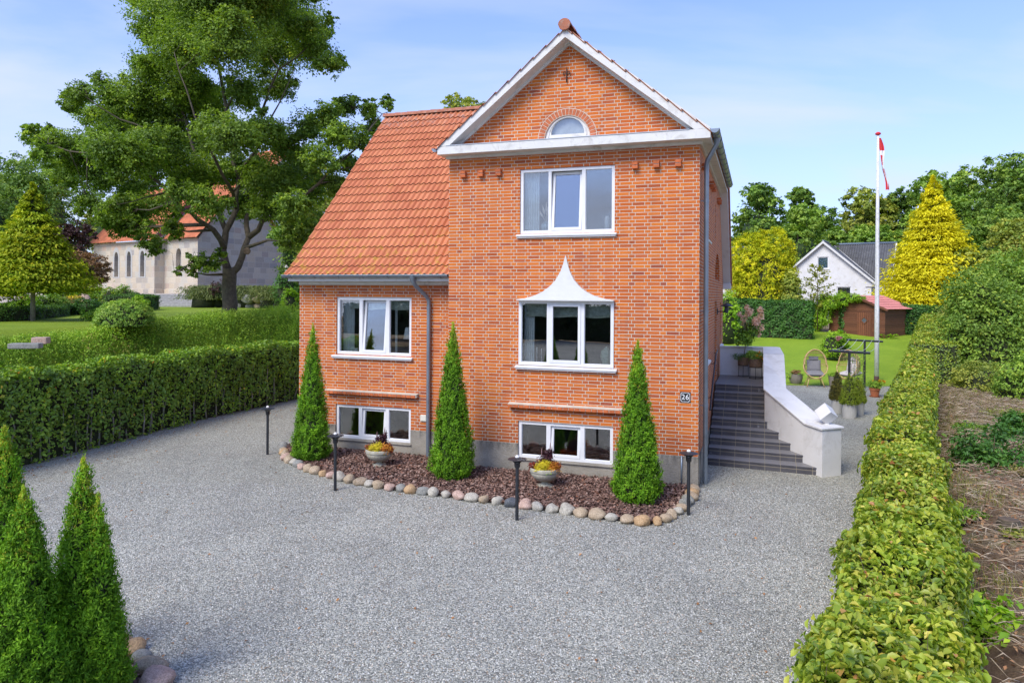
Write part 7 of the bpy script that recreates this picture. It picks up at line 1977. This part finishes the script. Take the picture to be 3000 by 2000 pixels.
for k, (x, y, r, lb) in enumerate([(10.09, 22.25, .165, 'left and rear of the three'), (10.05, 21.35, .205, 'front and largest of the three'), (10.56, 21.85, .165, 'right hand one of the three')]):
    hh = [.42, .42, .40][k]
    planter(x, y, 'pale ribbed pot with a dwarf spruce, ' + lb, r * .95, r, hh, M['pale_pot'], nf=26, taper=[(r * .9, 0), (r * .98, hh * .4), (r, hh * .95)], group='three pale pots with dwarf spruces')
    cone_conifer('dwarf_spruce', x, y, [.93, .95, .82][k], [.21, .26, .21][k], M['dwarf' if k == 1 else ('dwarf_b' if k == 0 else 'dwarf')], 'conical dwarf spruce in a pale pot, ' + lb, 'conifer', n=9000, size=.034, z0=hh - .06, p=1.55, spread=.022, per=10, rough=.10, seed=k + 2, group='dwarf spruces in pale pots', tipup=.5)
planter(11.62, 29.35, 'round grey ribbed pot with reddish sedum left of the egg chair', .17, .26, .42, M['ribbed_grey'], taper=[(.16, 0), (.24, .14), (.265, .28), (.25, .40)])
t = empty('sedum', (11.62, 29.35, .40), 0, 'reddish brown sedum with trailing pale leaves in the grey pot', 'plant')
blob_leaves('flower_heads', [((.0, 0, .10), (.2, .16, .09))], 500, .05, M['salmon'] if False else M['redmaple'], t, per=8); blob_leaves('trailing_leaves', [((-.28, -.05, -.02), (.16, .1, .14)), ((.1, -.2, 0), (.15, .06, .06))], 500, .045, M['yew_gold'], t, per=8)
planter(12.78, 28.45, 'tall grey ribbed pot between the two egg chairs', .16, .22, .44, M['ribbed_grey'], taper=[(.15, 0), (.19, .2), (.215, .42)])
t = empty('pot_plant', (12.78, 28.45, .42), 0, 'low green plant in the tall grey pot between the chairs', 'plant'); blob_leaves('leaves', [((0, 0, .06), (.2, .2, .1))], 500, .05, M['shrub'], t, per=8)
tp = planter(13.05, 25.8, 'terracotta pot on a saucer at the gravel edge below the flagpole', .12, .185, .33, M['terracotta'], nf=6, taper=[(.12, 0), (.165, .24), (.188, .245), (.19, .325)])
MB().lathe([(.16, -.0), (.18, .03), (.17, .03), (.15, .012)], n=24).build('saucer', M['terracotta'], tp)
M['orange_petal'] = foliage('orange_petal', [(0, (.70, .25, .01)), (1, (.90, .50, .03))], .2, .5, 5, .1)
t = empty('marigolds', (13.05, 25.8, .32), 0, 'orange marigolds in the terracotta pot', 'flowers')
blob_leaves('leaves', [((0, 0, .12), (.26, .22, .13))], 1100, .045, M['shrub'], t, per=8)
blob_leaves('blossoms', [((.10 + .06 * k, -.06 + .05 * (k % 3), .22 + .03 * (k % 2)), .045) for k in range(5)] + [((-.02, .05, .25), .04)], 420, .035, M['orange_petal'], t, per=10, wpow=0)
# climbing plant by the second chair and a slim trellis stick
t = empty('trellis_plant', (13.15, 27.3, 0), 0, 'thin climbing plant on sticks behind the potted spruces', 'plant')
mb = MB(); P = []
for k in range(5):
    x = .12 * (k - 2) * .6; mb.tube([(x, 0, 0), (x * 1.6, .02, .9), (x * .8, 0, 1.55)], .007, 5)
    for j in range(130): P.append((x * 1.4 + rng.normal(0, .10), rng.normal(0, .08), rng.random() ** 1.4 * 1.45))
mb.build('sticks', M['twig'], t, smooth=True); P = np.array(P); leaves('leaves', P, rn(len(P), 3) + [0, -.4, .6], .055, M['shrub'], t)
# clothes dryer
t = empty('clothes_dryer', (11.28, 24.1, 0), 0, 'black T shaped clothes line posts with sagging white lines between them', 'clothes line')
n0, n1 = Vector((10.62, 24.05, 1.775)) - t.location, Vector((12.0, 24.05, 1.70)) - t.location
f0, f1 = Vector((13.2, 28.3, 1.885)) - t.location, Vector((14.62, 28.3, 1.82)) - t.location
for a, b in ((n0, n1), (f0, f1)):
    m_ = (a + b) / 2
    MB().tube([(m_.x, m_.y, -.1), (m_.x, m_.y, m_.z)], .042, 12).build('post', M['black_metal'], t, smooth=True, autosmooth=True)
    MB().tube([a, b], .038, 12).build('cross_bar', M['black_metal'], t, smooth=True, autosmooth=True)
for k in range(5):
    f = .08 + k * .21; a = n0.lerp(n1, f) + Vector((0, 0, .05)); b = f0.lerp(f1, f) + Vector((0, 0, .05))
    MB().tube([a.lerp(b, s) - Vector((0, 0, .14 * 4 * s * (1 - s))) for s in np.linspace(0, 1, 12)], .006, 5).build('line', M['white_metal'], t, smooth=True)
# flagpole and pennant
fb = px(2568, 1117, 30.0); tp_ = px(2577, 397, 30.0); gz0 = h(fb.x, 30)
M['pole_paint'] = plain('flaking_white_paint', (.74, .73, .70), .6, var=.06, dirt=((.25, .22, .19), 9, .8))
t = empty('flagpole', (fb.x, 30.0, gz0), 0, 'tall white painted wooden flagpole with a red knob at the lawn edge', 'flagpole'); H_ = tp_.z - gz0
MB().tube([(0, 0, -.1), (0, 0, H_ * .3), (0, 0, H_ * .65), (0, 0, H_)], [.095, .088, .07, .045], 16).build('pole', M['pole_paint'], t, smooth=True)
MB().tube([(0, 0, -.1), (0, 0, .22)], .10, 14).build('pole_shoe', M['dark_iron'], t, smooth=True)
M['flag_red'] = plain('flag_red', (.62, .03, .035), .75, var=.1); M['flag_white'] = plain('flag_white', (.82, .80, .80), .75, var=.05)
MB().lathe([(.03, H_), (.10, H_ + .03), (.115, H_ + .08), (.07, H_ + .125), (.01, H_ + .15)], n=20).build('knob', M['flag_red'], t, smooth=True)
MB().tube([(-.06, -.06, 1.2), (-.07, -.06, H_ * .5), (-.04, -.05, H_ - .2)], .006, 5).build('halyard', M['white_metal'], t, smooth=True)
pn = empty('pennant', (fb.x, 30.0, gz0 + H_ - .12), 0, 'long limp red and white pennant hanging beside the top of the flagpole', 'flag')
def strip(z0_, z1_, name, mat, wl, wr, n=16, dy=0.0):
    mb = MB()
    for i in range(n + 1):
        s = z0_ + (z1_ - z0_) * i / n; cx_ = .04 + .34 * s + .05 * math.sin(s * 9); wd = .085 * (1 - s * .45) * (1 + .4 * math.sin(s * 7 + 1))
        for j in range(5):
            u = wl + (wr - wl) * j / 4
            mb.v.append((cx_ + wd * (u * 2 - 1) * .9, -.03 + dy + .05 * math.sin(u * 8 + s * 8), -2.15 * s))
    for i in range(n):
        for j in range(4): a = i * 5 + j; mb.f.append((a, a + 1, a + 6, a + 5))
    mb.build(name, mat, pn, smooth=True)
strip(0, .24, 'red_field', M['flag_red'], 0, 1); strip(.24, .33, 'white_cross', M['flag_white'], 0, 1); strip(.33, .52, 'red_field', M['flag_red'], 0, .75); strip(.30, .60, 'white_cross', M['flag_white'], .7, 1.0, dy=-.008)
strip(.52, .60, 'white_cross', M['flag_white'], 0, .7); strip(.60, 1.0, 'red_field', M['flag_red'], 0, .38); strip(.60, 1.0, 'white_stripe', M['flag_white'], .38, .62); strip(.60, 1.0, 'red_field', M['flag_red'], .62, 1)
# baskets on the landing
M['wicker'] = plain('brown_wicker', (.21, .13, .075), .8, var=.3, vs_=25, bump=1, bs=60)
def basket(xl, yl, hs_, r, hb, lb):
    w_ = W(xl, yl, 1.395); t = empty('basket_planter', tuple(w_), -YAW, lb, 'planter', 'wicker baskets on wire stands')
    mb = MB(); n_ = 40; rows_ = 10
    for j in range(rows_ + 1):
        for k in range(n_):
            a = 2 * math.pi * k / n_; rr_ = (r * (.86 + .14 * j / rows_)) * (1 + .02 * (1 if (k + j) % 2 else -1)); mb.v.append((rr_ * math.cos(a), rr_ * math.sin(a), hs_ + hb * j / rows_))
    for j in range(rows_):
        for k in range(n_): a = j * n_ + k; c = j * n_ + (k + 1) % n_; mb.f.append((a, c, c + n_, a + n_))
    mb.f.append(tuple(range(n_))[::-1]); mb.build('basket', M['wicker'], t, smooth=True)
    MB().lathe([(.001, hs_ + hb - .03), (r * .96, hs_ + hb - .02)], n=20).build('soil', M['bed_soil'], t)
    for k in range(3):
        a = k * 2.094 + .5; MB().tube([(r * .9 * math.cos(a), r * .9 * math.sin(a), hs_ + .04), (r * .95 * math.cos(a), r * .95 * math.sin(a), 0)], .007, 6).build('leg', M['black_metal'], t, smooth=True)
    for z_ in (hs_ + .02, .02): MB().tube([(r * .92 * math.cos(a), r * .92 * math.sin(a), z_) for a in np.linspace(0, 6.283, 24)], .006, 6, cap=False).build('ring', M['black_metal'], t, smooth=True)
    return w_
b1 = basket(.66, 6.75, .30, .155, .24, 'wicker basket on a wire stand with juniper and hydrangea stem, the left one')
b2 = basket(.98, 6.35, .30, .185, .24, 'larger wicker basket of orange flowers on a wire stand at the parapet corner')
t = empty('hydrangea_standard', (b1.x, b1.y, b1.z + .5), 0, 'hydrangea on a bare stem with salmon pink heads rising above the parapet', 'plant')
mb = MB().tube([(0, 0, 0), (.05, 0, .3), (.07, 0, .55)], [.016, .014, .012], 8); cl = []
for k in range(9):
    a = k * 2.4; e_ = Vector((.24 + .24 * math.cos(a), .18 * math.sin(a), .85 + .06 * k)); mb.tube([(.07, 0, .5), Vector((.07, 0, .5)).lerp(e_, .5), e_], [.009, .006, .003], 5); cl.append((e_, .085))
mb.build('stem', M['bark_grey'], t, smooth=True)
blob_leaves('leaves', [((.03, 0, .55), (.24, .2, .20)), ((.2, 0, .8), (.25, .2, .22)), ((-.05, 0, .62), (.18, .16, .12))], 1300, .07, M['shrub'], t, per=7, shell=(.4, 1.1))
M['hyd'] = foliage('salmon_hydrangea', [(0, (.75, .42, .34)), (.6, (.88, .62, .52)), (1, (.88, .76, .62))], .2, .6, 5, .15)
for k, (c, r) in enumerate(cl + [(Vector((.38, 0, .80)), .08), (Vector((.42, .05, .66)), .07), (Vector((.10, 0, 1.38)), .07), (Vector((-.1, 0, 1.20)), .06), (Vector((.3, -.1, 1.05)), .09), (Vector((.40, 0, 1.0)), .07)]):
    blob_leaves('flower_head', [((c.x, c.y, c.z), (r, r, r * 1.15))], 200, .038, M['hyd'], t, per=5, shell=(.6, 1))
t = empty('juniper_plant', (b1.x, b1.y, b1.z + .5), 0, 'low spreading juniper spilling over the left basket', 'plant'); blob_leaves('foliage', [((-.12, -.05, .05), (.22, .15, .09)), ((.05, 0, .06), (.15, .14, .07))], 1500, .032, M['hedge_dark'], t, per=8, aspect=.3)
t = empty('marigolds', (b2.x, b2.y, b2.z + .52), 0, 'orange and white flowers over green leaves in the larger basket', 'flowers')
blob_leaves('leaves', [((0, 0, .08), (.24, .2, .12)), ((-.1, 0, .14), (.14, .12, .1))], 1500, .042, M['hedge_l'], t, per=8)
blob_leaves('blossoms', [((-.02, -.14, .12), .04), ((.09, -.15, .07), .045), ((.05, -.1, .2), .035), ((.15, -.12, .02), .04)], 400, .03, M['orange_petal'], t, per=8, wpow=0)
M['white_petal'] = foliage('white_petal', [(0, (.6, .58, .58)), (1, (.82, .8, .8))], .2, .6, 5, .08)
blob_leaves('white_blossoms', [((.14, .02, .17), (.09, .08, .06))], 350, .028, M['white_petal'], t, per=8)

# ================================================================ BRUSH GROUND ON THE RIGHT
def brush():
    P = []; n = 17000
    Y = 3.5 + rng.random(n) ** .8 * 22; X = np.interp(Y, [p[1] for p in HR], [p[0] for p in HR]) + 1.0 + rng.random(n) * 6.5
    return X, Y
mb_v = []; mb_t = []
X, Y = brush(); n = len(X)
th = rng.uniform(0, math.pi * 2, n) * .5 + .4; l = rng.uniform(.12, .75, n); Z = H(X, Y) + .01 + rng.random(n) * .06
a = np.column_stack([X - l * np.cos(th) / 2, Y - l * np.sin(th) / 2, Z + rng.random(n) * .07]); b = np.column_stack([X + l * np.cos(th) / 2, Y + l * np.sin(th) / 2, Z + rng.random(n) * .07]); m_ = (a + b) / 2 + rn(n, 3) * .03 + [0, 0, .03]
wv = rng.uniform(.002, .006, n)[:, None]; up = np.array([0, 0, 1.0]); sd = np.column_stack([-np.sin(th), np.cos(th), np.zeros(n)])
V = np.stack([a, m_ - sd * wv, m_ + sd * wv, m_ + up * wv * 1.6, b], 1).reshape(-1, 3)
T = (np.arange(n)[:, None, None] * 5 + np.array([(0, 1, 3), (0, 3, 2), (4, 3, 1), (4, 2, 3), (0, 2, 1), (4, 1, 2)])[None]).reshape(-1, 3)
M['dry_twig'] = foliage('dry_twigs', [(0, (.20, .13, .09)), (.5, (.42, .31, .22)), (1, (.66, .56, .44))], .0, .8, 1.5, .25, .1)
o = npmesh('cut_twigs', V, T, M['dry_twig'], rnd=np.repeat(rng.random(n), 6)); tag(o, 'dry cut twigs lying on the brush ground right of the hedge', 'twigs', kind='stuff')
X, Y = brush(); o = leaves('leaf_litter', np.column_stack([X, Y, H(X, Y) + .01 + rng.random(len(X)) * .03]), rn(len(X), 3) * .6 + [0, 0, 1], .065, foliage('dry_leaf', [(0, (.20, .09, .05)), (.5, (.38, .19, .10)), (1, (.52, .32, .18))], .1, .8, 1.2, .3)); tag(o, 'brown leaf litter on the brush ground right of the hedge', 'leaves', kind='stuff')
n = 22000; Y = 3.5 + rng.random(n) * 23; X = np.interp(Y, [p[1] for p in HR], [p[0] for p in HR]) + 1.1 + rng.random(n) * 6
k_ = (np.sin(X * 1.3 + 2) * np.sin(Y * .9) > .15) | (Y > 17); X, Y = X[k_], Y[k_]
o = leaves('rough_grass', np.column_stack([X, Y, H(X, Y) + .06]), rn(len(X), 3) * [1, 1, .2], .17, foliage('rough_grass_blade', [(0, (.16, .20, .05)), (.5, (.26, .26, .08)), (1, (.42, .34, .16))], .2, .8, 1, .3), aspect=.08, tip=np.tile([0, 0, 1.0], (len(X), 1)) + rn(len(X), 3) * .3, tipj=.2); tag(o, 'rough yellowing grass tufts on the brush ground', 'grass', kind='stuff')
q = gp(2955, 1550, .45); t = empty('tree_stump', (q.x, q.y, h(q.x, q.y)), .4, 'sawn pale tree stump at the right edge of the brush ground', 'stump')
MB().lathe([(.20, -.1), (.15, .05), (.13, .12), (.125, .14)], n=20).build('bark', M['bark'], t, smooth=True, autosmooth=True); MB().lathe([(.118, .14), (.112, .145)], n=20).build('cut_face', M['twig'], t)
# fallen leaves and little weeds on the gravel, grass along edges
n = 420; X = rng.uniform(-9, 5, n); Y = rng.uniform(6, 24, n); k_ = (X > xh(Y) + .15); X, Y = X[k_], Y[k_]
X2 = xh(np.linspace(11, 23, 260)) + .25 + rng.random(260) ** 2 * 1.6; Y2 = np.linspace(11, 23, 260)
X = np.concatenate([X, X2]); Y = np.concatenate([Y, Y2])
o = leaves('fallen_leaves', np.column_stack([X, Y, np.full(len(X), .012)]), rn(len(X), 3) * .3 + [0, 0, 1], .05, foliage('fallen_leaf', [(0, (.25, .11, .05)), (1, (.52, .26, .10))], .1, .8, 1.2, .2)); tag(o, 'scattered small orange brown leaves on the gravel', 'leaves', kind='stuff')
# gravel stones as real geometry near the camera
n = 110000; Y = 4.6 + rng.random(n) ** 1.2 * 9; X = rng.uniform(-.75, .62, n) * Y
k_ = (X > xh(Y) + .2) & (X < np.interp(Y, [p[1] for p in HR], [p[0] for p in HR]) + .6) & ~inpoly(X, Y, poly) & ~inpoly(X, Y, FBD); X, Y = X[k_], Y[k_]; n = len(X)
pts = rn(n, 5, 3); s_ = rng.uniform(.005, .0105, n)[:, None, None]
pts = pts / np.linalg.norm(pts, axis=2, keepdims=True) * s_ * np.array([1, 1, .6]); pts[:, 0] = np.column_stack([rng.normal(0, .002, n), rng.normal(0, .002, n), s_[:, 0, 0] * .8])
for j, a_ in enumerate((0, 1.57, 3.14, 4.71)):
    pts[:, j + 1, 0] = np.cos(a_ + pts[:, j + 1, 2] * 20) * s_[:, 0, 0]; pts[:, j + 1, 1] = np.sin(a_ + pts[:, j + 1, 0] * 8) * s_[:, 0, 0] * .8; pts[:, j + 1, 2] = -.003
V = (pts + np.column_stack([X, Y, np.full(n, .004)])[:, None]).reshape(-1, 3)
T = (np.arange(n)[:, None, None] * 5 + np.array([(0, 1, 2), (0, 2, 3), (0, 3, 4), (0, 4, 1)])[None]).reshape(-1, 3)
M['pebble'] = foliage('loose_gravel', [(0, (.13, .135, .13)), (.4, (.33, .335, .32)), (.8, (.55, .55, .52)), (.95, (.76, .75, .70)), (1, (.58, .42, .30))], 0, .85, .35, .12, .25)
o = npmesh('loose_gravel', V, T, M['pebble'], rnd=np.repeat(rng.random(n), 4)); tag(o, 'loose grey gravel stones on the drive', 'gravel', kind='stuff')

M['mirror_dark'] = foliage('shaded_roadside_leaf', [(0, (.012, .03, .008)), (1, (.05, .09, .02))], .1, .6, .5, .3)  # leaf colour darkened to stand for the shaded side mirrored in the panes
# ================================================================ ACROSS THE ROAD, BEHIND THE CAMERA (seen only in the window panes)
hedge_along('clipped_hedge', [(-42, -14), (-22, -21), (10, -22), (30, -20)], 1.5, 2.6, M['mirror_dark'], 'dark hedge across the road behind the viewer, mirrored in the windows', size=lambda s: .3, dens=lambda s: 22)
for k, (x, y, hh, r) in enumerate([(-16, -30, 4.6, 4.5), (-8, -34, 5.2, 4.5), (0, -31, 4.4, 4.5), (8, -34, 5.0, 4.5), (17, -31, 4.8, 4.5), (-24, -22, 5.0, 5), (-30, -12, 5.2, 5)]):
    tree('broadleaf_tree', x, y, hh, r, M['mirror_dark'], ['leftmost', 'second', 'middle', 'fourth', 'last', 'sixth', 'seventh'][k] + ' tree across the road behind the viewer, mirrored in the windows', n=2500, size=.5, low=.02, nclump=9, group='trees across the road')
